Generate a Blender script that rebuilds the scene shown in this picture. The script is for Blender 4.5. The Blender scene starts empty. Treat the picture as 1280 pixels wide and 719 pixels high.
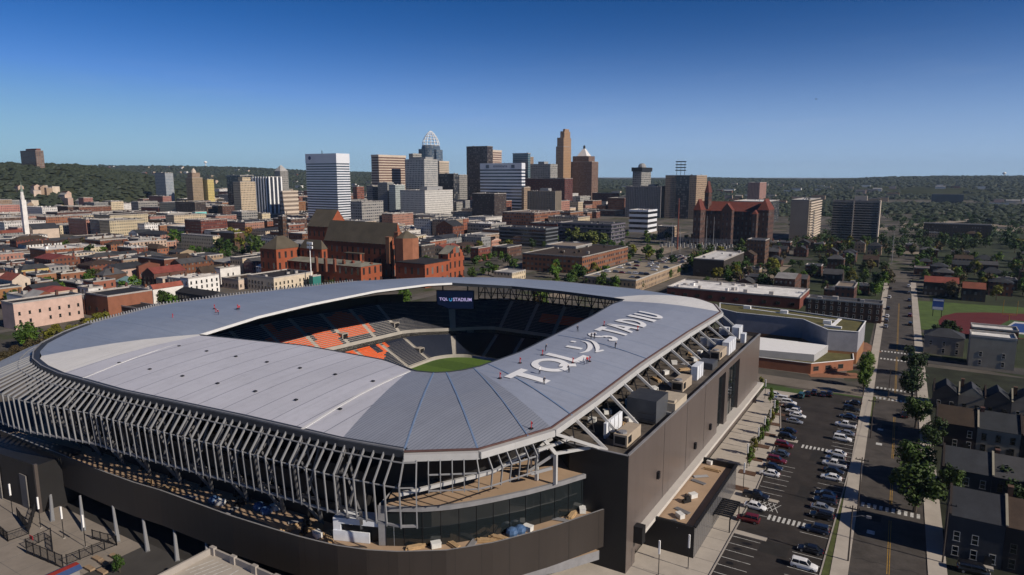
import bpy, bmesh, math, random
from mathutils import Vector
from math import radians, sin, cos, pi, sqrt, atan2

R = random.Random(11)
scene = bpy.context.scene
COL = scene.collection
# camera model: 24 mm lens, 70 m above the ground, pitched 9.3 degrees down
F, CX, CY, CH, T, A = 853.0, 640.0, 359.5, 70.0, radians(9.3), radians(31.2)
SA, CA = sin(A), cos(A)
# town grid: x runs across the stadium (to the sun), y runs along it (away from the camera)

def ray(px, py):
    x = (px - CX) / F; y = (CY - py) / F
    return (x, cos(T) + y * sin(T), -sin(T) + y * cos(T))

def W(x, y, z=0.0):
    return Vector((x * CA + y * SA, -x * SA + y * CA, z))

def G(X, Y, Z=0.0):
    return (X * CA - Y * SA, X * SA + Y * CA, Z)

def L(px, py, z=0.0):
    r = ray(px, py); t = (z - CH) / r[2]
    return G(r[0] * t, r[1] * t, z)

def LX(px, py, gx):
    r = ray(px, py); g = G(*r); t = gx / g[0]
    return (gx, g[1] * t, CH + r[2] * t)

def proj(X, Y, Z):
    dz = Z - CH
    d = Y * cos(T) - dz * sin(T)
    if d < 1: return (-9999, -9999)
    return CX + F * X / d, CY - F * (Y * sin(T) + dz * cos(T)) / d

def gproj(x, y, z):
    w = W(x, y, z); return proj(w.x, w.y, w.z)

# ------------------------------------------------------------------ mesh building
ORG = {}

class MB:
    def __init__(s):
        s.v = []; s.f = []; s.m = []; s.uv = []
    def poly(s, pts, mi=0, uv=None):
        i = len(s.v); s.v += [tuple(p) for p in pts]
        s.f.append(tuple(range(i, i + len(pts)))); s.m.append(mi)
        s.uv.append(uv or [(p[0], p[1]) for p in pts])
    def wall(s, p, q, z0, z1, mi=0, off=0.0):
        l = sqrt((q[0] - p[0]) ** 2 + (q[1] - p[1]) ** 2)
        s.poly([(p[0], p[1], z0), (q[0], q[1], z0), (q[0], q[1], z1), (p[0], p[1], z1)], mi,
               [(off, 0), (off + l, 0), (off + l, z1 - z0), (off, z1 - z0)])
    def prism(s, poly, z0, z1, mi=0, top=None, bot=False):
        n = len(poly)
        for i in range(n): s.wall(poly[i], poly[(i + 1) % n], z0, z1, mi)
        if top is not None: s.poly([(p[0], p[1], z1) for p in poly], top)
        if bot: s.poly([(p[0], p[1], z0) for p in reversed(poly)], mi)
    def box(s, x0, x1, y0, y1, z0, z1, mi=0, top=-1, bot=True):
        s.prism([(x0, y0), (x1, y0), (x1, y1), (x0, y1)], z0, z1, mi, mi if top == -1 else top, bot)
    def obox(s, c, a, b, h, mi=0):
        """box from centre c and three half-axis vectors"""
        c, a, b, h = Vector(c), Vector(a), Vector(b), Vector(h)
        P = [c + i * a + j * b + k * h for k in (-1, 1) for i, j in ((-1, -1), (1, -1), (1, 1), (-1, 1))]
        la, lb, lh = 2 * a.length, 2 * b.length, 2 * h.length
        for q, (w, g) in zip(((0, 1, 5, 4), (1, 2, 6, 5), (2, 3, 7, 6), (3, 0, 4, 7), (4, 5, 6, 7), (3, 2, 1, 0)),
                             ((la, lh), (lb, lh), (la, lh), (lb, lh), (la, lb), (la, lb))):
            s.poly([P[k] for k in q], mi, [(0, 0), (w, 0), (w, g), (0, g)])
    def bar(s, p, q, w, h=None, mi=0, up=(0, 0, 1)):
        p, q = Vector(p), Vector(q); d = (q - p)
        if d.length < 1e-6: return
        side = d.cross(Vector(up))
        if side.length < 1e-4: side = d.cross(Vector((1, 0, 0)))
        side.normalize(); u2 = side.cross(d).normalized()
        s.obox((p + q) / 2, d / 2, side * w / 2, u2 * (h or w) / 2, mi)
    def tube(s, pts, r, n=6, mi=0, cap=True):
        rings = []
        pts = [Vector(p) for p in pts]
        rr = r if isinstance(r, (list, tuple)) else [r] * len(pts)
        for i, p in enumerate(pts):
            d = (pts[min(i + 1, len(pts) - 1)] - pts[max(i - 1, 0)]).normalized()
            a = d.cross(Vector((0.31, 0.17, 0.93)))
            if a.length < .05: a = d.cross(Vector((1, 0, 0)))
            a.normalize(); b = d.cross(a)
            rings.append([p + (a * cos(2 * pi * k / n) + b * sin(2 * pi * k / n)) * rr[i] for k in range(n)])
        for i in range(len(rings) - 1):
            for k in range(n):
                k2 = (k + 1) % n
                s.poly([rings[i][k], rings[i][k2], rings[i + 1][k2], rings[i + 1][k]], mi)
        if cap:
            s.poly(list(reversed(rings[0])), mi); s.poly(rings[-1], mi)
    def lathe(s, c, prof, n=16, mi=0):
        for (r0, z0), (r1, z1) in zip(prof, prof[1:]):
            for k in range(n):
                a0, a1 = 2 * pi * k / n, 2 * pi * (k + 1) / n
                q = [(c[0] + r0 * cos(a0), c[1] + r0 * sin(a0), c[2] + z0), (c[0] + r0 * cos(a1), c[1] + r0 * sin(a1), c[2] + z0),
                     (c[0] + r1 * cos(a1), c[1] + r1 * sin(a1), c[2] + z1), (c[0] + r1 * cos(a0), c[1] + r1 * sin(a0), c[2] + z1)]
                if r1 < 1e-4: q = q[:3]
                if r0 < 1e-4: q = [q[0], q[2], q[3]]
                u0, u1 = r0 * a0 if r0 > r1 else r1 * a0, r0 * a1 if r0 > r1 else r1 * a1
                s.poly(q, mi, [(u0, z0), (u1, z0), (u1, z1), (u0, z1)][:len(q)])
    def mesh(s, name, mats, o=(0, 0, 0), smooth=False):
        me = bpy.data.meshes.new(name)
        me.from_pydata([(v[0] - o[0], v[1] - o[1], v[2] - o[2]) for v in s.v], [], s.f)
        for m in (mats if isinstance(mats, (list, tuple)) else [mats]): me.materials.append(m)
        me.polygons.foreach_set('material_index', s.m)
        ul = me.uv_layers.new(name='UVMap')
        flat = [c for f in s.uv for p in f for c in p]
        ul.data.foreach_set('uv', flat)
        if smooth: me.polygons.foreach_set('use_smooth', [True] * len(me.polygons))
        me.update()
        return me

def link(name, data, parent=None):
    o = bpy.data.objects.new(name, data); COL.objects.link(o)
    if parent is not None: o.parent = parent
    return o

def tag(o, label=None, cat=None, group=None, kind=None):
    if label: o['label'] = label
    if cat: o['category'] = cat
    if group: o['group'] = group
    if kind: o['kind'] = kind
    return o

def place(o, x, y, z=0.0, rot=0.0):
    o.location = W(x, y, z); o.rotation_euler = (0, 0, -A + rot)
    ORG[o.name] = (x, y, z)
    return o

def root(name, label, cat, x, y, z=0.0, group=None, kind=None, rot=0.0):
    o = link(name, None); place(o, x, y, z, rot)
    return tag(o, label, cat, group, kind)

def org(o):
    while o.parent is not None: o = o.parent
    return ORG[o.name]

def part(mb, name, mats, parent, smooth=False, label=None):
    """a part or sub-part whose vertices are given in town-grid coordinates"""
    o = link(name, mb.mesh(name, mats, org(parent), smooth), parent)
    if label: o['label'] = label
    return o

def solo(mb, name, mats, label, cat, x, y, z=0.0, group=None, kind=None, smooth=False):
    o = link(name, mb.mesh(name, mats, (x, y, z), smooth)); place(o, x, y, z)
    return tag(o, label, cat, group, kind)

def structure(mb, name, mats, kind='structure'):
    o = link(name, mb.mesh(name, mats, (0, 0, 0))); place(o, 0, 0, 0)
    o['kind'] = kind
    return o

def copy_tree(o, parent=None):
    c = o.copy(); COL.objects.link(c)
    if parent is not None: c.parent = parent
    for ch in list(KIDS.get(o.name, [])): copy_tree(ch, c)
    return c
KIDS = {}
def remember(rt):
    for ch in rt.children:
        KIDS.setdefault(rt.name, []).append(ch); remember(ch)

def dup(proto, x, y, z=0.0, rot=0.0, label=None, group=None, scale=None):
    c = copy_tree(proto)
    place(c, x, y, z, rot)
    if scale: c.scale = scale if isinstance(scale, tuple) else (scale,) * 3
    if label: c['label'] = label
    if group: c['group'] = group
    return c

# ------------------------------------------------------------------ materials
def _nodes(name):
    m = bpy.data.materials.new(name); m.use_nodes = True
    nt = m.node_tree; b = nt.nodes['Principled BSDF']
    return m, nt, b

def _n(nt, t, **kw):
    n = nt.nodes.new(t)
    for k, v in kw.items(): setattr(n, k, v)
    return n

def _math(nt, op, a, b=None, c=None):
    n = _n(nt, 'ShaderNodeMath', operation=op)
    for i, v in enumerate((a, b, c)):
        if v is None: continue
        if isinstance(v, (int, float)): n.inputs[i].default_value = v
        else: nt.links.new(v, n.inputs[i])
    return n.outputs[0]

def _mix(nt, fac, a, b, blend='MIX'):
    n = _n(nt, 'ShaderNodeMix', data_type='RGBA', blend_type=blend)
    for i, v in ((0, fac), (6, a), (7, b)):
        if isinstance(v, (int, float)): n.inputs[i].default_value = v
        elif isinstance(v, tuple): n.inputs[i].default_value = (*v[:3], 1)
        else: nt.links.new(v, n.inputs[i])
    return n.outputs[2]

def _noise(nt, scale, detail=4, co='Object', rough=.6, stretch=None):
    tc = _n(nt, 'ShaderNodeTexCoord'); n = _n(nt, 'ShaderNodeTexNoise')
    n.inputs['Scale'].default_value = scale; n.inputs['Detail'].default_value = detail; n.inputs['Roughness'].default_value = rough
    if stretch:
        mp = _n(nt, 'ShaderNodeMapping'); mp.inputs['Scale'].default_value = stretch
        nt.links.new(tc.outputs[co], mp.inputs[0]); nt.links.new(mp.outputs[0], n.inputs['Vector'])
    else:
        nt.links.new(tc.outputs[co], n.inputs['Vector'])
    return n.outputs['Fac']

def _ramp(nt, fac, lo, hi):
    n = _n(nt, 'ShaderNodeMapRange'); n.inputs[1].default_value = lo; n.inputs[2].default_value = hi
    nt.links.new(fac, n.inputs[0]); return n.outputs[0]

def _objtint(nt, col, amt):
    oi = _n(nt, 'ShaderNodeObjectInfo')
    h = _n(nt, 'ShaderNodeHueSaturation')
    nt.links.new(col, h.inputs['Color'])
    nt.links.new(_math(nt, 'MULTIPLY_ADD', oi.outputs['Random'], 2 * amt, 1 - amt), h.inputs['Value'])
    r2 = _math(nt, 'FRACT', _math(nt, 'MULTIPLY', oi.outputs['Random'], 17.3))
    nt.links.new(_math(nt, 'MULTIPLY_ADD', r2, .03, .485), h.inputs['Hue'])
    return h.outputs[0]

def sc(c, k): return tuple(min(1.0, v * k) for v in c[:3])

MATS = {}
def mat(name, col, rough=.8, var=.15, scale=.4, metal=0.0, spec=.3, tint=0.0, coat=0.0, fine=True):
    if name in MATS: return MATS[name]
    m, nt, b = _nodes(name)
    f = _ramp(nt, _noise(nt, scale, 5), .3, .7)
    c = _mix(nt, f, sc(col, 1 - var), sc(col, 1 + var))
    if fine and var > 0:
        f2 = _ramp(nt, _noise(nt, scale * 9, 3), .35, .75)
        c = _mix(nt, _math(nt, 'MULTIPLY', f2, var * .9), c, sc(col, .45))
    if tint: c = _objtint(nt, c, tint)
    nt.links.new(c, b.inputs['Base Color'])
    b.inputs['Roughness'].default_value = rough; b.inputs['Metallic'].default_value = metal
    b.inputs['Specular IOR Level'].default_value = spec; b.inputs['Coat Weight'].default_value = coat
    MATS[name] = m
    return m

def wallmat(name, col, glass=(.03, .035, .045), sx=2.6, sz=3.4, wx=.42, wz=.5, zoff=0.0, tint=.12, var=.14, grough=.15, blind=.35):
    """masonry with a regular grid of recess-dark window panes, in metres on the wall's own UVs"""
    if name in MATS: return MATS[name]
    m, nt, b = _nodes(name)
    uv = _n(nt, 'ShaderNodeUVMap'); sp = _n(nt, 'ShaderNodeSeparateXYZ'); nt.links.new(uv.outputs[0], sp.inputs[0])
    ux = _math(nt, 'DIVIDE', sp.outputs[0], sx); uz = _math(nt, 'DIVIDE', _math(nt, 'SUBTRACT', sp.outputs[1], zoff), sz)
    ax = _math(nt, 'ABSOLUTE', _math(nt, 'SUBTRACT', _math(nt, 'FRACT', ux), .5))
    az = _math(nt, 'ABSOLUTE', _math(nt, 'SUBTRACT', _math(nt, 'FRACT', uz), .5))
    mx = _math(nt, 'LESS_THAN', ax, wx / 2); mz = _math(nt, 'LESS_THAN', az, wz / 2)
    mask = _math(nt, 'MULTIPLY', mx, mz)
    cell = _n(nt, 'ShaderNodeCombineXYZ')
    nt.links.new(_math(nt, 'FLOOR', ux), cell.inputs[0]); nt.links.new(_math(nt, 'FLOOR', uz), cell.inputs[1])
    oi = _n(nt, 'ShaderNodeObjectInfo'); nt.links.new(_math(nt, 'MULTIPLY', oi.outputs['Random'], 91.0), cell.inputs[2])
    wn = _n(nt, 'ShaderNodeTexWhiteNoise', noise_dimensions='3D'); nt.links.new(cell.outputs[0], wn.inputs[0])
    f = _ramp(nt, _noise(nt, .25, 5), .3, .7)
    c = _mix(nt, f, sc(col, 1 - var), sc(col, 1 + var))
    f2 = _ramp(nt, _noise(nt, 2.5, 3), .4, .75)
    c = _mix(nt, _math(nt, 'MULTIPLY', f2, .25), c, sc(col, .5))
    if tint: c = _objtint(nt, c, tint)
    bl = _math(nt, 'MULTIPLY', _math(nt, 'GREATER_THAN', wn.outputs[0], 1 - blind), .5)
    gcol = _mix(nt, bl, glass, (.25, .24, .22))
    nt.links.new(_mix(nt, mask, c, gcol), b.inputs['Base Color'])
    nt.links.new(_math(nt, 'MULTIPLY_ADD', mask, grough - .85, .85), b.inputs['Roughness'])
    nt.links.new(_math(nt, 'MULTIPLY_ADD', mask, .3, .2), b.inputs['Specular IOR Level'])
    bm = _n(nt, 'ShaderNodeBump', invert=True); bm.inputs['Strength'].default_value = .6; bm.inputs['Distance'].default_value = .15
    nt.links.new(mask, bm.inputs['Height']); nt.links.new(bm.outputs[0], b.inputs['Normal'])
    MATS[name] = m
    return m

def emit(name, col, k=1.0):
    if name in MATS: return MATS[name]
    m, nt, b = _nodes(name)
    b.inputs['Base Color'].default_value = (*sc(col, .3), 1); b.inputs['Emission Color'].default_value = (*col, 1); b.inputs['Emission Strength'].default_value = k
    MATS[name] = m
    return m

def leafmat(name, col, var=.45):
    m, nt, b = _nodes(name)
    g = _n(nt, 'ShaderNodeNewGeometry')
    c = _mix(nt, g.outputs['Random Per Island'], sc(col, 1 - var), sc(col, 1 + var))
    f = _ramp(nt, _noise(nt, .35, 2), .35, .65)
    c = _mix(nt, _math(nt, 'MULTIPLY', f, .35), c, (col[0] * 1.5, col[1] * 1.25, col[2] * .8))
    c = _objtint(nt, c, .22)
    nt.links.new(c, b.inputs['Base Color']); b.inputs['Roughness'].default_value = .6; b.inputs['Specular IOR Level'].default_value = .2
    MATS[name] = m
    return m

def stripemat(name, col, line, pitch, width, axis=0, rough=.5, var=.07, spec=.4, metal=0.0, off=0.0):
    """sheet material with standing seams at a fixed pitch across the object's own x or y"""
    if name in MATS: return MATS[name]
    m, nt, b = _nodes(name)
    tc = _n(nt, 'ShaderNodeTexCoord'); sp = _n(nt, 'ShaderNodeSeparateXYZ'); nt.links.new(tc.outputs['Object'], sp.inputs[0])
    fr = _math(nt, 'FRACT', _math(nt, 'DIVIDE', _math(nt, 'ADD', sp.outputs[axis], off), pitch))
    mask = _math(nt, 'LESS_THAN', fr, width / pitch)
    cell = _math(nt, 'FLOOR', _math(nt, 'DIVIDE', _math(nt, 'ADD', sp.outputs[axis], off), pitch))
    wn = _n(nt, 'ShaderNodeTexWhiteNoise', noise_dimensions='1D'); nt.links.new(cell, wn.inputs['W'])
    f = _ramp(nt, _noise(nt, .06, 6), .3, .7)
    c = _mix(nt, f, sc(col, 1 - var), sc(col, 1 + var))
    c = _mix(nt, _math(nt, 'MULTIPLY', wn.outputs[0], .14), c, sc(col, .55))
    f3 = _ramp(nt, _noise(nt, .5, 6, rough=.75), .5, .8)
    c = _mix(nt, _math(nt, 'MULTIPLY', f3, .30), c, sc(col, .5))
    f4 = _ramp(nt, _noise(nt, .7, 5, rough=.7, stretch=((1, .05, .05), (.05, 1, .05))[axis]), .48, .78)
    c = _mix(nt, _math(nt, 'MULTIPLY', f4, .30), c, sc(col, .5))
    c = _mix(nt, mask, c, line)
    nt.links.new(c, b.inputs['Base Color'])
    b.inputs['Roughness'].default_value = rough; b.inputs['Specular IOR Level'].default_value = spec; b.inputs['Metallic'].default_value = metal
    MATS[name] = m
    return m
# ================================================================== THE STADIUM
stad = root('stadium', 'large oval stadium with a grey ring roof around an open pitch', 'stadium', -118, 158, 0)
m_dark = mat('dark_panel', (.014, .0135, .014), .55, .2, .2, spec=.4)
m_black = mat('black_steel', (.012, .012, .014), .5, .1, .5)
m_fin = mat('pale_fin', (.225, .23, .24), .45, .05, .3, spec=.4)
m_beam = mat('beam_grey', (.42, .42, .42), .5, .08, .3)
m_steel = mat('grey_steel', (.22, .22, .23), .5, .15, .5)
m_tan = mat('tan_deck', (.36, .255, .17), .9, .12, .15)
m_conc = mat('concrete', (.33, .30, .27), .9, .12, .12)
m_concd = mat('concrete_dark', (.16, .15, .14), .9, .2, .2)
m_white = mat('white_paint', (.78, .78, .77), .6, .04, .6)
m_brownp = mat('brown_panel', (.075, .062, .056), .42, .1, .08, spec=.5)
m_glassd = mat('dark_glass', (.012, .016, .018), .06, .1, .1, spec=.8)
m_gutter = mat('gutter_dark', (.035, .04, .05), .5, .15, .3)
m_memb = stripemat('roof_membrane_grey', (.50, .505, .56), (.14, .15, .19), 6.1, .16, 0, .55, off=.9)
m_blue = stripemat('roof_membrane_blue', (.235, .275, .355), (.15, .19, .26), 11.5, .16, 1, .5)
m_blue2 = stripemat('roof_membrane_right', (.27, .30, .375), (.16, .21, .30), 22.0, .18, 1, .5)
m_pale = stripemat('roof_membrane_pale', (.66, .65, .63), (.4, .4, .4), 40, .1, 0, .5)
m_rib = stripemat('roof_ribbed_deck', (.255, .275, .325), (.13, .145, .18), .62, .12, 0, .4, spec=.5)

inner = [(250, 418.5, 30.2), (323, 395.7, 31.6), (390, 379.7, 32), (470, 363.7, 32), (534, 355.6, 31.4), (565, 354, 30.6), (640, 358, 30), (700, 364, 30),
         (765, 372.3, 29.6), (780, 374.5, 29.5), (764, 381, 29.6), (740, 395, 30), (650, 440, 30), (600, 458, 30), (578, 463, 30), (560, 465.3, 30), (542, 466, 30), (520, 464, 30),
         (480, 450, 30), (380, 432, 30), (300, 424, 30)]
outer = [(690, 535, 28), (640, 550, 28), (598, 562, 28), (505, 565, 28), (425, 551, 28), (300, 522, 28), (150, 490, 28), (72, 468, 28), (52, 459, 28.2), (41, 450, 28.5), (42, 440, 28.7), (52, 430, 29), (80, 416, 29.6),
         (110, 405, 30), (200, 381, 30), (300, 368, 30), (440, 352, 30), (540, 347, 30), (620, 347, 30), (700, 352, 29), (800, 362, 28), (872, 373, 28), (893, 380, 28), (901, 390, 28), (860, 415, 28), (800, 455, 28), (740, 500, 28)]
IN = [L(*p) for p in inner]; OUT = [L(*p) for p in outer]

def chain(pts, n):
    """n+1 points evenly spread along a polyline"""
    d = [0]
    for a, b in zip(pts, pts[1:]): d.append(d[-1] + (Vector(b) - Vector(a)).length)
    out = []
    for i in range(n + 1):
        t = d[-1] * i / n
        for k in range(len(d) - 1):
            if t <= d[k + 1] + 1e-9:
                f = (t - d[k]) / max(1e-9, d[k + 1] - d[k])
                out.append(tuple(Vector(pts[k]).lerp(Vector(pts[k + 1]), f))); break
        else: out.append(tuple(pts[-1]))
    return out

def roof_section(ia, oa, m, n=14, label=None):
    a, b = chain([L(*p) for p in ia], n), chain([L(*p) for p in oa], n)
    mb = MB(); K = 5
    for i in range(n):
        for k in range(K):
            q = []
            for (j, t) in ((i, k), (i, k + 1), (i + 1, k + 1), (i + 1, k)):
                f = t / K
                v = Vector(a[j]).lerp(Vector(b[j]), f)
                q.append((v.x, v.y, v.z + .7 * sin(pi * f)))
            mb.poly(q, 0)
            mb.poly([(p[0], p[1], p[2] - .9) for p in reversed(q)], 1)
    return part(mb, 'roof_panel', [m, m_black], stad, smooth=False, label=label)

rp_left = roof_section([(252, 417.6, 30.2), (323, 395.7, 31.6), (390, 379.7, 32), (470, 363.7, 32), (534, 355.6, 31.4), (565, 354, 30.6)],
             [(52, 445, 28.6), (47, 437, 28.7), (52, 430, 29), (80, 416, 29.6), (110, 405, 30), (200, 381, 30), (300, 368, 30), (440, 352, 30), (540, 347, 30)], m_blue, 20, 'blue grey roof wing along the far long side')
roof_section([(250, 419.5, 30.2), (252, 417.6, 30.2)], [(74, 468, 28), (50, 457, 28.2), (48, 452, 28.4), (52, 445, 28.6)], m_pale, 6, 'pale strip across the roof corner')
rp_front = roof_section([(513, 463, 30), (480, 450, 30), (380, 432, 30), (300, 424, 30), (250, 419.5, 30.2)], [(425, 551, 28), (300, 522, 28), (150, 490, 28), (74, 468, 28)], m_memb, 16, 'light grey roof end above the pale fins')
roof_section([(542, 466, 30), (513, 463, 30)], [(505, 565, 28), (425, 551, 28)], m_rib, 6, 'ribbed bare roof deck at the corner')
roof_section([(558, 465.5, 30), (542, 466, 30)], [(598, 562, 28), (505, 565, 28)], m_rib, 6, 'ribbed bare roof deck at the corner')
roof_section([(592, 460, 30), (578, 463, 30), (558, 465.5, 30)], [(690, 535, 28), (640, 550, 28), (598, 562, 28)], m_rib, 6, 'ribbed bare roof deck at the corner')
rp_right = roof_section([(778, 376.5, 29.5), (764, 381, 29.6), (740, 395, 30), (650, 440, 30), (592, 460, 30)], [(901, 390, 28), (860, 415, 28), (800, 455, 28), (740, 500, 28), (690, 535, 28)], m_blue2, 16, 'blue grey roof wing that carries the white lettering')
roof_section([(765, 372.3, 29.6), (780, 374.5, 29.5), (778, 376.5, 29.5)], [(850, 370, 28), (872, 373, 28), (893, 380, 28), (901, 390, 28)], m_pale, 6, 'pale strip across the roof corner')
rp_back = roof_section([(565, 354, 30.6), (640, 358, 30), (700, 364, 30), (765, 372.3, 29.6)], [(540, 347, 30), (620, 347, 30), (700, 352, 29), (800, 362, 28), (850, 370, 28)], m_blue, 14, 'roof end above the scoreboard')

# white joint covers across the front roof, faint blue ones at the ribbed facets and across the right wing
def roofline(a, b, w, m, nm='joint_cover'):
    mb = MB(); a = Vector(L(*a)); b = Vector(L(*b)); pts = []
    for i in range(9):
        f = i / 8; v = a.lerp(b, f); pts.append((v.x, v.y, v.z + .72 * sin(pi * f) + .03))
    for p, q in zip(pts, pts[1:]): mb.bar(p, q, w, .08)
    part(mb, nm, m, stad)
m_jw = mat('joint_white', (.62, .62, .62), .5, .05, .5); m_jb = mat('joint_blue', (.16, .23, .36), .4, .1, .5)
roofline((258, 420.6, 30), (100, 474.5, 28), .5, m_jw)
roofline((512, 464, 30), (374, 539, 28), .6, m_jw)
roofline((542, 466, 30), (505, 564, 28), .3, m_jb)
roofline((558, 465.5, 30), (597, 561, 28), .3, m_jb)
roofline((592, 460, 30), (660, 545, 28), .22, m_jb)
roofline((610, 455, 30), (715, 519, 28), .3, m_jb)
roofline((697, 419, 30), (810, 449, 28), .22, m_jb)
# pale inner lip of the opening on the far long side, and a thin lip all round
mb = MB()
for a, b in zip(IN[:6], IN[1:6]): mb.bar((a[0], a[1], a[2] - .2), (b[0], b[1], b[2] - .2), .4, .7)
part(mb, 'inner_lip', m_jw, stad)
mb = MB(); ring = IN[5:] + [IN[0]]
for a, b in zip(ring, ring[1:]): mb.bar((a[0], a[1], a[2] - .4), (b[0], b[1], b[2] - .4), .4, 1.0)
part(mb, 'inner_lip', m_gutter, stad)

# dark gutter round the fin side, pale edge beam on the block side
def edge(pts, m, w, h, dz, nm, out=0.0):
    mb = MB()
    for a, b in zip(pts, pts[1:]):
        d = Vector((b[0] - a[0], b[1] - a[1], 0)).normalized(); n = Vector((-d.y, d.x, 0)) * out
        mb.bar(Vector((a[0], a[1], a[2] + dz)) + n, Vector((b[0], b[1], b[2] + dz)) + n, w, h)
    part(mb, nm, m, stad)
gpts = [OUT[i] for i in range(3, 14)]
edge(gpts, m_gutter, 1.6, 1.0, -.35, 'gutter', -.5)
mb = MB()
for i, a in enumerate(gpts[:-1]): mb.bar((a[0], a[1], a[2] + .35), (gpts[i + 1][0], gpts[i + 1][1], gpts[i + 1][2] + .35), .25, .25)
part(mb, 'gutter_rail', m_steel, stad)
rpts = [OUT[3], OUT[2], OUT[1], OUT[0], OUT[26], OUT[25], OUT[24], OUT[23], OUT[22], OUT[21]]
edge(rpts, m_beam, 1.0, 1.1, -.75, 'edge_beam', -.3)
edge(rpts, mat('edge_rust', (.10, .055, .05), .7, .2, .5), .3, .25, .05, 'edge_flashing', .1)
# lace of pipe guards on the far silhouette
mb = MB()
for i, p in enumerate(chain([OUT[j] for j in range(13, 17)], 95)): mb.box(p[0] - .18, p[0] + .18, p[1] - .18, p[1] + .18, p[2] - .3, p[2] + .75)
for p, q in zip(OUT[13:20], OUT[14:21]): mb.bar((p[0], p[1], p[2] - .3), (q[0], q[1], q[2] - .3), .9, .8)
part(mb, 'gutter_guard', m_steel, stad)

# small dark roof drains
mb = MB(); mb.box(-.32, .32, -.26, .26, -.05, .14); md = mb.mesh('roof_drain', m_dark)
for i in range(7):
    for f in (.3, .72):
        a = Vector(chain([L(513, 463, 30), L(256, 420, 30)], 7)[i]).lerp(Vector(chain([L(425, 551, 28), L(74, 468, 28)], 7)[i]), f)
        b = Vector(chain([L(513, 463, 30), L(256, 420, 30)], 7)[i + 1]).lerp(Vector(chain([L(425, 551, 28), L(74, 468, 28)], 7)[i + 1]), f)
        v = (a + b) / 2; o = link('roof_drain', md, stad); c = ORG[stad.name]; o.location = (v.x - c[0], v.y - c[1], v.z + .75 * sin(pi * f) - c[2])

# ---- lettering, painted as thin raised sheets on the right wing
def roof_z(x, y):
    f = min(1, max(0, (-52.5 - x) / (-52.5 + 78.5)))
    return 28 + 2 * f + .7 * sin(pi * f)
def text_polys(s, size, bold):
    cu = bpy.data.curves.new('t', 'FONT'); cu.body = s; cu.size = size; cu.offset = bold; cu.resolution_u = 5
    ob = bpy.data.objects.new('t', cu); COL.objects.link(ob)
    dg = bpy.context.evaluated_depsgraph_get(); dg.update()
    me = bpy.data.meshes.new_from_object(ob.evaluated_get(dg))
    bm = bmesh.new(); bm.from_mesh(me); bmesh.ops.triangulate(bm, faces=bm.faces)
    fs = [[(v.co.x, v.co.y) for v in f.verts] for f in bm.faces]
    bm.free(); bpy.data.meshes.remove(me); bpy.data.objects.remove(ob); bpy.data.curves.remove(cu)
    xs = [p[0] for f in fs for p in f]; ys = [p[1] for f in fs for p in f]
    x0, x1, y0, y1 = min(xs), max(xs), min(ys), max(ys)
    return [[((p[0] - x0) / (x1 - x0), (p[1] - y0) / (y1 - y0)) for p in f] for f in fs]
mb = MB()
def put_roof(fs, ya, yb, xb, xt):
    """unit-square polygons onto the roof: reading along +y, letter feet at xb (block side), heads at xt (pitch side)"""
    for f in fs:
        q = [(xb + (xt - xb) * t, ya + (yb - ya) * s) for s, t in f]
        a = sum(q[i][0] * q[(i + 1) % len(q)][1] - q[(i + 1) % len(q)][0] * q[i][1] for i in range(len(q)))
        if a < 0: q.reverse()
        mb.poly([(x, y, roof_z(x, y) + .17) for x, y in q])
def sq(x0, y0, x1, y1): return [(x0, y0), (x1, y0), (x1, y1), (x0, y1)]
def cells(poly, n=6):
    return poly
def arcband(cx, cy, rx0, ry0, rx1, ry1, a0, a1, n=20):
    out = []
    for i in range(n):
        p, q = radians(a0 + (a1 - a0) * i / n), radians(a0 + (a1 - a0) * (i + 1) / n)
        out.append([(cx + rx0 * cos(p), cy + ry0 * sin(p)), (cx + rx1 * cos(p), cy + ry1 * sin(p)), (cx + rx1 * cos(q), cy + ry1 * sin(q)), (cx + rx0 * cos(q), cy + ry0 * sin(q))])
    return out
def split(polys, n=8):
    """slice long letters so they follow the roof's curve"""
    out = []
    for p in polys:
        if len(p) == 4 and max(abs(p[0][1] - p[2][1]), 0) > .4:
            for i in range(n):
                f0, f1 = i / n, (i + 1) / n
                lo0 = tuple(p[0][k] + (p[3][k] - p[0][k]) * f0 for k in (0, 1)); lo1 = tuple(p[0][k] + (p[3][k] - p[0][k]) * f1 for k in (0, 1))
                hi0 = tuple(p[1][k] + (p[2][k] - p[1][k]) * f0 for k in (0, 1)); hi1 = tuple(p[1][k] + (p[2][k] - p[1][k]) * f1 for k in (0, 1))
                out.append([lo0, hi0, hi1, lo1])
        else: out.append(p)
    return out
GL = {
 'T': [sq(.34, 0, .66, .8), sq(0, .8, 1, 1)],
 'Q': arcband(.5, .5, .5, .5, .29, .33, 0, 360, 28) + [[(.52, .28), (.72, .34), (1.02, .06), (.86, -.06)]],
 'L': [sq(0, 0, .36, 1), sq(.36, 0, 1, .2)],
 'A': [[(0, 0), (.24, 0), (.62, 1), (.38, 1)], [(.76, 0), (1, 0), (.62, 1), (.38, 1)], sq(.24, .22, .76, .38)],
 'D': [sq(0, 0, .28, 1)] + arcband(.28, .5, .72, .5, .44, .31, -90, 90),
 'I': [sq(0, 0, 1, 1)],
 'U': [sq(0, .4, .27, 1), sq(.73, .4, 1, 1)] + arcband(.5, .4, .5, .4, .23, .2, 180, 360),
 'S': arcband(.5, .73, .46, .27, .2, .1, 20, 270, 18) + arcband(.5, .275, .48, .275, .21, .095, -160, 90, 18)}
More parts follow.
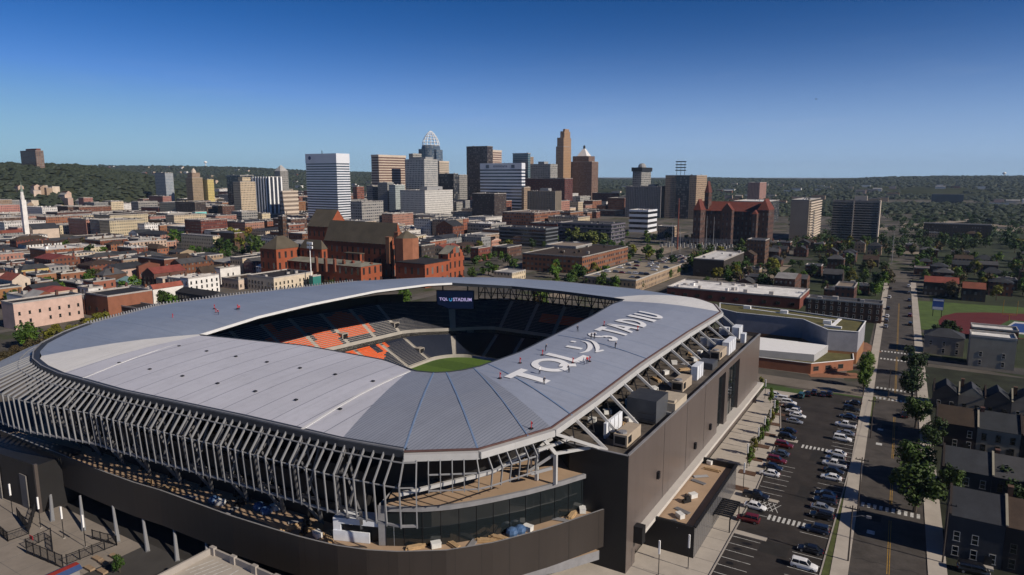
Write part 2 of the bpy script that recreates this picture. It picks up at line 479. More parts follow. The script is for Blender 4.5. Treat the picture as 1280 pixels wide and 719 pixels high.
# spans along the roof measured on the photograph: three big letters, the smiling mark, six smaller letters
def glyph(ch, ya, yb, xb, xt): put_roof(split(GL[ch]), ya, yb, xb, xt)
def lspan(*pp): return [L(*p, 29.0)[:2] for p in pp]
SHEAR = 0.0
_pr = put_roof
def put_roof(fs, ya, yb, xb, xt): _pr([[(sx + SHEAR * t / (yb - ya), t) for sx, t in f] for f in fs], ya, yb, xb, xt)
GL['L'] = [sq(0, 0, .3, 1), sq(.3, 0, 1, .19)]
for ch, a, b, xb, xt, SHEAR in (('T', 112.3, 119.2, -61.7, -70.1, .3), ('Q', 120.9, 130.2, -62.3, -70.7, .6), ('L', 131.0, 137.2, -62.6, -71.2, .9),
                           ('S', 152.6, 157.2, -63.2, -71.6, 1.3), ('T', 159.0, 164.0, -63.4, -72.1, 1.5), ('A', 164.4, 170.6, -63.3, -72.0, 1.5),
                           ('D', 172.4, 178.0, -62.9, -71.9, 1.5), ('I', 180.6, 182.9, -62.9, -71.5, 1.5), ('U', 184.2, 189.6, -62.6, -71.0, 1.6)):
    mb = MB(); glyph(ch, a, b, xb, xt); part(mb, 'roof_letter', mat('letter_white', (.74, .75, .77), .55, .03, .6), rp_right)
mb = MB()
def stroke(pts, w0, w1):
    P = [Vector((x, y, 0)) for x, y in pts]; Q = []
    for a, b in zip(P, P[1:]):
        for k in range(4): Q.append(a.lerp(b, k / 4))
    Q.append(P[-1])
    for _ in range(2): Q = [Q[0]] + [(Q[k - 1] + Q[k] * 2 + Q[k + 1]) / 4 for k in range(1, len(Q) - 1)] + [Q[-1]]
    n = len(Q) - 1
    for k in range(n):
        t = (Q[k + 1] - Q[k]).normalized(); nn = Vector((-t.y, t.x, 0)); wa = w0 + (w1 - w0) * sin(pi * k / n); wb = w0 + (w1 - w0) * sin(pi * (k + 1) / n)
        q = [Q[k] - nn * wa, Q[k + 1] - nn * wb, Q[k + 1] + nn * wb, Q[k] + nn * wa]
        mb.poly([(p.x, p.y, roof_z(p.x, p.y) + .17) for p in q])
def mark(nm, *ss):
    global mb
    mb = MB()
    for a in ss: stroke(*a)
    part(mb, nm, MATS['letter_white'], rp_right)
mark('emblem_arc', ([(-69.9, 148.1), (-68.2, 147.9), (-66.6, 146.2), (-65.3, 143.4), (-64.8, 140.4), (-65.5, 138.0)], .1, .6))
mark('emblem_arc', ([(-69.6, 150.4), (-67.3, 149.6), (-65.4, 147.4), (-63.8, 144.4), (-63.0, 141.8)], .12, .6), ([(-63.1, 141.6), (-62.4, 144.6)], .3, .42))
mark('emblem_eye', ([(-70.6, 141.5), (-66.6, 141.6)], .7, .8)); mark('emblem_eye', ([(-71.8, 146.3), (-70.5, 146.4)], .55, .65))

# ---- the pale fins
finpath = [L(672, 541, 27.7), OUT[2], OUT[3], OUT[4], OUT[5], OUT[6], OUT[7], OUT[8], OUT[9], OUT[10], OUT[11], OUT[12], OUT[13]]
fp = chain(finpath, 90)
def fin_mesh(e1, z1, z2, w=.34):
    mb = MB()
    mb.bar((0, 0, -.35), (0, -e1, z1), w, .34); mb.bar((0, -e1, z1 + .1), (0, -e1 + .5, z2), w, .26)
    return mb.mesh('roof_fin', m_fin)
fmesh = fin_mesh(3.3, -4.2, -11.2, .19); fmesh2 = fin_mesh(2.0, -3.0, -6.2, .15)
cst = ORG[stad.name]
rails = [[], [], []]; rails_r = [[], [], []]
fin_n = []
for i, p in enumerate(fp[1:-1], 1):
    d = Vector(fp[i + 1]) - Vector(fp[i - 1]); ang = atan2(d.y, d.x) + pi
    # outward normal is -y of the fin's own frame
    n = Vector((sin(ang), -cos(ang), 0))
    right = p[0] > -64
    g_ = min(1, max(0, (-138 - p[0]) / 34)); E_, Z_ = 3.3 + 6.4 * g_, -4.2 + .5 * g_
    if p[1] > 82 and p[0] < -150: g_, E_, Z_ = 1, 9.7, -3.7
    o = link('roof_fin', fmesh2 if right else fmesh if g_ == 0 else fin_mesh(E_, Z_, -11.2, .19 + .25 * g_), stad)
    o.location = (p[0] - cst[0], p[1] - cst[1], p[2] - cst[2]); o.rotation_euler = (0, 0, ang)
    if p[0] < -178 or (p[1] > 80 and p[0] < -150): bpy.data.objects.remove(o)
    fin_n.append((Vector(p), n, ang, right))
    for k, (e, dz) in enumerate(((E_ * .3, -1.4), (E_ - .2, Z_ - .3), (E_ - .6, -10.9)) if not right else ((.6, -1.3), (1.8, -3.1), (1.6, -5.8))):
        (rails_r if right else rails)[k].append(tuple(Vector(p) + n * e + Vector((0, 0, dz))))
for k in range(3):
    for rr, r in ((rails, (.12, .12, .24)[k]), (rails_r, .14)):
        mb = MB(); mb.tube(rr[k], r, 5); part(mb, 'ring_rail', m_fin if k < 2 else m_steel, stad)
# the closed pale skin round the far corner
mb = MB()
for (p, n, a, r), (q, n2, a2, r2) in zip(fin_n, fin_n[1:]):
    if not (q.x < -172 or (q.y > 78 and q.x < -160)): continue
    for (e0, z0), (e1, z1) in (((.6, -.6), (9.4, -3.9)), ((9.4, -3.9), (9.0, -7.5))):
        mb.poly([p + n * e1 + Vector((0, 0, z1)), q + n2 * e1 + Vector((0, 0, z1)), q + n2 * e0 + Vector((0, 0, z0)), p + n * e0 + Vector((0, 0, z0))])
part(mb, 'outer_skin', mat('skin_grey', (.30, .31, .33), .5, .06, .1), stad)
# truss columns behind the fins
mb = MB()
mb.bar((0, 3.5, -18), (-2.2, .2, -11.5), .5, .5); mb.bar((0, 3.5, -18), (2.2, .2, -11.5), .5, .5)
mb.bar((-2.2, .2, -11.5), (-.9, -1.4, -4.6), .3); mb.bar((2.2, .2, -11.5), (.9, -1.4, -4.6), .3)
mb.bar((-.5, -1.2, -11.5), (-.3, -2.2, -4.6), .28); mb.bar((-.3, -2.2, -4.6), (0, .3, -.6), .35); mb.bar((.5, .8, -6), (0, .3, -.6), .3)
mb.bar((-2.2, .2, -11.5), (2.2, .2, -11.5), .4); mb.bar((-.9, -1.4, -4.6), (.9, -1.4, -4.6), .3); mb.bar((0, 4.5, -2), (0, -1.4, -4.6), .35); mb.bar((0, 4.5, -2), (0, .2, -11.5), .35)
tmesh = mb.mesh('truss_column', [mat('truss_grey', (.13, .13, .135), .5, .35, 1.2)])
for i in range(13, len(fin_n), 5):
    p, n, ang, right = fin_n[i]
    if p.x > -72: continue
    o = link('truss_column', tmesh, stad); o.location = (p.x - cst[0], p.y - cst[1], p.z - cst[2]); o.rotation_euler = (0, 0, ang)

# ---- back of the bowl behind the fins, decks, fascia
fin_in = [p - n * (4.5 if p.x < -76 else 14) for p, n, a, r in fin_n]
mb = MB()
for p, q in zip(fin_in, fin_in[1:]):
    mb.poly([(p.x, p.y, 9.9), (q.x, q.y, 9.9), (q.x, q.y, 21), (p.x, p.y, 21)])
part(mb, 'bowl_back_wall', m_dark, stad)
mb = MB()
for (p, n, a, r), (p2, n2, a2, r2) in zip(fin_n[::5], fin_n[5::5]):
    q, q2 = p - n * 3.8, p2 - n2 * 3.8
    if q2.x > -74 or q.x > -74: continue
    for z in (14, 18, 21.5): mb.bar((q.x, q.y, z), (q2.x, q2.y, z), .5, .7)
    mb.bar((q.x, q.y, 10), (q.x, q.y, 27), .6, .6)
part(mb, 'bowl_frame', m_black, stad)

fpx = [(0, 538, 11.2), (60, 562, 11.2), (130, 590, 11.2), (166, 603, 11.2), (200, 613, 11.2), (255, 633, 11.2), (288, 645, 11.2), (333, 659, 11.2), (377, 672, 11.2), (419, 682, 11.2), (460, 688, 11.2), (500, 690, 11.2), (560, 688, 11.2), (620, 678, 11.2), (690, 659, 11.2), (757, 636, 11.2)]
FP = [L(*p) for p in fpx]
FPs = chain(FP, 60)
def offs(pts, d):
    out = []
    for i, p in enumerate(pts):
        a, b = pts[max(i - 1, 0)], pts[min(i + 1, len(pts) - 1)]
        t = Vector((b[0] - a[0], b[1] - a[1], 0)).normalized()
        out.append((p[0] - t.y * d, p[1] + t.x * d))
    return out
mb = MB(); inn = offs(FPs, .3)
for i in range(60):
    p, q, a, b = FPs[i], FPs[i + 1], inn[i], inn[i + 1]
    mb.wall(p, q, 4.0, 11.2, 0); mb.wall(b, a, 9.9, 11.2, 0)
    mb.poly([(p[0], p[1], 11.2), (q[0], q[1], 11.2), (b[0], b[1], 11.2), (a[0], a[1], 11.2)], 1)
    mb.poly([(q[0], q[1], 4.0), (p[0], p[1], 4.0), (a[0], a[1] + 5, 4.0), (b[0], b[1] + 5, 4.0)], 0)
part(mb, 'fascia_wall', [stripemat('brown_fascia', (.038, .031, .027), (.02, .017, .015), 2.9, .07, 0, .5, .1, .4), m_steel], stad)
# deck (tan boards) from the fascia to the bowl
mb = MB(); far = offs(FPs, 16.0)
for i in range(60):
    p, q = inn[i], inn[i + 1]
    K = 5
    for k in range(K):
        f0, f1 = k / K, (k + 1) / K
        l = lambda s, t, f: (s[0] + (t[0] - s[0]) * f, s[1] + (t[1] - s[1]) * f, 9.9)
        mb.poly([l(p, far[i], f0), l(q, far[i + 1], f0), l(q, far[i + 1], f1), l(p, far[i], f1)])
part(mb, 'deck', m_tan, stad)
# lower deck and slab under the club end
mb = MB()
low = [L(*p) for p in ((600, 719, 3.0), (650, 714, 3.0), (700, 703, 3.0), (756, 686, 3.0))]
lw = offs(low, 8)
for i in range(3):
    mb.poly([(low[i][0], low[i][1], 3), (low[i + 1][0], low[i + 1][1], 3), (lw[i + 1][0], lw[i + 1][1], 3), (lw[i][0], lw[i][1], 3)], 0)
    mb.wall(low[i], low[i + 1], 1.2, 3.0, 1)
    mb.poly([(low[i + 1][0], low[i + 1][1], 1.2), (low[i][0], low[i][1], 1.2), (lw[i][0], lw[i][1], 1.2), (lw[i + 1][0], lw[i + 1][1], 1.2)], 1)
part(mb, 'lower_deck', [m_tan, m_steel], stad)
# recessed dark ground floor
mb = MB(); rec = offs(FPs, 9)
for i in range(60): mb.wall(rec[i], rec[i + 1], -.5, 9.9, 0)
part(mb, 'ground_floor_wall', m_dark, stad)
# slanted pale columns
for (bx, by), (tx, ty) in (((148, 678), (141, 632)), ((185, 690), (178, 643)), ((222, 702), (217, 655)), ((262, 712), (257, 672)), ((105, 664), (100, 620)), ((66, 652), (62, 606))):
    b = L(bx, by, 0); t = L(tx, ty, 4.3)
    mb = MB(); mb.tube([b, t], [.42, .22], 8); part(mb, 'concourse_column', m_fin, stad)

# ---- curved club: glass drum under a tan deck roof
gl = [(-71.5, 78.2), (-69.5, 79.3), (-66, 81.4), (-63, 84), (-60.4, 87), (-58, 90.3), (-54.6, 95.4), (-51.4, 101.2), (-48.7, 107), (-46.9, 111.2)]
gl = [p[:2] for p in chain([(x, y, 0) for x, y in gl], 28)]
club = MB()
for p, q in zip(gl, gl[1:]): club.wall(p, q, 9.95, 16.3, 0)
cg = part(club, 'club_glass', [m_glassd], stad, label='dark curved glass wall below the tan deck')
mb = MB()
gb = offs([(x, y, 0) for x, y in gl], -.06)
for i, p in enumerate(gb):
    if i % 2 == 0: mb.bar((p[0], p[1], 10), (p[0], p[1], 16.2), .06, .06)
part(mb, 'mullion', m_black, cg)
mb = MB(); go = offs([(x, y, 0) for x, y in gl], -.5); gi = offs([(x, y, 0) for x, y in gl], 17)
for i in range(28):
    p, q, a, b = go[i], go[i + 1], gi[i], gi[i + 1]
    mb.wall(p, q, 16.2, 17.0, 1)
    p2, q2 = gl[i], gl[i + 1]
    mb.poly([(p[0], p[1], 17.0), (q[0], q[1], 17.0), (q2[0], q2[1], 17.0), (p2[0], p2[1], 17.0)], 1)
    mb.poly([(p2[0], p2[1], 16.9), (q2[0], q2[1], 16.9), (b[0], b[1], 16.9), (a[0], a[1], 16.9)], 0)
    mb.poly([(q[0], q[1], 16.2), (p[0], p[1], 16.2), (a[0], a[1], 16.2), (b[0], b[1], 16.2)], 1)
part(mb, 'club_roof', [m_tan, m_steel], stad)
mb = MB(); mb.wall((-72.6, 77.6), gl[0], 9.95, 17.0, 0); mb.wall((-77, 92), (-72.6, 77.6), 9.95, 17, 0)
part(mb, 'club_end_wall', m_steel, stad)
# white posts that rise through the club, and the long pale braces
def strut(a, b, w=.5, h=.6, m=None, nm='strut'):
    mb = MB(); mb.bar(a, b, w, h); part(mb, nm, m or m_beam, stad)
pc1 = L(671, 600, 17); strut(pc1, (pc1[0], pc1[1], 23.5), .6, .6, nm='post'); strut((pc1[0] - .4, pc1[1] - .9, 11), (pc1[0] - .4, pc1[1] - .9, 16.5), .4, .4, nm='post')
strut(L(944 - 250, 605, 17), (L(944 - 250, 605, 17)[0], L(944 - 250, 605, 17)[1], 22.5), .6, .6, nm='post')
e1 = L(694, 567, 22.5); strut(e1, L(676, 545, 26.5), .6, .6, nm='brace'); strut(e1, L(662, 588, 19), .4, .5, nm='brace'); strut(e1, L(752, 557, 22), .45, .5, nm='brace')
strut(L(672, 563, 25), L(716, 547, 23.5), .45, .5, nm='brace'); strut(L(500, 618, 19.5), L(616, 590, 20), .5, .6, nm='brace'); strut(L(616, 590, 20), L(690, 548, 24), .45, .5, nm='brace')
strut(L(664, 592, 19.5), L(690, 585, 20.5), .4, .5, nm='brace'); strut(L(684, 560, 24), L(664, 567, 22), .35, nm='brace'); strut(L(664, 567, 22), L(664, 592, 17), .35, nm='brace')

# ---- the tall block on the parking side
BX, BY0, BY1, BZ = -40.6, 106.0, 214.0, 22.2
mb = MB()
blk = [(BX, BY0), (BX, BY1), (-57.5, BY1), (-57.5, BY0 + 6), (-52, BY0)]
def bwall(y0, y1, z0, z1, x=BX): mb.wall((x, y0), (x, y1), z0, z1, 0)
bays = [(166, 172.8), (176.0, 187.8)]   # two tall dark glass bays
ZL, ZB = 5.6, 6.4
ys = BY0
for a, b in bays:
    bwall(ys, a, ZB, BZ); bwall(a, b, BZ - 1.6, BZ); ys = b
bwall(ys, BY1, ZB, BZ)
bwall(BY0, BY0 + 4.5, -1, ZB)
for a, b in bays:
    for y in (a, b): mb.poly([(BX, y, ZB), (BX - 1, y, ZB), (BX - 1, y, BZ - 1.6), (BX, y, BZ - 1.6)])
mb.wall((BX - 1.2, BY0 + 4.5), (BX - 1.2, BY1), -1, ZB, 0)
mb.wall((BX, BY1), (-57.5, BY1), -1, BZ, 0); mb.wall((-52, BY0), (BX, BY0), -1, BZ, 1)
mb.wall((-57.5, BY0 + 6), (-52, BY0), -1, BZ, 1)
mb.wall((-57.5, BY1), (-57.5, BY0 + 6), -1, BZ, 1)
part(mb, 'block_wall', [stripemat('bronze_panel', (.115, .094, .085), (.055, .046, .042), 7.4, .1, 1, .32, .06, .5), m_dark], stad)
for a, b in bays:
    mb = MB(); mb.wall((BX - .9, a), (BX - .9, b), ZB, BZ - 1.6); g = part(mb, 'glass_bay', m_glassd, stad)
    mb = MB()
    for z in (10.5, 14.5): mb.bar((BX - .85, a, z), (BX - .85, b, z), .12)
    for k in range(1, 4): mb.bar((BX - .85, a + (b - a) * k / 4, ZB), (BX - .85, a + (b - a) * k / 4, BZ - 1.6), .1)
    part(mb, 'glazing_bar', m_black, g)
mb = MB()
for y in (125, 140, 154): mb.box(BX - .05, BX + .02, y, y + .12, ZB, BZ)
part(mb, 'panel_joint', m_black, stad)
mb = MB(); mb.box(BX - 1.1, BX + 1.5, BY0 + 5, BY1 + 2, ZL, ZB - .02, 0); part(mb, 'ledge', mat('ledge_pale', (.50, .47, .43), .6, .06, .3), stad)
mb = MB(); mb.box(BX - .9, BX + 1.7, BY0 + 3.4, BY0 + 5, 4.4, 7.6, 0); part(mb, 'ledge_end_box', m_dark, stad)
for y, z in ((121, 12), (146, 9.2), (158.5, 9.6)):
    mb = MB(); mb.box(BX, BX + .5, y, y + .9, z, z + 1.4, 0); part(mb, 'wall_lamp', m_black, stad)
mb = MB()
mb.poly([(x, y, BZ - .9) for x, y in [(BX + .0 - .3, BY0 + .3), (BX - .3, BY1 - .3), (-60, BY1 - .3), (-60, BY0 + 8), (-52, BY0 + .3)]], 0)
for p, q in ((blk[0], blk[1]), (blk[4], blk[0])): mb.bar((p[0] - .15, p[1], BZ + .02), (q[0] - .15, q[1], BZ + .02), .5, .12, 1)
part(mb, 'block_roof', [mat('roof_deck_grey', (.10, .085, .072), .95, .45, .35), m_steel], stad)
# struts from the roof edge down to the block
sp = chain([OUT[0], OUT[26], OUT[25], OUT[24], OUT[23]], 14)
for i, p in enumerate(sp):
    y1 = p[1] - 1.0
    b = (-45.5, max(BY0 + 2, y1 + (2 if i else 8)), BZ - .7)
    strut((p[0] + .4, p[1], p[2] - .9), b, .42, .5)
    strut((p[0] - .6, p[1], p[2] - 1), (-56.5, p[1] + .5, BZ - 1), .5, .5, m_black)
    if i < 14:
        q = sp[i + 1]
        strut((p[0] - .2, p[1], p[2] - 1.4), ((p[0] + q[0]) / 2 + 2.5, (p[1] + q[1]) / 2, 23.6), .2, .22, m_black)
        strut(((p[0] + q[0]) / 2 + 2.5, (p[1] + q[1]) / 2, 23.6), (q[0] - .2, q[1], q[2] - 1.4), .2, .22, m_black)

# ---- pavilion at the block's foot
pz = 6.2
pnl, pnr = L(828.5, 653, pz), L(871, 656, pz)
pfr, pfl = L(920.6, 581, pz), L(888, 577, pz)
pv = MB(); X0, X1, Y0, Y1 = BX - .5, (pnr[0] + pfr[0]) / 2, (pnl[1] + pnr[1]) / 2, pfr[1]
pv.wall((X0, Y0), (X1, Y0), -.1, pz, 0); pv.wall((X1, Y0), (X1, Y1), -.1, pz, 1); pv.wall((X1, Y1), (X0, Y1), -.1, pz, 0)
for (p, q) in (((X0, Y0), (X1, Y0)), ((X1, Y0), (X1, Y1)), ((X1, Y1), (X0, Y1))):
    pv.bar((p[0], p[1], pz), (q[0], q[1], pz), .6, .25, 0)
pv.wall((X1 - .4, Y1), (X1 - .4, Y0), pz - 1.2, pz, 0); pv.wall((X1, Y0 + .3), (X0, Y0 + .3), pz - 1.2, pz, 0); pv.wall((X0, Y1 - .3), (X1, Y1 - .3), pz - 1.2, pz, 0)
pav = part(pv, 'pavilion', [m_dark, stripemat('pavilion_front', (.10, .10, .105), (.03, .03, .03), 1.3, .25, 1, .25, .1, .6)], stad, label='low dark pavilion at the foot of the tall block')
mb = MB(); mb.poly([(X0, Y0, pz - 1.1), (X1 - .4, Y0, pz - 1.1), (X1 - .4, Y1, pz - 1.1), (X0, Y1, pz - 1.1)])
part(mb, 'pavilion_roof', m_tan, pav)
mb = MB()
for k in range(9): mb.box(X1 + .05, X1 + 3.6, Y0 + 13 + k * .9, Y0 + 13.45 + k * .9, 3.1, 3.3)
for k in (0, 1): mb.box(X1 + .05 + k * 3.3, X1 + .3 + k * 3.3, Y0 + 12.6, Y0 + 21, 2.9, 3.1)
part(mb, 'slat_canopy', m_black, pav)
mb = MB()
for y in (Y0 + 12.8, Y0 + 20.7): mb.box(X1 + 3.3, X1 + 3.5, y, y + .2, 0, 2.9)
part(mb, 'canopy_post', m_black, pav)

# ---- seating bowl
pc = (-118.0, 157.0)
def rrect(hx, hy, r, n=220):
    seg = []
    w, h = 2 * (hx - r), 2 * (hy - r); per = 2 * (w + h) + 2 * pi * r
    for i in range(n):
        t = per * i / n
        for k, (ln, kind) in enumerate(((h, 'R'), (pi * r / 2, 'c0'), (w, 'T'), (pi * r / 2, 'c1'), (h, 'Lf'), (pi * r / 2, 'c2'), (w, 'B'), (pi * r / 2, 'c3'))):
            if t <= ln: break
            t -= ln
        a = t / r
        if kind == 'R': p, nn = (hx, -h / 2 + t), (1, 0)
        elif kind == 'T': p, nn = (w / 2 - t, hy), (0, 1)
        elif kind == 'Lf': p, nn = (-hx, h / 2 - t), (-1, 0)
        elif kind == 'B': p, nn = (-w / 2 + t, -hy), (0, -1)
        else:
            c = {'c0': (w / 2, h / 2, 0), 'c1': (-w / 2, h / 2, pi / 2), 'c2': (-w / 2, -h / 2, pi), 'c3': (w / 2, -h / 2, 1.5 * pi)}[kind]
            nn = (cos(c[2] + a), sin(c[2] + a)); p = (c[0] + r * nn[0], c[1] + r * nn[1])
        seg.append((p, nn))
    return seg
seg = rrect(39.5, 55.5, 13, 240)
def kscale(nn):
    l, b = max(0, -nn[0]), max(0, nn[1]); rr, f = max(0, nn[0]), max(0, -nn[1])
    return (l * l * 1.0 + b * b * .64 + rr * rr * .5 + f * f * .58)
rows = [(i * .8, 1.0 + i * .34) for i in range(20)] + [(19 + i * .78, 10.0 + i * .48) for i in range(21)]
terr = MB(); seats = MB()
def BP(i, d, z):
    (p, nn) = seg[i % len(seg)]; k = kscale(nn)
    if nn[0] < 0 and nn[1] > -.01: k *= (1 - .55 * 2 * abs(nn[0] * nn[1])) * (1 - .28 * max(0, min(1, (p[1] - 5) / 37)) * nn[0] ** 2)
    return (pc[0] + p[0] + nn[0] * d * k, pc[1] + p[1] + nn[1] * d * k, z)
ORANGE_U = lambda y, r: (148 < y < 173 and r < 15 - abs(y - 160) * .35 and not (163 < y < 166 and 4 < r < 10)) or (176 < y < 190 and 2 < r < 19 - abs(y - 182) * .6) or (173 <= y <= 176 and 3 < r < 7) or (152 < y < 156 and r < 19)
N = len(seg)
for i in range(N):
    j = i + 1
    aisle = i % 8 == 0
    nn = seg[i][1]
    prevz = 0
    for r, (d, z) in enumerate(rows):
        a, b = BP(i, d, z), BP(j, d, z); a2, b2 = BP(i, d + .8, z), BP(j, d + .8, z)
        pz0 = rows[r - 1][1] if r not in (0, 20) else (0 if r == 0 else 8.0)
        terr.poly([(a[0], a[1], pz0), (b[0], b[1], pz0), b, a], 0); terr.poly([a, b, b2, a2], 0)
        if not aisle:
            y = a[1]; up = r >= 20
            m = 0
            if nn[0] < -.9:
                if up and ORANGE_U(y, r - 20): m = 1
                if not up and 150 < y < 190 and r > 8 + max(0, y - 181) * .9 and not (183 < y < 185 and r > 13): m = 1
            elif nn[1] > .8 and up and 6 < r - 20 < 13 and -126 < a[0] < -100: m = 1
            c1, c2 = BP(i, d + .5, z), BP(j, d + .5, z); s1, s2 = BP(i, d + .78, z), BP(j, d + .78, z)
            seats.poly([(c1[0], c1[1], z + .42), (c2[0], c2[1], z + .42), (s2[0], s2[1], z + .42), (s1[0], s1[1], z + .42)], m)
            seats.poly([(s1[0], s1[1], z + .3), (s2[0], s2[1], z + .3), (s2[0], s2[1], z + .8), (s1[0], s1[1], z + .8)], m)
    a, b = BP(i, 16.2, 7.46), BP(j, 16.2, 7.46); a2, b2 = BP(i, 19, 7.46), BP(j, 19, 7.46)
    terr.poly([a, b, b2, a2], 0)
    terr.wall(BP(j, 19, 0), BP(i, 19, 0), 7.46, 10.0, 1)
    # balcony front of the upper tier
    p, q = BP(i, 18.4, 0), BP(j, 18.4, 0)
    terr.poly([(p[0], p[1], 9.3), (q[0], q[1], 9.3), (q[0], q[1], 10.6), (p[0], p[1], 10.6)], 0)
    # outer skin of the bowl
    e, g = BP(i, 35.6, 0), BP(j, 35.6, 0); tz = 20.5
    if not (nn[1] > .3): terr.wall(e, g, 5, tz + 3, 1)
    else: terr.wall(e, g, 5, 20.2, 1)
part(terr, 'terrace', [mat('terrace_concrete', (.36, .34, .31), .9, .1, .3), m_dark], stad)
so = part(seats, 'seating', [mat('seat_navy', (.018, .024, .045), .5, .2, 2), mat('seat_orange', (.62, .115, .03), .5, .12, 2)], stad); so['kind'] = 'stuff'
# stair mouths in the lit stand
for i in range(N):
    nn = seg[i][1]
    if nn[0] < -.95 and i % 16 == 8:
        for d0, z0 in ((5, 3.0), (22, 11.6)):
            mb = MB(); p = BP(i, d0, 0)
            mb.box(p[0] - 3.6, p[0], p[1] - 1.5, p[1] + 1.5, z0 - .5, z0 + 1.9, 0)
            mb.box(p[0] - .2, p[0] + .1, p[1] - 1.1, p[1] + 1.1, z0 - .4, z0 + 1.6, 1)
            part(mb, 'stair_mouth', [m_conc, m_black], stad)
mb = MB()
for s, (x0, x1, y0, y1) in enumerate(((-158.2, -157.9, 102, 212), (-150, -86, 212.3, 212.6))):
    mb.box(x0, x1, y0, y1, 0, 1.0)
part(mb, 'pitch_board', mat('board_blue', (.03, .06, .22), .4, .3, .8), stad)
# lattice under the far roof end
mb = MB(); lat = chain([L(600, 351, 28), L(640, 353, 28), L(700, 358, 28), L(775, 368, 27)], 22)
for i, (p, q) in enumerate(zip(lat, lat[1:])):
    for z in (26.6, 23.4, 20.8): mb.bar((p[0], p[1] - 1, z), (q[0], q[1] - 1, z), .3)
    mb.bar((p[0], p[1] - 1, 20.5), (p[0], p[1] - 1, 27.5), .35)
    mb.bar((p[0], p[1] - 1, 26.6 if i % 2 else 21), (q[0], q[1] - 1, 21 if i % 2 else 26.6), .25)
part(mb, 'roof_lattice', m_black, stad)

# pitch
mb = MB()
for k in range(12):
    y0 = 100 + k * 9.5
    mb.poly([(-158, y0, .05), (-78, y0, .05), (-78, y0 + 9.5, .05), (-158, y0 + 9.5, .05)], k % 2)
structure(mb, 'pitch', [mat('pitch_grass', (.055, .105, .018), .9, .15, .8), mat('pitch_grass_light', (.075, .135, .022), .9, .15, .8)])

# scoreboard
c = Vector(LX(569, 375, -158.0)); toc = (Vector((pc[0], pc[1], 0)) - Vector((c.x, c.y, 0))).normalized()
toc = (toc + Vector((0.3, -.9, 0)) * .9).normalized(); sd = Vector((-toc.y, toc.x, 0))
if sd.x * CA + sd.y * SA < 0: sd = -sd
sbr = root('scoreboard', 'dark blue video scoreboard reading TQL STADIUM under the far roof', 'scoreboard', c.x, c.y, 0)
mb = MB(); mb.obox(c - toc * .5, sd * 7.6, toc * .4, Vector((0, 0, 3.8)))
for k in (-5, 5):
    mb.bar(c + sd * k + Vector((0, 0, 3.8)) - toc * .5, c + sd * k + Vector((0, 0, 8)) - toc * .5, .4, .4)
part(mb, 'cabinet', m_black, sbr)
mb = MB(); mb.poly([c - sd * 7.3 - Vector((0, 0, 3.5)), c + sd * 7.3 - Vector((0, 0, 3.5)), c + sd * 7.3 + Vector((0, 0, 3.5)), c - sd * 7.3 + Vector((0, 0, 3.5))])
scr = part(mb, 'screen', emit('screen_blue', (.002, .005, .020), 1.0), sbr)
mb = MB()
def scr_text(fs, a, b, z0, z1):
    for f in fs: mb.poly([c + sd * (a + (b - a) * s) + Vector((0, 0, z0 + (z1 - z0) * t)) + toc * .06 for s, t in f])
scr_text(text_polys('TQL', 1, .02), -6.4, -2.9, -.5, .9); scr_text(text_polys('STADIUM', 1, .02), -.9, 6.6, -.5, .9)
part(mb, 'screen_text', emit('screen_text', (.42, .36, .62), .9), scr)
mb = MB(); scr_text(arcband(.5, .5, .5, .5, .3, .3, 150, 400, 14), -2.5, -1.2, -.6, 1.2); part(mb, 'screen_mark', emit('screen_mark', (.05, .28, .55), .9), scr)
# ================================================================== GROUND, STREETS, CAR PARK
m_asph = mat('asphalt', (.055, .052, .05), .92, .22, .08)
m_asph2 = mat('asphalt_lot', (.032, .027, .025), .9, .38, .22)
m_conc_w = mat('pavement', (.40, .36, .31), .9, .14, .2)
m_line = mat('line_white', (.52, .52, .50), .8, .4, 1.5)
m_yel = mat('line_yellow', (.34, .20, .035), .8, .35, .8)
m_grass = mat('lawn', (.05, .085, .022), .95, .25, .3)
m_hedge = mat('verge', (.07, .085, .025), .95, .35, .7)

def ground_mat():
    m, nt, b = _nodes('town_ground')
    f = _ramp(nt, _noise(nt, .012, 6), .42, .58)
    c = _mix(nt, f, (.075, .07, .062), (.16, .14, .12))
    f2 = _ramp(nt, _noise(nt, .035, 5), .52, .62)
    c = _mix(nt, f2, c, (.05, .065, .025))
    f3 = _ramp(nt, _noise(nt, .2, 5), .3, .7)
    c = _mix(nt, _math(nt, 'MULTIPLY', f3, .4), c, (.05, .048, .045))
    nt.links.new(c, b.inputs['Base Color']); b.inputs['Roughness'].default_value = .95; b.inputs['Specular IOR Level'].default_value = .1
    return m
mb = MB(); S = 26000
mb.poly([(-S, -2000, -.05), (S, -2000, -.05), (S, 26000, -.05), (-S, 26000, -.05)])
structure(mb, 'ground', [ground_mat()])

def flat(poly, z, name, m, kind='structure'):
    mb = MB(); mb.poly([(p[0], p[1], z) for p in poly]); return structure(mb, name, [m], kind)
def strip(a, b, w, z, name, m):
    a, b = Vector((a[0], a[1])), Vector((b[0], b[1])); d = (b - a).normalized(); n = Vector((-d.y, d.x)) * w / 2
    return flat([a - n, b - n, b + n, a + n], z, name, m)

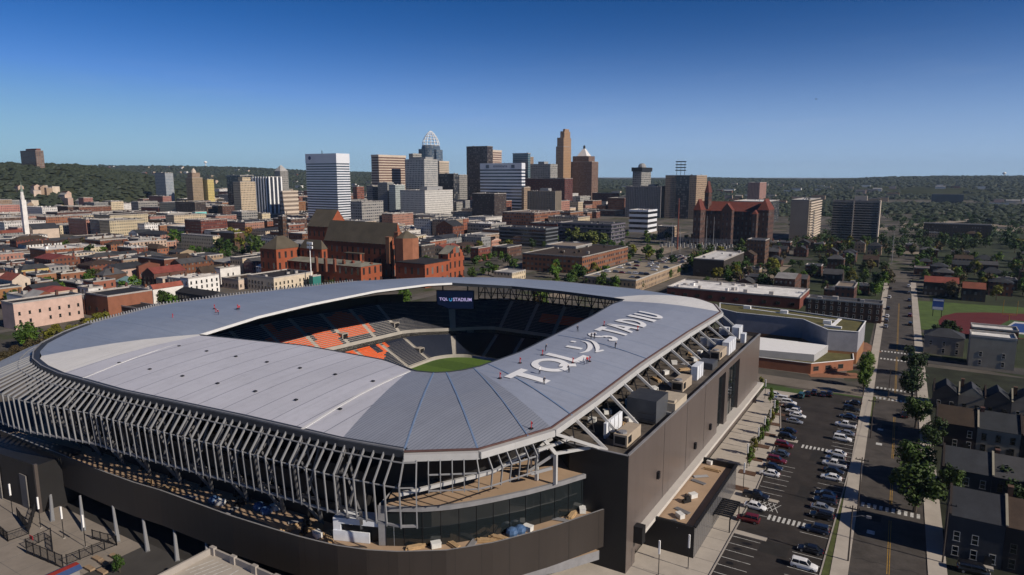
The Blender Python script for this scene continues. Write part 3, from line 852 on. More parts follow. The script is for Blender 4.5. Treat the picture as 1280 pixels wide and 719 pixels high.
# entrance plaza in front of the stadium, and the pavement along the block
flat([(-260, 20), (-20, 20), (-20, 88), (-260, 88)], .0, 'plaza', mat('plaza_slab', (.235, .205, .175), .9, .16, .12))
flat([(-41.5, 88), (-25.5, 88), (-25.5, 236), (-41.5, 236)], .02, 'pavement', m_conc_w)
mb = MB()
for k in range(34):
    y = 92 + k * 4.3
    mb.box(-38.5, -28 if y > 150 else -27, y, y + .1, .02, .028)
for k in range(26): mb.box(-200 + k * 6, -199.9 + k * 6, 30, 86, .0, .01)
for k in range(9): mb.box(-200, -40, 32 + k * 6, 32.1 + k * 6, .0, .01)
structure(mb, 'pavement_joint', [m_concd])
flat([(-70, 60), (-38, 60), (-38, 112), (-70, 112)], .018, 'pavement', m_conc_w)
# bottom-left yard of darker asphalt
flat([(-123, 40), (-80, 40), (-80, 68), (-123, 68)], .03, 'yard', m_asph)
flat([(-250, 67), (-45, 67), (-45, 92), (-250, 92)], .015, 'undercroft_floor', mat('undercroft', (.03, .028, .027), .9, .2, .2))  # shade beneath the stadium, put into the colour of a dark ground sheet
# lot
lot = [(-27.6, 88), (-10.8, 88), (-10.8, 236), (-29, 236), (-33, 226), (-33.5, 214), (-29.5, 192), (-28.5, 170), (-27.6, 150)]
flat(lot, .05, 'car_park', m_asph2)
mb = MB(); lk = [(-27.6, 88), (-27.6, 150), (-28.5, 170), (-29.5, 192), (-33.5, 214), (-33, 226)]
for p, q in zip(lk, lk[1:]): mb.bar((p[0], p[1], .06), (q[0], q[1], .06), .25, .24)
mb.bar((-10.9, 88, .06), (-10.9, 236, .06), .25, .24)
structure(mb, 'kerb', [m_conc])
mb = MB()
for k in range(47):
    y = 92 + 2.85 * k
    if not 131 < y < 137.5 and not 170 < y < 174: mb.box(-16.4, -11.1, y, y + .13, .05, .056)
    if y < 130 or 138 < y < 143 or 148 < y < 170: mb.box(-27.4, -22.2, y, y + .13, .05, .056)
for k in range(5):
    mb.bar((-27.2 + k, 143.4, .056), (-25.6 + k, 147.4, .056), .13, .01); mb.bar((-25.6 + k, 143.4, .057), (-27.2 + k, 147.4, .057), .13, .01)
structure(mb, 'parking_marking', [m_line])
mb = MB()
for y in (139.5, 183.5, 172.5):
    for k in range(9 if y != 172.5 else 0): mb.box(-23.0 + k * .95, -22.5 + k * .95, y, y + 2.4, .05, .057)
structure(mb, 'crosswalk', [m_line])
mb = MB(); mb.box(-27.5, -21.4, 130.2, 131.8, .05, .17); mb.box(-27.5, -22.4, 147.8, 149.2, .05, .17); mb.box(-27.8, -24.4, 186, 188, .05, .17)
structure(mb, 'kerb_island', [m_conc_w])
flat([(-10.7, 88), (-8.9, 88), (-8.9, 240), (-10.7, 240)], .08, 'verge', m_hedge)
# the street on the right bends slightly
def SX(y): return -.3 - (y - 120) * .0285
ys = [60, 120, 200, 300, 420, 520]
mb = MB(); mp = MB(); my = MB(); mk = MB()
for a, b in zip(ys, ys[1:]):
    xa, xb = SX(a), SX(b)
    q = lambda l, r, z: [(xa + l, a, z), (xa + r, a, z), (xb + r, b, z), (xb + l, b, z)]
    mb.poly(q(-6.2, 6.2, .03)); mp.poly(q(-9.0, -6.2, .15)); mp.poly(q(6.2, 9.2, .15))
    mk.poly([(xa - 6.2, a, .03), (xb - 6.2, b, .03), (xb - 6.2, b, .15), (xa - 6.2, a, .15)]); mk.poly([(xa + 6.2, a, .15), (xb + 6.2, b, .15), (xb + 6.2, b, .03), (xa + 6.2, a, .03)])
structure(mb, 'street', [mat('street_asphalt', (.066, .058, .052), .9, .35, .25)]); structure(mp, 'pavement', [m_conc_w]); structure(mk, 'kerb', [m_conc])
for a, b in ((130, 152), (160, 180), (188, 222), (245, 300), (310, 430)):
    for s in (-.18, .18): my.bar((SX(a) + s, a, .036), (SX(b) + s, b, .036), .13, .01)
structure(my, 'centre_line', [m_yel])
# cross streets
strip((-10, 122), (90, 122), 11, .034, 'street', m_asph)
strip((-60, 243), (140, 243), 10, .034, 'street', mat('street_pale', (.17, .145, .12), .9, .2, .1))
strip((-60, 300), (140, 300), 10, .036, 'street', m_asph)
strip((-900, 262), (-20, 262), 13, .03, 'street', mat('street_worn', (.12, .108, .095), .9, .2, .1))
mb = MB()
for y in (117.0, 156.0, 238.5, 250.5, 293, 306):
    for k in range(10): mb.box(SX(y) - 5.6 + k * 1.15, SX(y) - 5.0 + k * 1.15, y, y + 2.2, .034, .042)
structure(mb, 'crosswalk', [m_line])
mb = MB()
for y in (144, 196, 208): mb.box(SX(y) - 4, SX(y) - 2.6, y, y + 1.6, .034, .042)
structure(mb, 'road_marking', [m_line])
flat([(-22, 236.5), (-9, 236.5), (-9, 238), (-22, 238)], .06, 'verge', m_grass)
flat([(-46, 231), (-30, 231), (-30, 236), (-46, 236)], .06, 'verge', m_grass)
flat([(9.2, 88), (120, 88), (120, 290), (3.2, 290)], .01, 'lawn', mat('yard_grass', (.022, .026, .014), .95, .5, .15))
mb = MB()
for a, b, x0_, w_ in ((100, 104, -4, 3), (126, 131, -22, 5), (150, 153, -5, 2.2), (176, 184, -20, 3), (190, 192, 0, 3), (210, 214, -6, 4), (228, 231, -3, 3), (152, 160, -19.5, 2.5)): mb.poly([(x0_, a, .062 if x0_ < -10 else .0345), (x0_ + w_, a, .062 if x0_ < -10 else .0345), (x0_ + w_, b, .062 if x0_ < -10 else .0345), (x0_, b, .062 if x0_ < -10 else .0345)])
structure(mb, 'tar_patch', [mat('tar_patch', (.022, .02, .019), .85, .2, .4)])
flat([(10, 300), (700, 60), (900, 1500), (-25, 1500)], -.02, 'meadow', mat('wooded_ground', (.030, .040, .016), .95, .45, .03))
flat([(-70, 310), (-16, 310), (-30, 900), (-120, 900)], -.02, 'meadow', MATS['wooded_ground'])
strip(L(588, 356, 0), L(672, 316, 0), 15, .022, 'parkway', MATS['street_pale'])
strip(L(900, 352, 0), L(820, 372, 0), 10, .022, 'street', MATS['street_pale'])
mb = MB(); ro = random.Random(3)
for k in range(46):
    y = 93.4 + 2.85 * k
    for x in (-13.6 + ro.uniform(-1, 1), -24.8 + ro.uniform(-1, 1)):
        if ro.random() < .35 or (x < -20 and not (y < 130 or 138 < y < 170)): continue
        n = 9; r0 = ro.uniform(.25, .7); mb.poly([(x + r0 * ro.uniform(.6, 1.3) * cos(2 * pi * i / n) * 1.6, y + r0 * ro.uniform(.6, 1.2) * sin(2 * pi * i / n), .0525) for i in range(n)])
structure(mb, 'oil_stain', [mat('oil_stain', (.012, .011, .011), .55, .3, 2)])
mb = MB()
for k in range(7): 
    y = 98 + 19 * k; pts_ = [(-22 + i * .9, y + ro.uniform(-.5, .5) + (i * .25 if k % 2 else 0), .053) for i in range(7)]
    for p, q in zip(pts_, pts_[1:]): mb.bar(p, q, .09, .004)
for k in range(9):
    y = 112 + 21 * k; pts_ = [(SX(y) - 5.5 + i * 1.3, y + ro.uniform(-.6, .6), .0335) for i in range(9)]
    for p, q in zip(pts_, pts_[1:]): mb.bar(p, q, .1, .004)
structure(mb, 'crack_seal', [mat('crack_seal', (.012, .011, .011), .7, .3, 2)])
# planted beds on the pavement
for k in range(8):
    y = 150 + k * 9.3
    x = -31.2 - (k * .25)
    mb = MB(); mb.box(x - 1.9, x + 1.9, y, y + 2.3, .02, .14)
    structure(mb, 'flower_bed', [mat('mulch', (.10, .055, .035), .95, .3, 1.5)])

# ------------------------------------------------------------------ vehicles
m_tyre = mat('tyre', (.015, .015, .015), .8, .1, 1); m_rim = mat('rim', (.45, .45, .46), .3, .05, 1, metal=.8)
m_cglass = mat('car_glass', (.012, .014, .018), .05, .05, 1, spec=.8)
m_lamp = mat('headlamp', (.6, .6, .6), .1, .02, 1, spec=.8); m_tail = mat('tail_lamp', (.25, .01, .01), .2, .05, 1)
PAINT = {}
def paint(n, c, metal=.1):
    m, nt, b = _nodes('paint_' + n); b.inputs['Base Color'].default_value = (*c, 1); b.inputs['Roughness'].default_value = .28; b.inputs['Coat Weight'].default_value = .6; b.inputs['Metallic'].default_value = metal
    PAINT[n] = m
for n, c, k in (('white', (.72, .72, .72), 0), ('silver', (.40, .41, .42), .5), ('grey', (.16, .165, .17), .4), ('black', (.010, .010, .012), .1), ('dark blue', (.018, .03, .065), .3),
             ('blue grey', (.10, .13, .17), .4), ('dark red', (.15, .014, .016), .2), ('teal', (.04, .12, .13), .2), ('yellow', (.5, .28, .03), 0), ('tan', (.34, .28, .2), .3)): paint(n, c, k)

def loft(mb, st, mi=0, cap=True):
    """stations along x: (x, half width, z bottom, z top, top half width)"""
    rings = []
    for x, w, zb, zt, wt in st:
        zm = zb + (zt - zb) * .55
        rings.append([(x, -w * .92, zb), (x, -w, zm), (x, -wt, zt - .04), (x, -wt * .9, zt), (x, wt * .9, zt), (x, wt, zt - .04), (x, w, zm), (x, w * .92, zb)])
    for a, b in zip(rings, rings[1:]):
        for k in range(8):
            k2 = (k + 1) % 8
            mb.poly([a[k], b[k], b[k2], a[k2]], mi)
    if cap: mb.poly(rings[0], mi); mb.poly(list(reversed(rings[-1])), mi)

def car_proto(kind):
    H = {'sedan': 1.42, 'suv': 1.72, 'pickup': 1.8, 'van': 1.95}[kind]; Ln = {'sedan': 2.3, 'suv': 2.3, 'pickup': 2.75, 'van': 2.5}[kind]
    hd = {'sedan': .82, 'suv': 1.0, 'pickup': 1.08, 'van': 1.05}[kind]
    mb = MB()
    loft(mb, [(-Ln, .70, .42, hd - .14, .66), (-Ln + .14, .86, .28, hd, .78), (-Ln + .6, .91, .24, hd + .03, .84), (-.5, .92, .22, hd + .04, .86), (.8, .92, .22, hd + .02, .86), (Ln - .7, .90, .24, hd - .08, .82), (Ln - .2, .82, .28, hd - .2, .74), (Ln, .62, .38, hd - .34, .58)])
    me = mb.mesh('parked_car', [PAINT['white']], smooth=False)
    body = link('parked_car', me); place(body, 0, -900, 0)
    a, b_, c_, d = {'sedan': (-1.75, -1.0, .35, 1.15), 'suv': (-2.2, -1.9, .4, 1.1), 'pickup': (-.75, -.55, .65, 1.3), 'van': (-2.4, -2.2, 1.2, 1.9)}[kind]
    g = MB(); loft(g, [(a, .80, hd - .02, hd + .06, .80), (b_, .80, hd, H - .06, .64), (c_, .80, hd, H - .06, .64), (d, .80, hd - .02, hd + .04, .80)])
    o = link('window_glass', g.mesh('window_glass', [m_cglass]), body)
    r = MB(); loft(r, [(b_ - .12, .6, H - .09, H - .05, .58), (b_ + .1, .67, H - .09, H, .6), (c_ - .2, .67, H - .09, H, .6), (c_ + .1, .6, H - .09, H - .05, .58)])
    for s in (-1, 1):
        r.bar((a + .15, s * .79, hd + .06), (b_ + .02, s * .66, H - .07), .12, .08); r.bar(((b_ + c_) / 2, s * .81, hd + .04), ((b_ + c_) / 2, s * .665, H - .06), .1, .06)
        r.bar((d - .08, s * .79, hd + .03), (c_, s * .66, H - .07), .09, .07)
    o = link('car_roof', r.mesh('car_roof', [PAINT['white']]), body)
    if kind == 'pickup':
        k = MB(); k.box(-2.6, -.85, -.72, .72, hd + .02, hd + .06); link('cargo_bed', k.mesh('cargo_bed', [m_black]), body)
    wm = MB()
    for k in range(14):
        p, q = 2 * pi * k / 14, 2 * pi * (k + 1) / 14
        A0, A1 = (.34 * cos(p), .34 * sin(p)), (.34 * cos(q), .34 * sin(q))
        wm.poly([(A0[0], -.11, A0[1]), (A1[0], -.11, A1[1]), (A1[0], .11, A1[1]), (A0[0], .11, A0[1])], 0)
        for y in (-.111, .111):
            wm.poly([(A0[0], y, A0[1]), (A1[0], y, A1[1]), (A1[0] * .62, y, A1[1] * .62), (A0[0] * .62, y, A0[1] * .62)], 0)
            wm.poly([(A0[0] * .62, y * .96, A0[1] * .62), (A1[0] * .62, y * .96, A1[1] * .62), (0, y * .96, 0)], 1)
    wme = wm.mesh('wheel', [m_tyre, m_rim])
    for x in (-Ln + .85, Ln - .85):
        for y in (-.84, .84): link('wheel', wme, body).location = (x, y, .34)
    hm = MB(); hm.obox((0, 0, 0), (.07, 0, 0), (0, .2, 0), (0, 0, .08)); hme = hm.mesh('headlight', [m_lamp]); tme = hm.mesh('tail_light', [m_tail])
    for y in (-.55, .55):
        link('headlight', hme, body).location = (Ln - .13, y, hd - .32); link('tail_light', tme, body).location = (-Ln + .02, y, hd - .16)
    for ob in [body] + list(body.children):
        for sl in ob.material_slots:
            if sl.material == PAINT['white']: sl.link = 'OBJECT'
    remember(body)
    return body
CARP = {k: car_proto(k) for k in ('sedan', 'suv', 'pickup', 'van')}
USED = {k: False for k in CARP}
ALLCARS = []
def car(x, y, rot, kind, col, label, group='cars parked in the stadium car park', cat='car', z=.06, simple=False):
    p = CARP[kind]
    if simple:
        c = p.copy(); COL.objects.link(c)
        for ch in KIDS[p.name]:
            if ch.name.startswith(('window_glass', 'car_roof')): copy_tree(ch, c)
    else: c = copy_tree(p)
    place(c, x, y, z, rot)
    tag(c, label, cat, group)
    for ob in [c] + list(c.children):
        for sl in ob.material_slots:
            if sl.link == 'OBJECT': sl.material = PAINT[col]
    ALLCARS.append(c)
    return c
ORD = ['first', 'second', 'third', 'fourth', 'fifth', 'sixth', 'seventh', 'eighth', 'ninth', 'tenth', 'eleventh', 'twelfth', 'thirteenth', 'fourteenth', 'fifteenth', 'sixteenth', 'seventeenth', 'eighteenth', 'nineteenth', 'twentieth']
ORD += ['twenty-' + o for o in ORD[:9]] + ['thirtieth'] + ['thirty-' + o for o in ORD[:9]] + ['fortieth'] + ['forty-' + o for o in ORD[:9]] + ['fiftieth'] + ['fifty-' + o for o in ORD[:9]]
KW = {'suv': 'SUV', 'sedan': 'saloon car', 'pickup': 'pickup truck', 'van': 'van'}
rowA = [(969, 493, 'sedan', 'white'), (976, 498, 'suv', 'white'), (986, 503, 'suv', 'white'), (990, 508, 'sedan', 'black'), (992, 513, 'sedan', 'white'), (997, 519, 'sedan', 'white'), (993, 526, 'sedan', 'silver'),
        (985, 538, 'sedan', 'black'), (984, 546, 'suv', 'black'), (980, 556, 'suv', 'dark red'), (975, 566, 'sedan', 'blue grey'), (971, 575, 'suv', 'dark red'), (966, 583, 'sedan', 'dark blue'), (962, 591, 'sedan', 'white'),
        (945, 619, 'pickup', 'black'), (944, 632, 'sedan', 'white'), (935, 648, 'suv', 'dark red')]
for k, (px, py, kd, cl) in enumerate(rowA):
    x, y, _ = L(px, py, .7)
    car(x, y, R.uniform(-.05, .05) + (pi if k % 3 == 1 else 0), kd, cl, f'{cl} {KW[kd]}, {ORD[k]} from the far end of the parking row beside the planters')
rowB = [(1067, 503, 'sedan', 'black'), (1064, 511, 'suv', 'black'), (1060, 520, 'sedan', 'dark blue'), (1057, 531, 'pickup', 'white'), (1057, 541, 'sedan', 'silver'), (1053, 548, 'suv', 'white'), (1046, 566, 'sedan', 'white'), (1044, 573, 'suv', 'silver'), (1043, 580, 'pickup', 'white'), (1042, 588, 'sedan', 'black'),
        (1039, 596, 'sedan', 'white'), (1032, 617, 'sedan', 'black'), (1031, 625, 'suv', 'dark blue'), (1028, 634, 'sedan', 'silver'), (1027, 644, 'suv', 'black'), (1021, 661, 'suv', 'dark blue'), (1013, 686, 'sedan', 'black'), (1005, 706, 'suv', 'white')]
for k, (px, py, kd, cl) in enumerate(rowB):
    x, y, _ = L(px, py, .7)
    car(x, y, R.uniform(-.05, .05) + (pi if k % 4 != 1 else 0), kd, cl, f'{cl} {KW[kd]}, {ORD[k]} from the far end of the row along the hedge')
rowC = [(1002, 494, 'suv', 'teal'), (1010, 492, 'sedan', 'black'), (1018, 490.5, 'suv', 'black'), (1029, 492, 'sedan', 'dark blue'), (1037, 492.5, 'suv', 'black')]
for k, (px, py, kd, cl) in enumerate(rowC):
    x, y, _ = L(px, py, .7)
    car(x, y, pi / 2 + R.uniform(-.05, .05), kd, cl, f'{cl} {KW[kd]}, {ORD[k]} from the stadium at the car park far end')
x, y, _ = L(1130, 518, .7); car(x, y, pi / 2 + .1, 'sedan', 'black', 'black saloon car driving on the street beside the car park', 'cars on the street')
x, y, _ = L(1090, 398, .7)
stp = [(1120, 372, 'suv', 'white'), (1122, 396, 'sedan', 'white'), (1119, 402, 'suv', 'grey'), (1137, 384, 'sedan', 'black'), (1136, 394, 'suv', 'dark red'), (1139, 366, 'sedan', 'grey'), (1138, 405, 'suv', 'black'), (1120, 386, 'sedan', 'black'), (1137, 375, 'sedan', 'dark blue'), (1119, 409, 'sedan', 'silver'), (1123, 361, 'sedan', 'black'), (1139, 358, 'suv', 'white'), (1127, 347, 'sedan', 'grey')]
for k, (px, py, kd, cl) in enumerate(stp):
    x, y, _ = L(px, py, .7); s = -1 if px < 1130 else 1
    x = SX(y) + s * 5.0
    car(x, y, pi / 2 - .03, kd, cl, f'{cl} {KW[kd]} at the kerb of the far street, {ORD[k]} of the line from the school corner' if False else f'{cl} {KW[kd]} parked on the {"school" if s < 0 else "running track"} side of the far street, {ORD[k]} there', 'cars parked along the far street')
x, y, _ = L(1217, 712, .7); car(x, y, 0.1, 'van', 'black', 'dark van with two orange beacons at the corner of the row houses', 'cars on the street', 'van')

# roof-top car park of the brick civic building (far, small) is filled in with the town
# ------------------------------------------------------------------ trees
def crown_mesh(name, mats, Rr, Hh, n, leaf, seed, zc=0.0, clumps=16, squash=1.0):
    r = random.Random(seed); mb = MB(); cs = []
    for k in range(clumps):
        a = r.uniform(0, 2 * pi); rad = Rr * sqrt(r.random()) * .78; z = r.uniform(-.42, .5) * Hh
        lim = sqrt(max(.08, 1 - (2 * abs(z) / Hh) ** 2 * .8)); cs.append((Vector((rad * cos(a) * lim, rad * sin(a) * lim, z + zc)), r.uniform(.26, .5) * Rr))
    for i in range(n):
        c, cr = cs[r.randrange(clumps)]
        d = Vector((r.gauss(0, 1), r.gauss(0, 1), r.gauss(0, .8))).normalized()
        p = c + d * cr * r.uniform(.55, 1.08)
        nn = (d + Vector((r.gauss(0, .5), r.gauss(0, .5), r.gauss(.35, .5)))).normalized()
        a = nn.cross(Vector((r.gauss(0, 1), r.gauss(0, 1), r.gauss(0, 1)))).normalized(); b = nn.cross(a)
        s = leaf * r.uniform(.55, 1.3); s2 = s * r.uniform(.45, .8)
        mb.poly([p - a * s, p - b * s2, p + a * s, p + b * s2], 0)
    return mb.mesh(name, mats)
def trunk_mesh(name, h, r, spread, seed):
    rr = random.Random(seed); mb = MB()
    mb.tube([(0, 0, -.1), (.05, .03, h * .5), (0, .05, h)], [r * 1.3, r, r * .6], 7)
    for k in range(5):
        a = k * 1.256 + rr.uniform(-.4, .4)
        mb.tube([(0, .03, h * rr.uniform(.6, .95)), (spread * .5 * cos(a), spread * .5 * sin(a), h * 1.2), (spread * cos(a), spread * sin(a), h * 1.55)], [r * .5, r * .3, r * .12], 5)
    return mb.mesh(name, [mat('bark', (.07, .055, .042), .95, .3, 2)])
LEAF = {'dark green': leafmat('leaf_dark', (.020, .040, .011)), 'mid green': leafmat('leaf_mid', (.034, .066, .014)), 'bright green': leafmat('leaf_bright', (.055, .105, .014)),
        'yellow green': leafmat('leaf_yellow', (.115, .120, .018)), 'dull brown': leafmat('leaf_brown', (.062, .052, .026)), 'orange': leafmat('leaf_orange', (.19, .10, .015)), 'pale green': leafmat('leaf_pale', (.085, .105, .028))}
CROWN = {}
for k, n in enumerate(LEAF):
    for lod, (nl, lf) in {'near': (2600, .30), 'mid': (900, .52), 'far': (300, .85)}.items():
        for v in range(2 if lod != 'near' else 1): CROWN[n, lod, v] = crown_mesh('crown', [LEAF[n]], 3.6, 6.4, nl, lf, 50 + k * 7 + v * 31 + len(lod), 5.6)
TRUNK = {l: trunk_mesh('trunk', 3.4, .24, 2.2, 5) for l in ('near',)}
TREES = []
def tree(x, y, h=9.0, col='mid green', wide=1.0, z=0.0, label=None, name='broadleaf_tree', lod=None, group='town trees'):
    w = W(x, y, z); d = w.length
    lod = lod or ('near' if w.y < 260 else 'mid' if w.y < 520 else 'far')
    t = root(name, label, 'tree', x, y, z, group, rot=R.uniform(0, 6.28))
    s = h / 9.0; t.scale = (s * wide, s * wide, s)
    link('trunk', TRUNK['near'], t); link('crown', CROWN[col, lod, R.randrange(2) if lod != 'near' else 0], t)
    TREES.append((t, col, h, x, y))
    return t

# ------------------------------------------------------------------ small things
def lamp_post(px, py, label, h=6.6, z=0.0, group='slim lamp posts on the plaza'):
    x, y, _ = L(px, py, z)
    t = root('lamp_post', label, 'lamp post', x, y, z, group)
    mb = MB(); mb.tube([(x, y, z), (x, y, z + h * .62)], .075, 6); part(mb, 'post', m_black, t)
    mb = MB(); mb.box(x - .14, x + .14, y - .14, y + .14, z + h * .62, z + h); part(mb, 'light_column', m_white, t)
    mb = MB(); mb.box(x - .22, x + .22, y - .22, y + .22, z, z + .12); part(mb, 'base', m_conc, t)
for k, (px, py) in enumerate(((15.8, 642), (51, 660), (80, 673), (107, 684))): lamp_post(px, py, f'slim white topped lamp post, {ORD[k]} along the entrance plaza towards the slanted columns')
for k, (px, py) in enumerate(((823, 719), (860, 711))): lamp_post(px, py, ('slim lamp post at the foot of the tall bronze block', 'slim lamp post in front of the dark pavilion')[k], 6.6)
for k, (px, py) in enumerate(((929, 611), (933.5, 585), (947, 563), (955, 548), (962, 538), (967, 526), (956, 498))): lamp_post(px, py, f'slim white topped lamp post, {ORD[k]} beyond the dark pavilion along the planted pavement', 6.2)
for k, (px, py) in enumerate(((936.5, 583), (941.5, 570), (950, 556), (957, 544), (963.5, 532), (970, 521), (963, 504), (951, 490))):
    x, y, _ = L(px, py, 0)
    t = tree(x, y, 4.6, 'yellow green' if k % 3 == 1 else 'bright green', .55, label=f'small young tree, {ORD[k]} from the dark pavilion in the planted pavement', name='young_tree', lod='mid', group='young trees along the stadium pavement')
def utility_pole(px, py, h, label, arms=1, r=.16):
    x, y, _ = L(px, py, 0)
    t = root('utility_pole', label, 'utility pole', x, y, 0, 'poles along the street')
    mb = MB(); mb.tube([(x, y, 0), (x, y, h)], [r, r * .7], 7); part(mb, 'pole', mat('pole_wood', (.055, .045, .04), .9, .2, 1), t)
    if arms:
        mb = MB(); mb.bar((x - 1.3, y, h - .6), (x + 1.3, y, h - .6), .14)
        for k in (-1.1, -.4, .4, 1.1): mb.box(x + k - .06, x + k + .06, y - .06, y + .06, h - .52, h - .25)
        part(mb, 'crossarm', m_dark, t)
    if arms == 2:
        mb = MB(); mb.tube([(x, y, h * .8), (x + 1.5, y, h * .86), (x + 2.6, y, h * .86)], .06, 5); mb.box(x + 2.3, x + 3.1, y - .15, y + .15, h * .84, h * .88); part(mb, 'lamp_arm', m_steel, t)
utility_pole(1060, 702, 11, 'dark wooden pole on the pavement by the near end of the car park hedge', 2)
utility_pole(1072, 639, 12, 'dark wooden pole with crossarm halfway along the car park hedge', 1)
utility_pole(1088, 548, 11, 'wooden pole near the crosswalk beyond the middle of the car park', 1)
utility_pole(1178, 704, 12, 'pole in front of the nearest row houses at the street corner', 1)
utility_pole(1141, 352, 17, 'tall thin pole at the head of the far street', 0)
utility_pole(1110, 500, 10, 'pole on the pavement at the far end of the car park hedge', 2)

def traffic_signal(px, py, label):
    x, y, _ = L(px, py, 0); t = root('traffic_signal', label, 'traffic signal', x, y, 0)
    mb = MB(); mb.tube([(x, y, 0), (x, y, 6)], .11, 6); mb.tube([(x, y, 5.6), (x + 5, y, 6)], .07, 5); part(mb, 'mast', m_steel, t)
    mb = MB(); mb.box(x + 4.6, x + 4.95, y - .2, y + .2, 5, 6); part(mb, 'signal_head', m_black, t)
traffic_signal(1088, 402, 'traffic signal mast at the white kerbed corner of the far street')

# railings and turnstile gates on the plaza
def railing(pts, label, h=1.9):
    P = [L(*p, 0) for p in pts]; x, y = P[0][:2]
    t = root('railing', label, 'railing', x, y, 0, 'black railings on the entrance plaza')
    mb = MB(); pb = MB()
    for a, b in zip(P, P[1:]):
        a, b = Vector(a), Vector(b); n = max(1, int((b - a).length / 2.0))
        for z in (.2, h): mb.bar(a + Vector((0, 0, z)), b + Vector((0, 0, z)), .1)
        m = max(2, int((b - a).length / .22))
        for i in range(m): mb.bar(a.lerp(b, i / m) + Vector((0, 0, .2)), a.lerp(b, i / m) + Vector((0, 0, h)), .035)
        for i in range(n + 1): pb.bar(a.lerp(b, i / n), a.lerp(b, i / n) + Vector((0, 0, h + .15)), .16)
    part(mb, 'rail_panel', m_black, t); part(pb, 'rail_post', m_black, t)
railing([(0, 668), (10, 677), (36, 668)], 'black railing at the far left end of the plaza')
railing([(22, 646), (36, 666), (44, 640)], 'black railing around the gate lane below the first lamp post')
railing([(33, 686), (64, 672), (66, 690)], 'black railing with a red sign board on its post')
railing([(34, 692), (79, 711)], 'tall black gate frame beside the red roofed kiosk', 2.6)
railing([(84, 706), (146, 682)], 'long black railing beside the plaza steps')
railing([(116, 674), (146, 682)], 'short black railing under the dark stadium fascia')
x, y, _ = L(76, 722, 0)
t = root('kiosk', 'small kiosk with a red and blue roof at the plaza edge', 'kiosk', x, y, 0)
mb = MB(); a = Vector(L(58, 722, 2.8)); b = Vector(L(98, 704, 2.8)); d = (b - a); n = Vector((-d.y, d.x, 0)).normalized() * 2.2
mb.poly([a - n * .2, b - n * .2, b + n * .35, a + n * .35], 0); mb.poly([a + n * .35 , b + n * .35, b + n * 1.0 - Vector((0, 0, .6)), a + n * 1.0 - Vector((0, 0, .6))], 1); mb.poly([b - n * .2, a - n * .2, a - n * .6 - Vector((0, 0, .6)), b - n * .6 - Vector((0, 0, .6))], 1)
part(mb, 'roof', [mat('kiosk_red', (.30, .035, .025), .6, .1, 1), mat('kiosk_blue', (.03, .06, .16), .6, .1, 1)], t)
mb = MB(); mb.obox((a + b) / 2 + n * .3 - Vector((0, 0, 1.6)), d / 2 * .95, n * .5, Vector((0, 0, 1.2))); part(mb, 'body', m_steel, t)
for k, (px, py) in enumerate(((122, 700), (130, 705), (143, 697), (112, 712), (128, 716))):
    x, y, _ = L(px, py, 0); mb = MB(); mb.box(x - 1.1, x + 1.1, y - .45, y + .45, 0.1, .46); mb.box(x - .9, x - .7, y - .4, y + .4, .03, .1); mb.box(x + .7, x + .9, y - .4, y + .4, .03, .1)
    solo(mb, 'pallet', [mat('pallet_wood', (.28, .20, .13), .9, .2, 2)], f'flat wooden pallet on the dark yard, {ORD[k]} from the plaza steps', 'pallet', x, y, 0, 'pallets on the dark yard')
x, y, _ = L(150, 716, 0); tree(x, y, 3.2, 'mid green', 1.0, label='small shrub in the dark yard beside the concrete parking deck', name='shrub', lod='mid', group='shrubs')
x, y, _ = L(39, 672, 1.6); mb = MB(); mb.box(x - .6, x + .6, y - .05, y + .05, 1.2, 2.0); solo(mb, 'red_sign', [mat('sign_red', (.35, .02, .03), .5, .1, 1)], 'small red sign board fixed on the plaza railing', 'sign', x, y, 0)
# dark gate building at the far left of the plaza
g0, g1 = L(-25, 612, 0), L(52, 641, 0)
gr = root('gatehouse', 'dark brown gate building at the end of the entrance plaza', 'building', g1[0], g1[1], 0)
mb = MB(); mb.wall(g0, g1, 0, 10.5, 0); mb.wall(g1, (g1[0], g1[1] + 9), 0, 10.5, 0)
mb.poly([(g0[0], g0[1], 10.5), (g1[0], g1[1], 10.5), (g1[0], g1[1] + 9, 10.5), (g0[0], g0[1] + 9, 10.5)], 0); part(mb, 'wall', m_dark, gr)
for f in (.35, .78):
    mb = MB(); p = Vector(g0).lerp(Vector(g1), f); mb.box(p.x - 1.4, p.x + 1.4, p.y - .25, p.y - .05, 0, 7.5); part(mb, 'door_panel', m_concd, gr)
mb = MB(); mb.box(g1[0] - .5, g1[0] + .1, g1[1] - .4, g1[1] + .2, 0, 10.8); part(mb, 'corner_post', m_brownp, gr)

# concrete parking deck at the bottom edge
px0 = L(265, 684, 9); t = root('parking_deck', 'pale concrete parking deck with painted bays below the stadium', 'parking deck', px0[0], px0[1], 0)
X0, Y1 = px0[0], px0[1]; X1, Y0 = X0 + 48, Y1 - 40
mb = MB(); mb.prism([(X0, Y0), (X1, Y0), (X1, Y1), (X0, Y1)], 0, 8.0, 0, 0); part(mb, 'deck_floor', m_conc_w, t)
mb = MB(); mb.box(X0, X0 + .35, Y0, Y1, 7.9, 9.1); mb.box(X0 + .35, X1, Y1 - .35, Y1, 7.9, 9.1)
for k in range(10): mb.box(X0 + .1 + k * 5.2, X0 + 1.2 + k * 5.2, Y1 - .6, Y1 + .05, 7.9, 9.4)
part(mb, 'parapet', m_conc, t)
mb = MB()
for k in range(5): mb.bar((X0 + 2.2 + k * 1.1, Y1 - 1.2, 8.01), (X0 + 1.0 + k * 1.1, Y1 - 5.5, 8.01), .14, .01)
for k in range(14): mb.box(X0 + 8 + k * 2.8, X0 + 8.14 + k * 2.8, Y1 - 6.2, Y1 - 1.0, 8.0, 8.012)
part(mb, 'bay_marking', m_line, t)

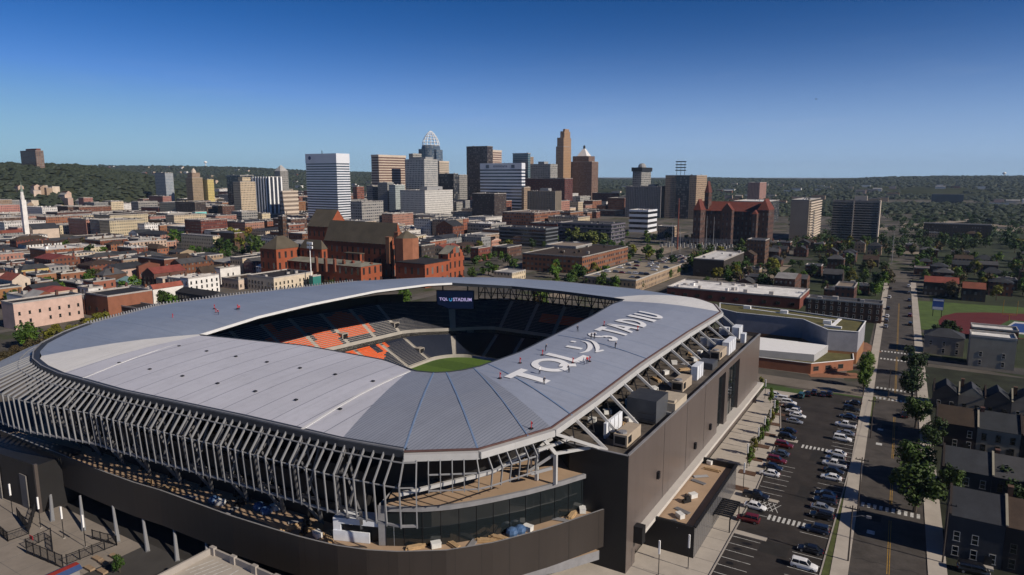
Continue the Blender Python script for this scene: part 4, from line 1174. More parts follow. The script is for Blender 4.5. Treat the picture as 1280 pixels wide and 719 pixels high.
# ---- plant on the block's roof
BR = BZ - .9
def pblock(px, py, sx, sy, h, z=BR):
    x, y, _ = L(px, py, z); return x - sx / 2, x + sx / 2, y - sy / 2, y + sy / 2, z, z + h
def air_unit(px, py, sx, sy, h, label, col=(.40, .33, .25)):
    x0, x1, y0, y1, z0, z1 = pblock(px, py, sx, sy, h)
    t = root('air_handler', label, 'air handler', (x0 + x1) / 2, (y0 + y1) / 2, z0, 'air handlers on the block roof')
    mb = MB(); mb.box(x0, x1, y0, y1, z0 + .3, z1); part(mb, 'cabinet', mat('unit_tan', col, .6, .1, 1), t)
    mb = MB(); mb.box(x0 + .1, x1 - .1, y0 + .1, y1 - .1, z0, z0 + .3); part(mb, 'base_frame', m_black, t)
    mb = MB(); mb.box(x0 + .3, x1 - .3, y0 - .06, y0, z0 + .7, z1 - .4); mb.box(x1, x1 + .05, y0 + .6, y0 + 2.2, z0 + .8, z1 - .4); part(mb, 'grille', m_black, t)
    mb = MB(); mb.tube([((x0 + x1) / 2, y0 + 1.1, z1), ((x0 + x1) / 2, y0 + 1.1, z1 + .35)], .8, 10); part(mb, 'fan', m_steel, t)
air_unit(784, 552, 2.6, 7.0, 2.5, 'tan air handler beside the white screen at the near end of the block roof')
air_unit(852, 486, 2.6, 7.0, 2.6, 'tan air handler in the middle of the block roof')
air_unit(898, 447, 2.6, 8.0, 2.6, 'tan air handler towards the far end of the block roof')
def screen(px, py, sx, sy, h, label):
    x0, x1, y0, y1, z0, z1 = pblock(px, py, sx, sy, h)
    t = root('wall_screen', label, 'screen wall', x0, y0, z0, 'white wrapped screens on the block roof')
    mb = MB(); mb.box(x0, x1, y0, y1, z0, z1)
    part(mb, 'panel', mat('wrap_white', (.66, .69, .74), .45, .1, .6), t)
    mb = MB()
    for k in range(int(sy / 2) + 1): mb.box(x1, x1 + .06, y0 + k * 2.0, y0 + k * 2.0 + .12, z0, z1)
    for k in range(int(sx / 2) + 1): mb.box(x0 + k * 2, x0 + k * 2 + .12, y0 - .06, y0, z0, z1)
    part(mb, 'seam_strip', m_steel, t)
screen(766, 540, .5, 8.0, 3.0, 'white wrapped screen wall beside the near tan air handler')
screen(871, 472, 1.5, 5.5, 3.4, 'white wrapped screen wall beside the middle air handler')
screen(911, 440, 1.8, 8.5, 3.6, 'long white wrapped screen wall beside the far air handler')
screen(889, 434, 6.5, .5, 2.6, 'white wrapped cross wall behind the far air handler')
screen(921, 422, 2.2, 5.0, 3.6, 'white wrapped stub wall at the far end of the block roof')
screen(905, 418, 2.6, 3.0, 2.2, 'low white wrapped box next to the last roof strut')
screen(929, 428, 1.2, 2.6, 2.8, 'small white wrapped wall at the block roof edge')
screen(812, 495, 3.0, 1.2, .9, 'low white wrapped duct behind the dark plant room')
x0, x1, y0, y1, z0, z1 = pblock(809, 520, 6.2, 7.2, 4.6)
t = root('plant_room', 'dark steel clad plant room on the near end of the block roof', 'plant room', (x0 + x1) / 2, (y0 + y1) / 2, z0)
mb = MB(); mb.prism([(x0, y0), (x1, y0), (x1, y1), (x0, y1)], z0, z1, 0, 1); part(mb, 'wall', [mat('plant_clad', (.075, .08, .09), .4, .1, .5), mat('plant_roof', (.035, .037, .042), .6, .2, .6)], t)
mb = MB()
for zz in (z0 + 1.1, z0 + 2.2):
    mb.bar((x1 - 3.4, y0 - 1.2, zz), (x1, y0 - 1.2, zz), .06); mb.bar((x1, y0 - 1.2, zz), (x1, y0, zz), .06)
mb.box(x1 - 3.4, x1, y0 - 1.2, y0, z0 + .2, z0 + .35); part(mb, 'ladder_platform', m_black, t)
mb = MB(); mb.box(x0 - .8, x0 - .1, y0 + 1, y0 + 2.4, z0, z0 + 3.6); solo(mb, 'water_tank', [mat('tank_blue', (.05, .16, .30), .4, .1, 1)], 'blue upright tank against the dark plant room', 'tank', x0, y0, z0)
mb = MB(); x0, x1, y0, y1, z0, z1 = pblock(838, 510, 4.5, 8, 2.4); mb.box(x0, x1, y0, y1, z0, z1); mb.box(x0 + .3, x1 - .3, y0 + .4, y0 + 2, z1, z1 + .5); solo(mb, 'duct_box', [mat('duct_tan', (.42, .36, .28), .7, .12, .8)], 'wide tan duct box behind the dark plant room', 'duct', x0, y0, z0)
mb = MB(); x0, x1, y0, y1, z0, z1 = pblock(842, 512, 1.2, 8, .6); x0, x1 = -42.6, -41.4; mb.box(x0, x1, y0, y1, z0, z1); solo(mb, 'duct_box', [m_fin], 'low pale duct run along the parapet of the block roof', 'duct', x0, y0, z0)
mb = MB(); x0, x1, y0, y1, z0, z1 = pblock(884, 459, 4.0, 5, 1.6); mb.box(x0, x1, y0, y1, z0, z1); mb.box(x0 + .2, x1 - .2, y0 + .2, y1 - .2, z1, z1 + .1); solo(mb, 'duct_box', [mat('plant_clad', (0, 0, 0))], 'dark low housing near the middle white screen', 'duct', x0, y0, z0)
# loose building materials
CLUT = []
def clutter(px, py, z, kind, k, where):
    x, y, _ = L(px, py, z); a = R.uniform(0, 3.1); mb = MB(); d = Vector((cos(a), sin(a), 0)); n = Vector((-d.y, d.x, 0)); c = Vector((x, y, z))
    if kind == 'timber_stack':
        for j in range(4): mb.obox(c + n * (j - 1.5) * .3 + Vector((0, 0, .12)), d * R.uniform(1.2, 2.0), n * .12, Vector((0, 0, .12)), 0)
        for j in range(3): mb.obox(c + n * (j - 1) * .3 + Vector((0, 0, .37)), d * R.uniform(1.0, 1.7), n * .12, Vector((0, 0, .12)), 0)
        m = mat('timber_new', (.42, .29, .16), .8, .2, 2); cat = 'timber stack'; w = 'stack of pale timber'
    elif kind == 'tarp_bundle':
        mb.lathe((x, y, z), [(1.0, 0), (1.1, .5), (.9, .95), (.45, 1.2), (0, 1.25)], 9); m = mat('tarp_blue', (.06, .12, .24), .5, .3, 2); cat = 'bundle'; w = 'blue tarpaulin bundle'
    elif kind == 'white_crate':
        mb.obox(c + Vector((0, 0, .45)), d * .8, n * .55, Vector((0, 0, .4))); mb.obox(c + Vector((0, 0, .9)), d * .84, n * .58, Vector((0, 0, .05))); mb.obox(c + Vector((0, 0, .03)), d * .7, n * .5, Vector((0, 0, .03))); m = mat('crate_white', (.62, .62, .6), .6, .1, 2); cat = 'crate'; w = 'white wrapped crate'
    elif kind == 'pipe_bundle':
        for j in range(5): mb.tube([c - d * 1.6 + n * (j - 2) * .22 + Vector((0, 0, .12)), c + d * 1.6 + n * (j - 2) * .22 + Vector((0, 0, .12))], .1, 5)
        m = m_steel; cat = 'pipes'; w = 'bundle of grey pipes'
    else:
        mb.obox(c + Vector((0, 0, .35)), d * .9, n * .4, Vector((0, 0, .3))); mb.obox(c + Vector((0, 0, .95)) + d * .2, d * .5, n * .35, Vector((0, 0, .3))); mb.bar(c - d * .6 + Vector((0, 0, .6)), c - d * .2 + Vector((0, 0, 2.0)), .12); m = m_dark; cat = 'site machine'; w = 'dark site machine'
    key = (kind, where); n_ = sum(1 for q in CLUT if q == key); CLUT.append(key)
    solo(mb, kind, [m], f'{w}, {ORD[n_]} such {where}', cat, x, y, z, w + 's left by the builders')
RD = 'along the tan deck from its plaza end'
for px, py, kd in ((186, 605, 'timber_stack'), (210, 612, 'timber_stack'), (236, 622, 'pipe_bundle'), (268, 628, 'tarp_bundle'), (276, 631, 'white_crate'), (300, 632, 'site_machine'), (324, 636, 'tarp_bundle'), (333, 641, 'tarp_bundle'), (344, 637, 'white_crate'), (352, 634, 'white_crate'),
                   (372, 652, 'pipe_bundle'), (384, 655, 'site_machine'), (391, 664, 'timber_stack'), (400, 660, 'timber_stack'), (408, 668, 'timber_stack'), (397, 671, 'white_crate'), (412, 675, 'timber_stack'), (289, 640, 'pipe_bundle'), (362, 662, 'timber_stack'), (380, 668, 'site_machine')): clutter(px, py, 9.95, kd, 0, RD)
RD2 = 'along the club balcony from its near end'
for px, py, kd in ((520, 685, 'timber_stack'), (545, 684, 'white_crate'), (568, 683, 'timber_stack'), (590, 681, 'pipe_bundle'), (608, 677, 'timber_stack'), (624, 674, 'timber_stack'), (640, 668, 'tarp_bundle'), (650, 665, 'tarp_bundle'), (660, 663, 'white_crate'), (700, 650, 'pipe_bundle'), (715, 645, 'timber_stack'), (728, 640, 'white_crate'), (740, 636, 'pipe_bundle')): clutter(px, py, 9.95, kd, 0, RD2)
RD3 = 'under the struts from the near end'
for k in range(48):
    y = 114 + k * 2.0; x = -50.5 + R.uniform(-3.5, 5.0); q = W(x, y, BR); px, py = proj(q.x, q.y, q.z)
    clutter(px, py, BR, ('white_crate', 'pipe_bundle', 'timber_stack', 'site_machine')[R.randrange(4)], 0, RD3)
RD4 = 'on the pavilion roof from its near end'
for px, py, kd in ((845, 655, 'pipe_bundle'), (850, 647, 'white_crate'), (853, 639, 'pipe_bundle'), (858, 628, 'site_machine'), (866, 622, 'white_crate'), (873, 603, 'pipe_bundle'), (876, 596, 'pipe_bundle'), (890, 588, 'timber_stack'), (888, 580, 'white_crate')): clutter(px, py, 5.12, kd, 0, RD4)
# white wrapped enclosure at the club's end
a = L(417, 672, 9.95); t = root('site_cabin', 'white wrapped cabin on the deck beside the curved club', 'cabin', a[0], a[1], 9.95)
b0 = Vector(L(416, 676, 9.95)); b1 = Vector(L(492, 684, 9.95)); d = b1 - b0; n = Vector((-d.y, d.x, 0)).normalized()
mb = MB(); mb.obox(b0 + d * .5 + n * 1.8 + Vector((0, 0, 3.5)), d * .5, n * 1.4, Vector((0, 0, .5))); mb.obox(b0 + d * .06 + n * 1.8 + Vector((0, 0, 1.5)), d * .06, n * 1.4, Vector((0, 0, 1.5))); mb.obox(b0 + d * .93 + n * 1.8 + Vector((0, 0, 1.5)), d * .07, n * 1.4, Vector((0, 0, 1.5))); mb.obox(b0 + d * .3 + n * .4 + Vector((0, 0, .9)), d * .3, n * .15, Vector((0, 0, .9)))
part(mb, 'wrap', mat('wrap_white', (0, 0, 0)), t)
mb = MB(); mb.obox(b0 + d * .5 + n * 2.0 + Vector((0, 0, 1.5)), d * .4, n * 1.0, Vector((0, 0, 1.4))); part(mb, 'opening', m_black, t)

# ---- roofers and their safety stanchions
def person_mesh(name, shirt, legs, lean=0.0):
    """one continuous body grown from a skeleton"""
    V = [(0, 0, .95), (0, .02, 1.15), (0, .03 + lean * .4, 1.38), (0, .03 + lean * .6, 1.5), (0, .05 + lean * .75, 1.63), (0, .05 + lean * .8, 1.74),
         (-.1, 0, .9), (-.12, .05, .5), (-.13, -.02, .09), (-.13, .12, .05), (.1, 0, .9), (.12, -.06, .5), (.13, -.14, .09), (.13, 0, .05),
         (-.2, .03 + lean * .4, 1.4), (-.27, .02 + lean * .5, 1.12), (-.22, .22 + lean * .6, .98), (.2, .03 + lean * .4, 1.4), (.28, .02 + lean * .5, 1.12), (.24, .2 + lean * .6, .95)]
    E = [(0, 1), (1, 2), (2, 3), (3, 4), (4, 5), (0, 6), (6, 7), (7, 8), (8, 9), (0, 10), (10, 11), (11, 12), (12, 13), (2, 14), (14, 15), (15, 16), (2, 17), (17, 18), (18, 19)]
    rad = [.15, .14, .16, .06, .105, .09, .1, .075, .05, .04, .1, .075, .05, .04, .075, .05, .04, .075, .05, .04]
    me = bpy.data.meshes.new(name); me.from_pydata(V, E, []); ob = bpy.data.objects.new(name, me); COL.objects.link(ob)
    md = ob.modifiers.new('skin', 'SKIN'); me.skin_vertices[0].data[0].use_root = True
    for i, r in enumerate(rad): me.skin_vertices[0].data[i].radius = (r, r * .8 if i in (0, 1, 2) else r)
    ob.modifiers.new('sub', 'SUBSURF').levels = 1
    dg = bpy.context.evaluated_depsgraph_get(); dg.update(); out = bpy.data.meshes.new_from_object(ob.evaluated_get(dg))
    out.materials.clear()
    for m in (shirt, legs, mat('skin_tone', (.42, .26, .18), .6, .1, 3), mat('helmet', (.7, .7, .68), .4, .05, 3)): out.materials.append(m)
    for p in out.polygons:
        z = p.center.z; x = abs(p.center.x)
        p.material_index = 3 if z > 1.68 else 2 if z > 1.5 or (x > .2 and z < 1.03) else 1 if z < .96 else 0
    bpy.data.objects.remove(ob)
    return out
m_navyc = mat('cloth_navy', (.02, .025, .05), .9, .1, 5); m_redc = mat('cloth_red', (.45, .03, .04), .8, .1, 5); m_wht = mat('cloth_white', (.7, .7, .7), .9, .05, 5)
PM = {'white shirt and dark trousers': person_mesh('person', m_wht, m_navyc), 'dark jacket and dark trousers': person_mesh('person', m_navyc, m_dark, .3), 'red vest and dark trousers': person_mesh('person', m_redc, m_navyc, .15)}
def roof_person(px, py, cl, label, zz=None):
    z = 29.0
    for _ in range(4):
        x, y, _z = L(px, py, z); z = roof_z(x, y) + .05 if zz is None else zz
    o = link('person', PM[cl]); place(o, x, y, z, R.uniform(0, 6)); tag(o, label, 'person', 'roofers'); return o
roof_person(674.5, 468, 'white shirt and dark trousers', 'roofer in a white shirt and dark trousers standing on the roof letter Q')
roof_person(734, 455, 'red vest and dark trousers', 'roofer in a red vest kneeling by the foot of the roof letter L')
roof_person(730, 456, 'white shirt and dark trousers', 'roofer in white beside the red vested one at the letter L')
roof_person(739, 424, 'dark jacket and dark trousers', 'dark clothed roofer beside the roof letter S')
roof_person(743, 424, 'dark jacket and dark trousers', 'second dark clothed roofer bending near the roof letter S')
roof_person(711, 466, 'dark jacket and dark trousers', 'dark clothed roofer at the tail of the roof letter Q')
roof_person(680, 481, 'dark jacket and dark trousers', 'dark clothed roofer at the foot of the roof letter T')
roof_person(682, 439, 'dark jacket and dark trousers', 'dark clothed roofer at the head of the roof letter L')
roof_person(769, 436, 'dark jacket and dark trousers', 'dark clothed roofer walking between the lettering and the struts')
roof_person(722, 415, 'dark jacket and dark trousers', 'dark clothed roofer near the pitch edge above the smiling mark')
for k, (px, py) in enumerate(((273, 394), (299, 388.5))): roof_person(px, py, 'red vest and dark trousers', ('red vested roofer on the far roof wing, nearer the pale corner', 'red vested roofer on the far roof wing, beyond the first red stanchion')[k], 31.6)
def stanchion(px, py, label, zz=None):
    z = 29.0
    for _ in range(4):
        x, y, _z = L(px, py, z); z = roof_z(x, y) + .05 if zz is None else zz
    t = root('stanchion', label, 'safety stanchion', x, y, z, 'red safety stanchions on the roof'); mr = mat('stanchion_red', (.5, .035, .04), .5, .1, 3)
    mb = MB(); mb.tube([(x, y, z), (x, y, z + 1.3)], .09, 6); part(mb, 'post', mr, t)
    mb = MB(); mb.lathe((x, y, z), [(.42, 0), (.42, .12), (.1, .2)], 8); part(mb, 'base', m_dark, t)
    mb = MB(); mb.box(x - .03, x + .3, y - .02, y + .02, z + .85, z + 1.15); part(mb, 'flag', mr, t)
for px, py, lb, zz in ((625, 473, 'red stanchion at the near end of the lettering', None), (650, 454, 'red stanchion above the roof letter T', None), (678, 444, 'red stanchion at the top corner of the letter L', None), (716, 454, 'red stanchion on the foot of the letter L', None), (737, 452, 'red stanchion beside the kneeling roofer', None), (755, 407, 'red stanchion between the letters T and A', None), (797, 413, 'red stanchion at the foot of the letter D', None),
                       (270, 391, 'red stanchion on the far roof wing beside the first roofer', 31.6), (268, 386, 'red stanchion behind the first roofer of the far roof wing', 31.8), (297, 386, 'red stanchion beside the second roofer of the far roof wing', 31.9), (216, 398, 'red stanchion alone near the roof silhouette', 31.2), (664, 536, 'red stanchion at the front roof edge', None)): stanchion(px, py, lb, zz)
# ================================================================== THE TOWN
FOOT = []          # footprints already taken: x0, x1, y0, y1
def take(x0, x1, y0, y1): FOOT.append((min(x0, x1), max(x0, x1), min(y0, y1), max(y0, y1)))
def free(x0, x1, y0, y1, m=1.5):
    return not any(x0 - m < b and x1 + m > a and y0 - m < d and y1 + m > c for a, b, c, d in FOOT)
take(-222, -22, 40, 252); take(-40, 14, 60, 300); take(-15, 4, 300, 530)

# wall colours
WM = {}
def wm(key, col, **kw): WM[key] = wallmat('wall_' + key, col, **kw)
wm('red brick', (.155, .058, .036)); wm('orange brick', (.24, .105, .055)); wm('brown brick', (.095, .050, .036)); wm('dark brick', (.05, .038, .034)); wm('tan brick', (.30, .22, .15)); wm('cream', (.50, .41, .29), glass=(.05, .05, .05))
wm('white painted', (.60, .58, .55)); wm('grey rendered', (.22, .22, .215)); wm('pink brick', (.33, .17, .13)); wm('yellow painted', (.52, .40, .16)); wm('dark grey', (.045, .048, .055), wx=.6, wz=.55)
wm('concrete grey', (.28, .27, .25), wx=.7, wz=.42, sx=4.0, sz=3.8); wm('brick office', (.20, .085, .05), wx=.62, wz=.5, sx=3.4, sz=3.7); wm('black glass', (.025, .028, .034), wx=.86, wz=.72, sx=3.0, sz=3.8, grough=.08)
wm('rowhouse brown', (.04, .03, .026), sx=2.4, sz=3.0, wx=.4, wz=.5); wm('rowhouse grey', (.045, .045, .05), sx=2.4, sz=3.0, wx=.4, wz=.5); wm('rowhouse cream', (.30, .27, .21), sx=3.0, sz=3.2, wx=.4, wz=.45)
PLAIN = {k: mat('plain_' + k, c, .9, .14, .3, tint=.12) for k, c in (('red brick', (.155, .058, .036)), ('orange brick', (.25, .11, .06)), ('brown brick', (.095, .05, .036)), ('cream', (.52, .43, .34)), ('pink brick', (.46, .34, .27)), ('white painted', (.62, .60, .57)), ('dark brick', (.04, .033, .03)), ('tan brick', (.32, .24, .17)), ('rowhouse brown', (.036, .027, .024)), ('rowhouse cream', (.30, .27, .21)), ('lilac panel', (.27, .27, .30)), ('rowhouse grey', (.045, .045, .05)), ('yellow painted', (.52, .40, .16)), ('dark grey', (.05, .05, .055)), ('grey rendered', (.22, .22, .215)), ('concrete grey', (.28, .27, .25)), ('brick office', (.20, .085, .05)))}
ROOF = {k: mat('roof_' + k, c, .85, .25, .25, tint=.2) for k, c in (('black tar', (.022, .022, .025)), ('dark grey', (.065, .065, .07)), ('pale grey', (.28, .275, .27)), ('white', (.60, .59, .57)), ('tan gravel', (.24, .195, .15)), ('brown shingle', (.055, .036, .027)), ('slate', (.032, .035, .042)), ('red tile', (.20, .06, .04)), ('copper green', (.20, .25, .21)))}
m_cop = mat('coping', (.33, .31, .29), .8, .15, .5, tint=.2)

# shared window: frame and pane, for the nearer houses
def win_mesh(nm, w, h, fc):
    mb = MB(); t = .1
    for a in ((-w / 2, w / 2, h / 2 - t, h / 2), (-w / 2 - .1, w / 2 + .1, -h / 2 - .02, -h / 2 + t), (-w / 2, -w / 2 + t, -h / 2 + t, h / 2 - t), (w / 2 - t, w / 2, -h / 2 + t, h / 2 - t), (-w / 2 + t, w / 2 - t, -.04, .04)):
        mb.box(a[0], a[1], -.07, .0, a[2], a[3], 0)
    mb.poly([(-w / 2 + t, -.02, -h / 2 + t), (w / 2 - t, -.02, -h / 2 + t), (w / 2 - t, -.02, h / 2 - t), (-w / 2 + t, -.02, h / 2 - t)], 1)
    return mb.mesh('window', [fc, m_glassd])
WIN = {'pale': win_mesh('w', 1.05, 1.9, mat('sash_pale', (.5, .48, .44), .7, .05, 1)), 'dark': win_mesh('w', 1.05, 1.9, mat('sash_dark', (.06, .055, .05), .7, .05, 1)), 'small': win_mesh('w', 1.0, 1.7, mat('sash_dark', (0, 0, 0))), 'wide': win_mesh('w', 2.2, 1.6, mat('sash_dark', (0, 0, 0)))}
def windows(o, x0, x1, y0, y1, zs, step, kind, faces='FR', skip=.05):
    """separate window objects on the front (-y) and sunward (+x) faces of a house"""
    c = org(o)
    if 'F' in faces:
        n = int((x1 - x0 - .8) / step)
        for i in range(n):
            for z in zs:
                if R.random() < skip: continue
                w = link('window', WIN[kind], o); w.location = (x0 + (x1 - x0) * (i + .5) / n - c[0], y0 - c[1] - .005, z - c[2])
    if 'R' in faces:
        n = int((y1 - y0 - .8) / step)
        for i in range(n):
            for z in zs:
                if R.random() < skip: continue
                w = link('window', WIN[kind], o); w.location = (x1 - c[0] + .005, y0 + (y1 - y0) * (i + .5) / n - c[1], z - c[2]); w.rotation_euler = (0, 0, pi / 2)

def roof_geo(mb, x0, x1, y0, y1, z, kind, rh, axis='x', mi=0, gm=1, ov=.3):
    if kind == 'hip':
        d = min(x1 - x0, y1 - y0) / 2
        a, b, c, e = (x0 - ov, y0 - ov, z), (x1 + ov, y0 - ov, z), (x1 + ov, y1 + ov, z), (x0 - ov, y1 + ov, z)
        if (x1 - x0) >= (y1 - y0):
            p, q = (x0 + d, (y0 + y1) / 2, z + rh), (x1 - d, (y0 + y1) / 2, z + rh)
            mb.poly([a, b, q, p], mi); mb.poly([c, e, p, q], mi); mb.poly([b, c, q], mi); mb.poly([e, a, p], mi)
        else:
            p, q = ((x0 + x1) / 2, y0 + d, z + rh), ((x0 + x1) / 2, y1 - d, z + rh)
            mb.poly([b, c, q, p], mi); mb.poly([e, a, p, q], mi); mb.poly([a, b, p], mi); mb.poly([c, e, q], mi)
        mb.poly([e, c, b, a], mi)
    elif axis == 'x':
        m = (y0 + y1) / 2
        mb.poly([(x0, y0 - ov, z - .05), (x1, y0 - ov, z - .05), (x1, m, z + rh), (x0, m, z + rh)], mi); mb.poly([(x1, y1 + ov, z - .05), (x0, y1 + ov, z - .05), (x0, m, z + rh), (x1, m, z + rh)], mi)
        for x in (x0 + .02, x1 - .02): mb.poly([(x, y0, z), (x, y1, z), (x, m, z + rh - .05)], gm)
    else:
        m = (x0 + x1) / 2
        mb.poly([(x1 + ov, y0, z - .05), (x1 + ov, y1, z - .05), (m, y1, z + rh), (m, y0, z + rh)], mi); mb.poly([(x0 - ov, y1, z - .05), (x0 - ov, y0, z - .05), (m, y0, z + rh), (m, y1, z + rh)], mi)
        for y in (y0 + .02, y1 - .02): mb.poly([(x0, y, z), (x1, y, z), (m, y, z + rh - .05)], gm)

def building(name, label, cat, x0, x1, y0, y1, h, wall, roof='black tar', rt='flat', rh=3.0, axis='x', group=None, wins=None, plain=None, chim=0, clutter_n=0, faces='FR', reg=True, z=0.0, wname='wall'):
    if reg: take(x0, x1, y0, y1)
    wmat = wall if not isinstance(wall, str) else (PLAIN[wall] if wins else WM[wall])
    mb = MB()
    mb.prism([(x0, y0), (x1, y0), (x1, y1), (x0, y1)], z - .5, z + h, 0)
    o = solo(mb, name, [wmat], label, cat, x0, y0, z, group)
    rm = ROOF[roof] if isinstance(roof, str) else roof
    gm = PLAIN.get(wall, wmat) if isinstance(wall, str) else wmat
    mb = MB()
    if rt == 'flat':
        d = .35
        mb.poly([(x0, y0, z + h - .7), (x1, y0, z + h - .7), (x1, y1, z + h - .7), (x0, y1, z + h - .7)], 0)
        for a in ((x0 - .06, x1 + .06, y0 - .06, y0 + d), (x0 - .06, x1 + .06, y1 - d, y1 + .06), (x0 - .06, x0 + d, y0 + d, y1 - d), (x1 - d, x1 + .06, y0 + d, y1 - d)): mb.box(a[0], a[1], a[2], a[3], z + h - .65, z + h + .08, 1)
        for k in range(clutter_n):
            sx, sy = R.uniform(1, 2.6), R.uniform(1, 3); cx, cy = R.uniform(x0 + 2, max(x0 + 2.1, x1 - 3)), R.uniform(y0 + 2, max(y0 + 2.1, y1 - 4))
            mb.box(cx, min(cx + sx, x1 - .5), cy, min(cy + sy, y1 - .5), z + h - .7, z + h + R.uniform(.2, 1.3), R.choice((0, 1, 1)))
        part(mb, 'roof', [rm, m_cop], o)
    else:
        roof_geo(mb, x0, x1, y0, y1, z + h, rt, rh, axis)
        part(mb, 'roof', [rm, gm], o)
    for k in range(chim):
        mb = MB(); cx = (x0 + .6, x1 - 1.4, (x0 + x1) / 2)[k % 3]; cy = y0 + (y1 - y0) * R.uniform(.35, .8); zt = z + h + (1.6 if rt == 'flat' else rh + .6)
        mb.box(cx, cx + .8, cy, cy + 1.1, z + h - .6, zt); mb.box(cx - .08, cx + .88, cy - .08, cy + 1.18, zt, zt + .15)
        part(mb, 'chimney', [PLAIN['red brick' if k % 2 else 'brown brick']], o)
    if wins:
        zs, step, kind = wins; windows(o, x0, x1, y0, y1, zs, step, kind, faces)
    return o

def fitx(fn, target, lo=0.2, hi=400.0):
    f0 = fn(lo) < target
    for _ in range(50):
        m = (lo + hi) / 2
        if (fn(m) < target) == f0: lo = m
        else: hi = m
    return lo
def corner(pl, pc, pr, pt, Y):
    """real footprint and height of a building from its left edge, near corner, right edge and roof corner in the photograph and its distance Y"""
    r = ray(pc, pt); t = Y / r[1]; X, Z = r[0] * t, CH + r[2] * t
    w = fitx(lambda s: proj(X - s * CA, Y + s * SA, Z)[0], pl) if pl < pc - .5 else 6
    l = fitx(lambda s: proj(X + s * SA, Y + s * CA, Z)[0], pr) if pr > pc + .5 and pc < 1090 else 10
    gx, gy, _ = G(X, Y)
    return gx - w, gx, gy, gy + min(l, 90), Z
def YB(px, py): return W(*L(px, py, 0)[:2]).y

def tower(name, label, pl, pc, pr, pt, Y, wall, roof='dark grey', cat='tower', pent=None, bands=None, piers=None, group=None, rt='flat', rh=4, axis='x', clutter_n=4):
    x0, x1, y0, y1, h = corner(pl, pc, pr, pt, Y)
    o = building(name, label, cat, x0, x1, y0, y1, h, wall, roof, rt, rh, axis, group, clutter_n=clutter_n)
    if bands:                        # projecting floor bands, real slabs all round
        n, frac, m, top = bands; mb = MB(); fh = (h - top) / n
        for k in range(n):
            z = fh * k; mb.prism([(x0 - .5, y0 - .5), (x1 + .5, y0 - .5), (x1 + .5, y1 + .5), (x0 - .5, y1 + .5)], z, z + fh * frac, 0, 0, True)
        if top: mb.prism([(x0 - .55, y0 - .55), (x1 + .55, y0 - .55), (x1 + .55, y1 + .55), (x0 - .55, y1 + .55)], h - top, h + .3, 0)
        part(mb, 'spandrel', [m], o)
    if piers:
        n, m, wd, faces = piers; mb = MB()
        if 'F' in faces:
            for k in range(n + 1):
                x = x0 + (x1 - x0) * k / n; mb.box(x - wd / 2, x + wd / 2, y0 - .9, y0 - .02, 0, h + .2)
        if 'R' in faces:
            nn = max(2, int(n * (y1 - y0) / (x1 - x0)))
            for k in range(nn + 1):
                y = y0 + (y1 - y0) * k / nn; mb.box(x1 + .02, x1 + .9, y - wd / 2, y + wd / 2, 0, h + .2)
        part(mb, 'pier', [m], o)
    if pent:
        fx0, fx1, ph, m = pent; mb = MB(); w = x1 - x0
        mb.box(x0 + w * fx0, x0 + w * fx1, y0 + (y1 - y0) * .25, y0 + (y1 - y0) * .8, h - .7, h + ph); part(mb, 'penthouse', [m], o)
    return o, (x0, x1, y0, y1, h)

# ---- named towers of the skyline
b_white = mat('band_white', (.62, .64, .68), .6, .06, .05); b_cream = mat('band_cream', (.52, .44, .36), .7, .08, .05); b_brown = mat('band_brown', (.33, .22, .17), .7, .08, .05); b_grey = mat('band_grey', (.26, .26, .26), .7, .1, .05)
g_blue = mat('glass_blue', (.03, .045, .07), .12, .3, .05, spec=.8); g_dark = mat('glass_dark', (.02, .022, .026), .12, .3, .05, spec=.8); g_teal = mat('glass_teal', (.04, .10, .12), .12, .3, .05, spec=.8)
o, b = tower('office_tower', 'white and slate blue banded office tower standing alone behind the gabled brick hall', 382, 420, 436, 192, 950, g_blue, 'pale grey', bands=(25, .5, b_white, 13))
mb = MB(); cx = b[0] + (b[1] - b[0]) * .13
for k in range(1): mb.lathe((0, 0, 0), [(0, 0), (2.6, 0), (2.6, .3), (0, .3)], 14)
lg = link('rooftop_emblem', mb.mesh('rooftop_emblem', [mat('emblem_blue', (.03, .05, .13), .4, .1, .5)]), o); lg.location = (cx + 1 - b[0], -1.0, b[4] - 5.5); lg.rotation_euler = (pi / 2, 0, 0)
mb = MB(); mb.tube([(b[0] + 22, b[2] + 10, b[4]), (b[0] + 22, b[2] + 10, b[4] + 5)], .5, 6); part(mb, 'antenna', m_dark, o)
tower('office_slab', 'brown and cream striped office slab with white roof edge left of the glass dome tower', 464, 473, 507, 193.5, 1300, mat('slab_brown', (.14, .085, .07), .6, .1, .05), 'white', bands=(22, .42, b_cream, 4))
tower('office_tower', 'grey white gridded tower in front of the domed glass tower', 506, 530, 547, 199, 1180, wallmat('wall_grid_white', (.42, .41, .39), glass=(.05, .06, .08), sx=3.4, sz=3.6, wx=.62, wz=.62, tint=0), 'pale grey', pent=(.05, .9, 4, b_grey))
tower('office_tower', 'pale boxy tower behind the grey white gridded tower', 511, 516, 527, 192, 1300, WM['concrete grey'], 'pale grey')
tower('office_tower', 'cream striped tower right below the glass dome', 543, 549, 561, 201.5, 1350, mat('wall_cream_s', (.2, .18, .15), .6, .1, .1), 'tan gravel', bands=(26, .5, b_cream, 3))
tower('office_block', 'black glass box between the cream striped towers', 545, 567, 573, 217, 1250, WM['black glass'], 'black tar', cat='office')
tower('office_block', 'pale round shouldered block beside the black glass box', 572, 574, 584, 218.5, 1330, WM['concrete grey'], 'pale grey', cat='office')
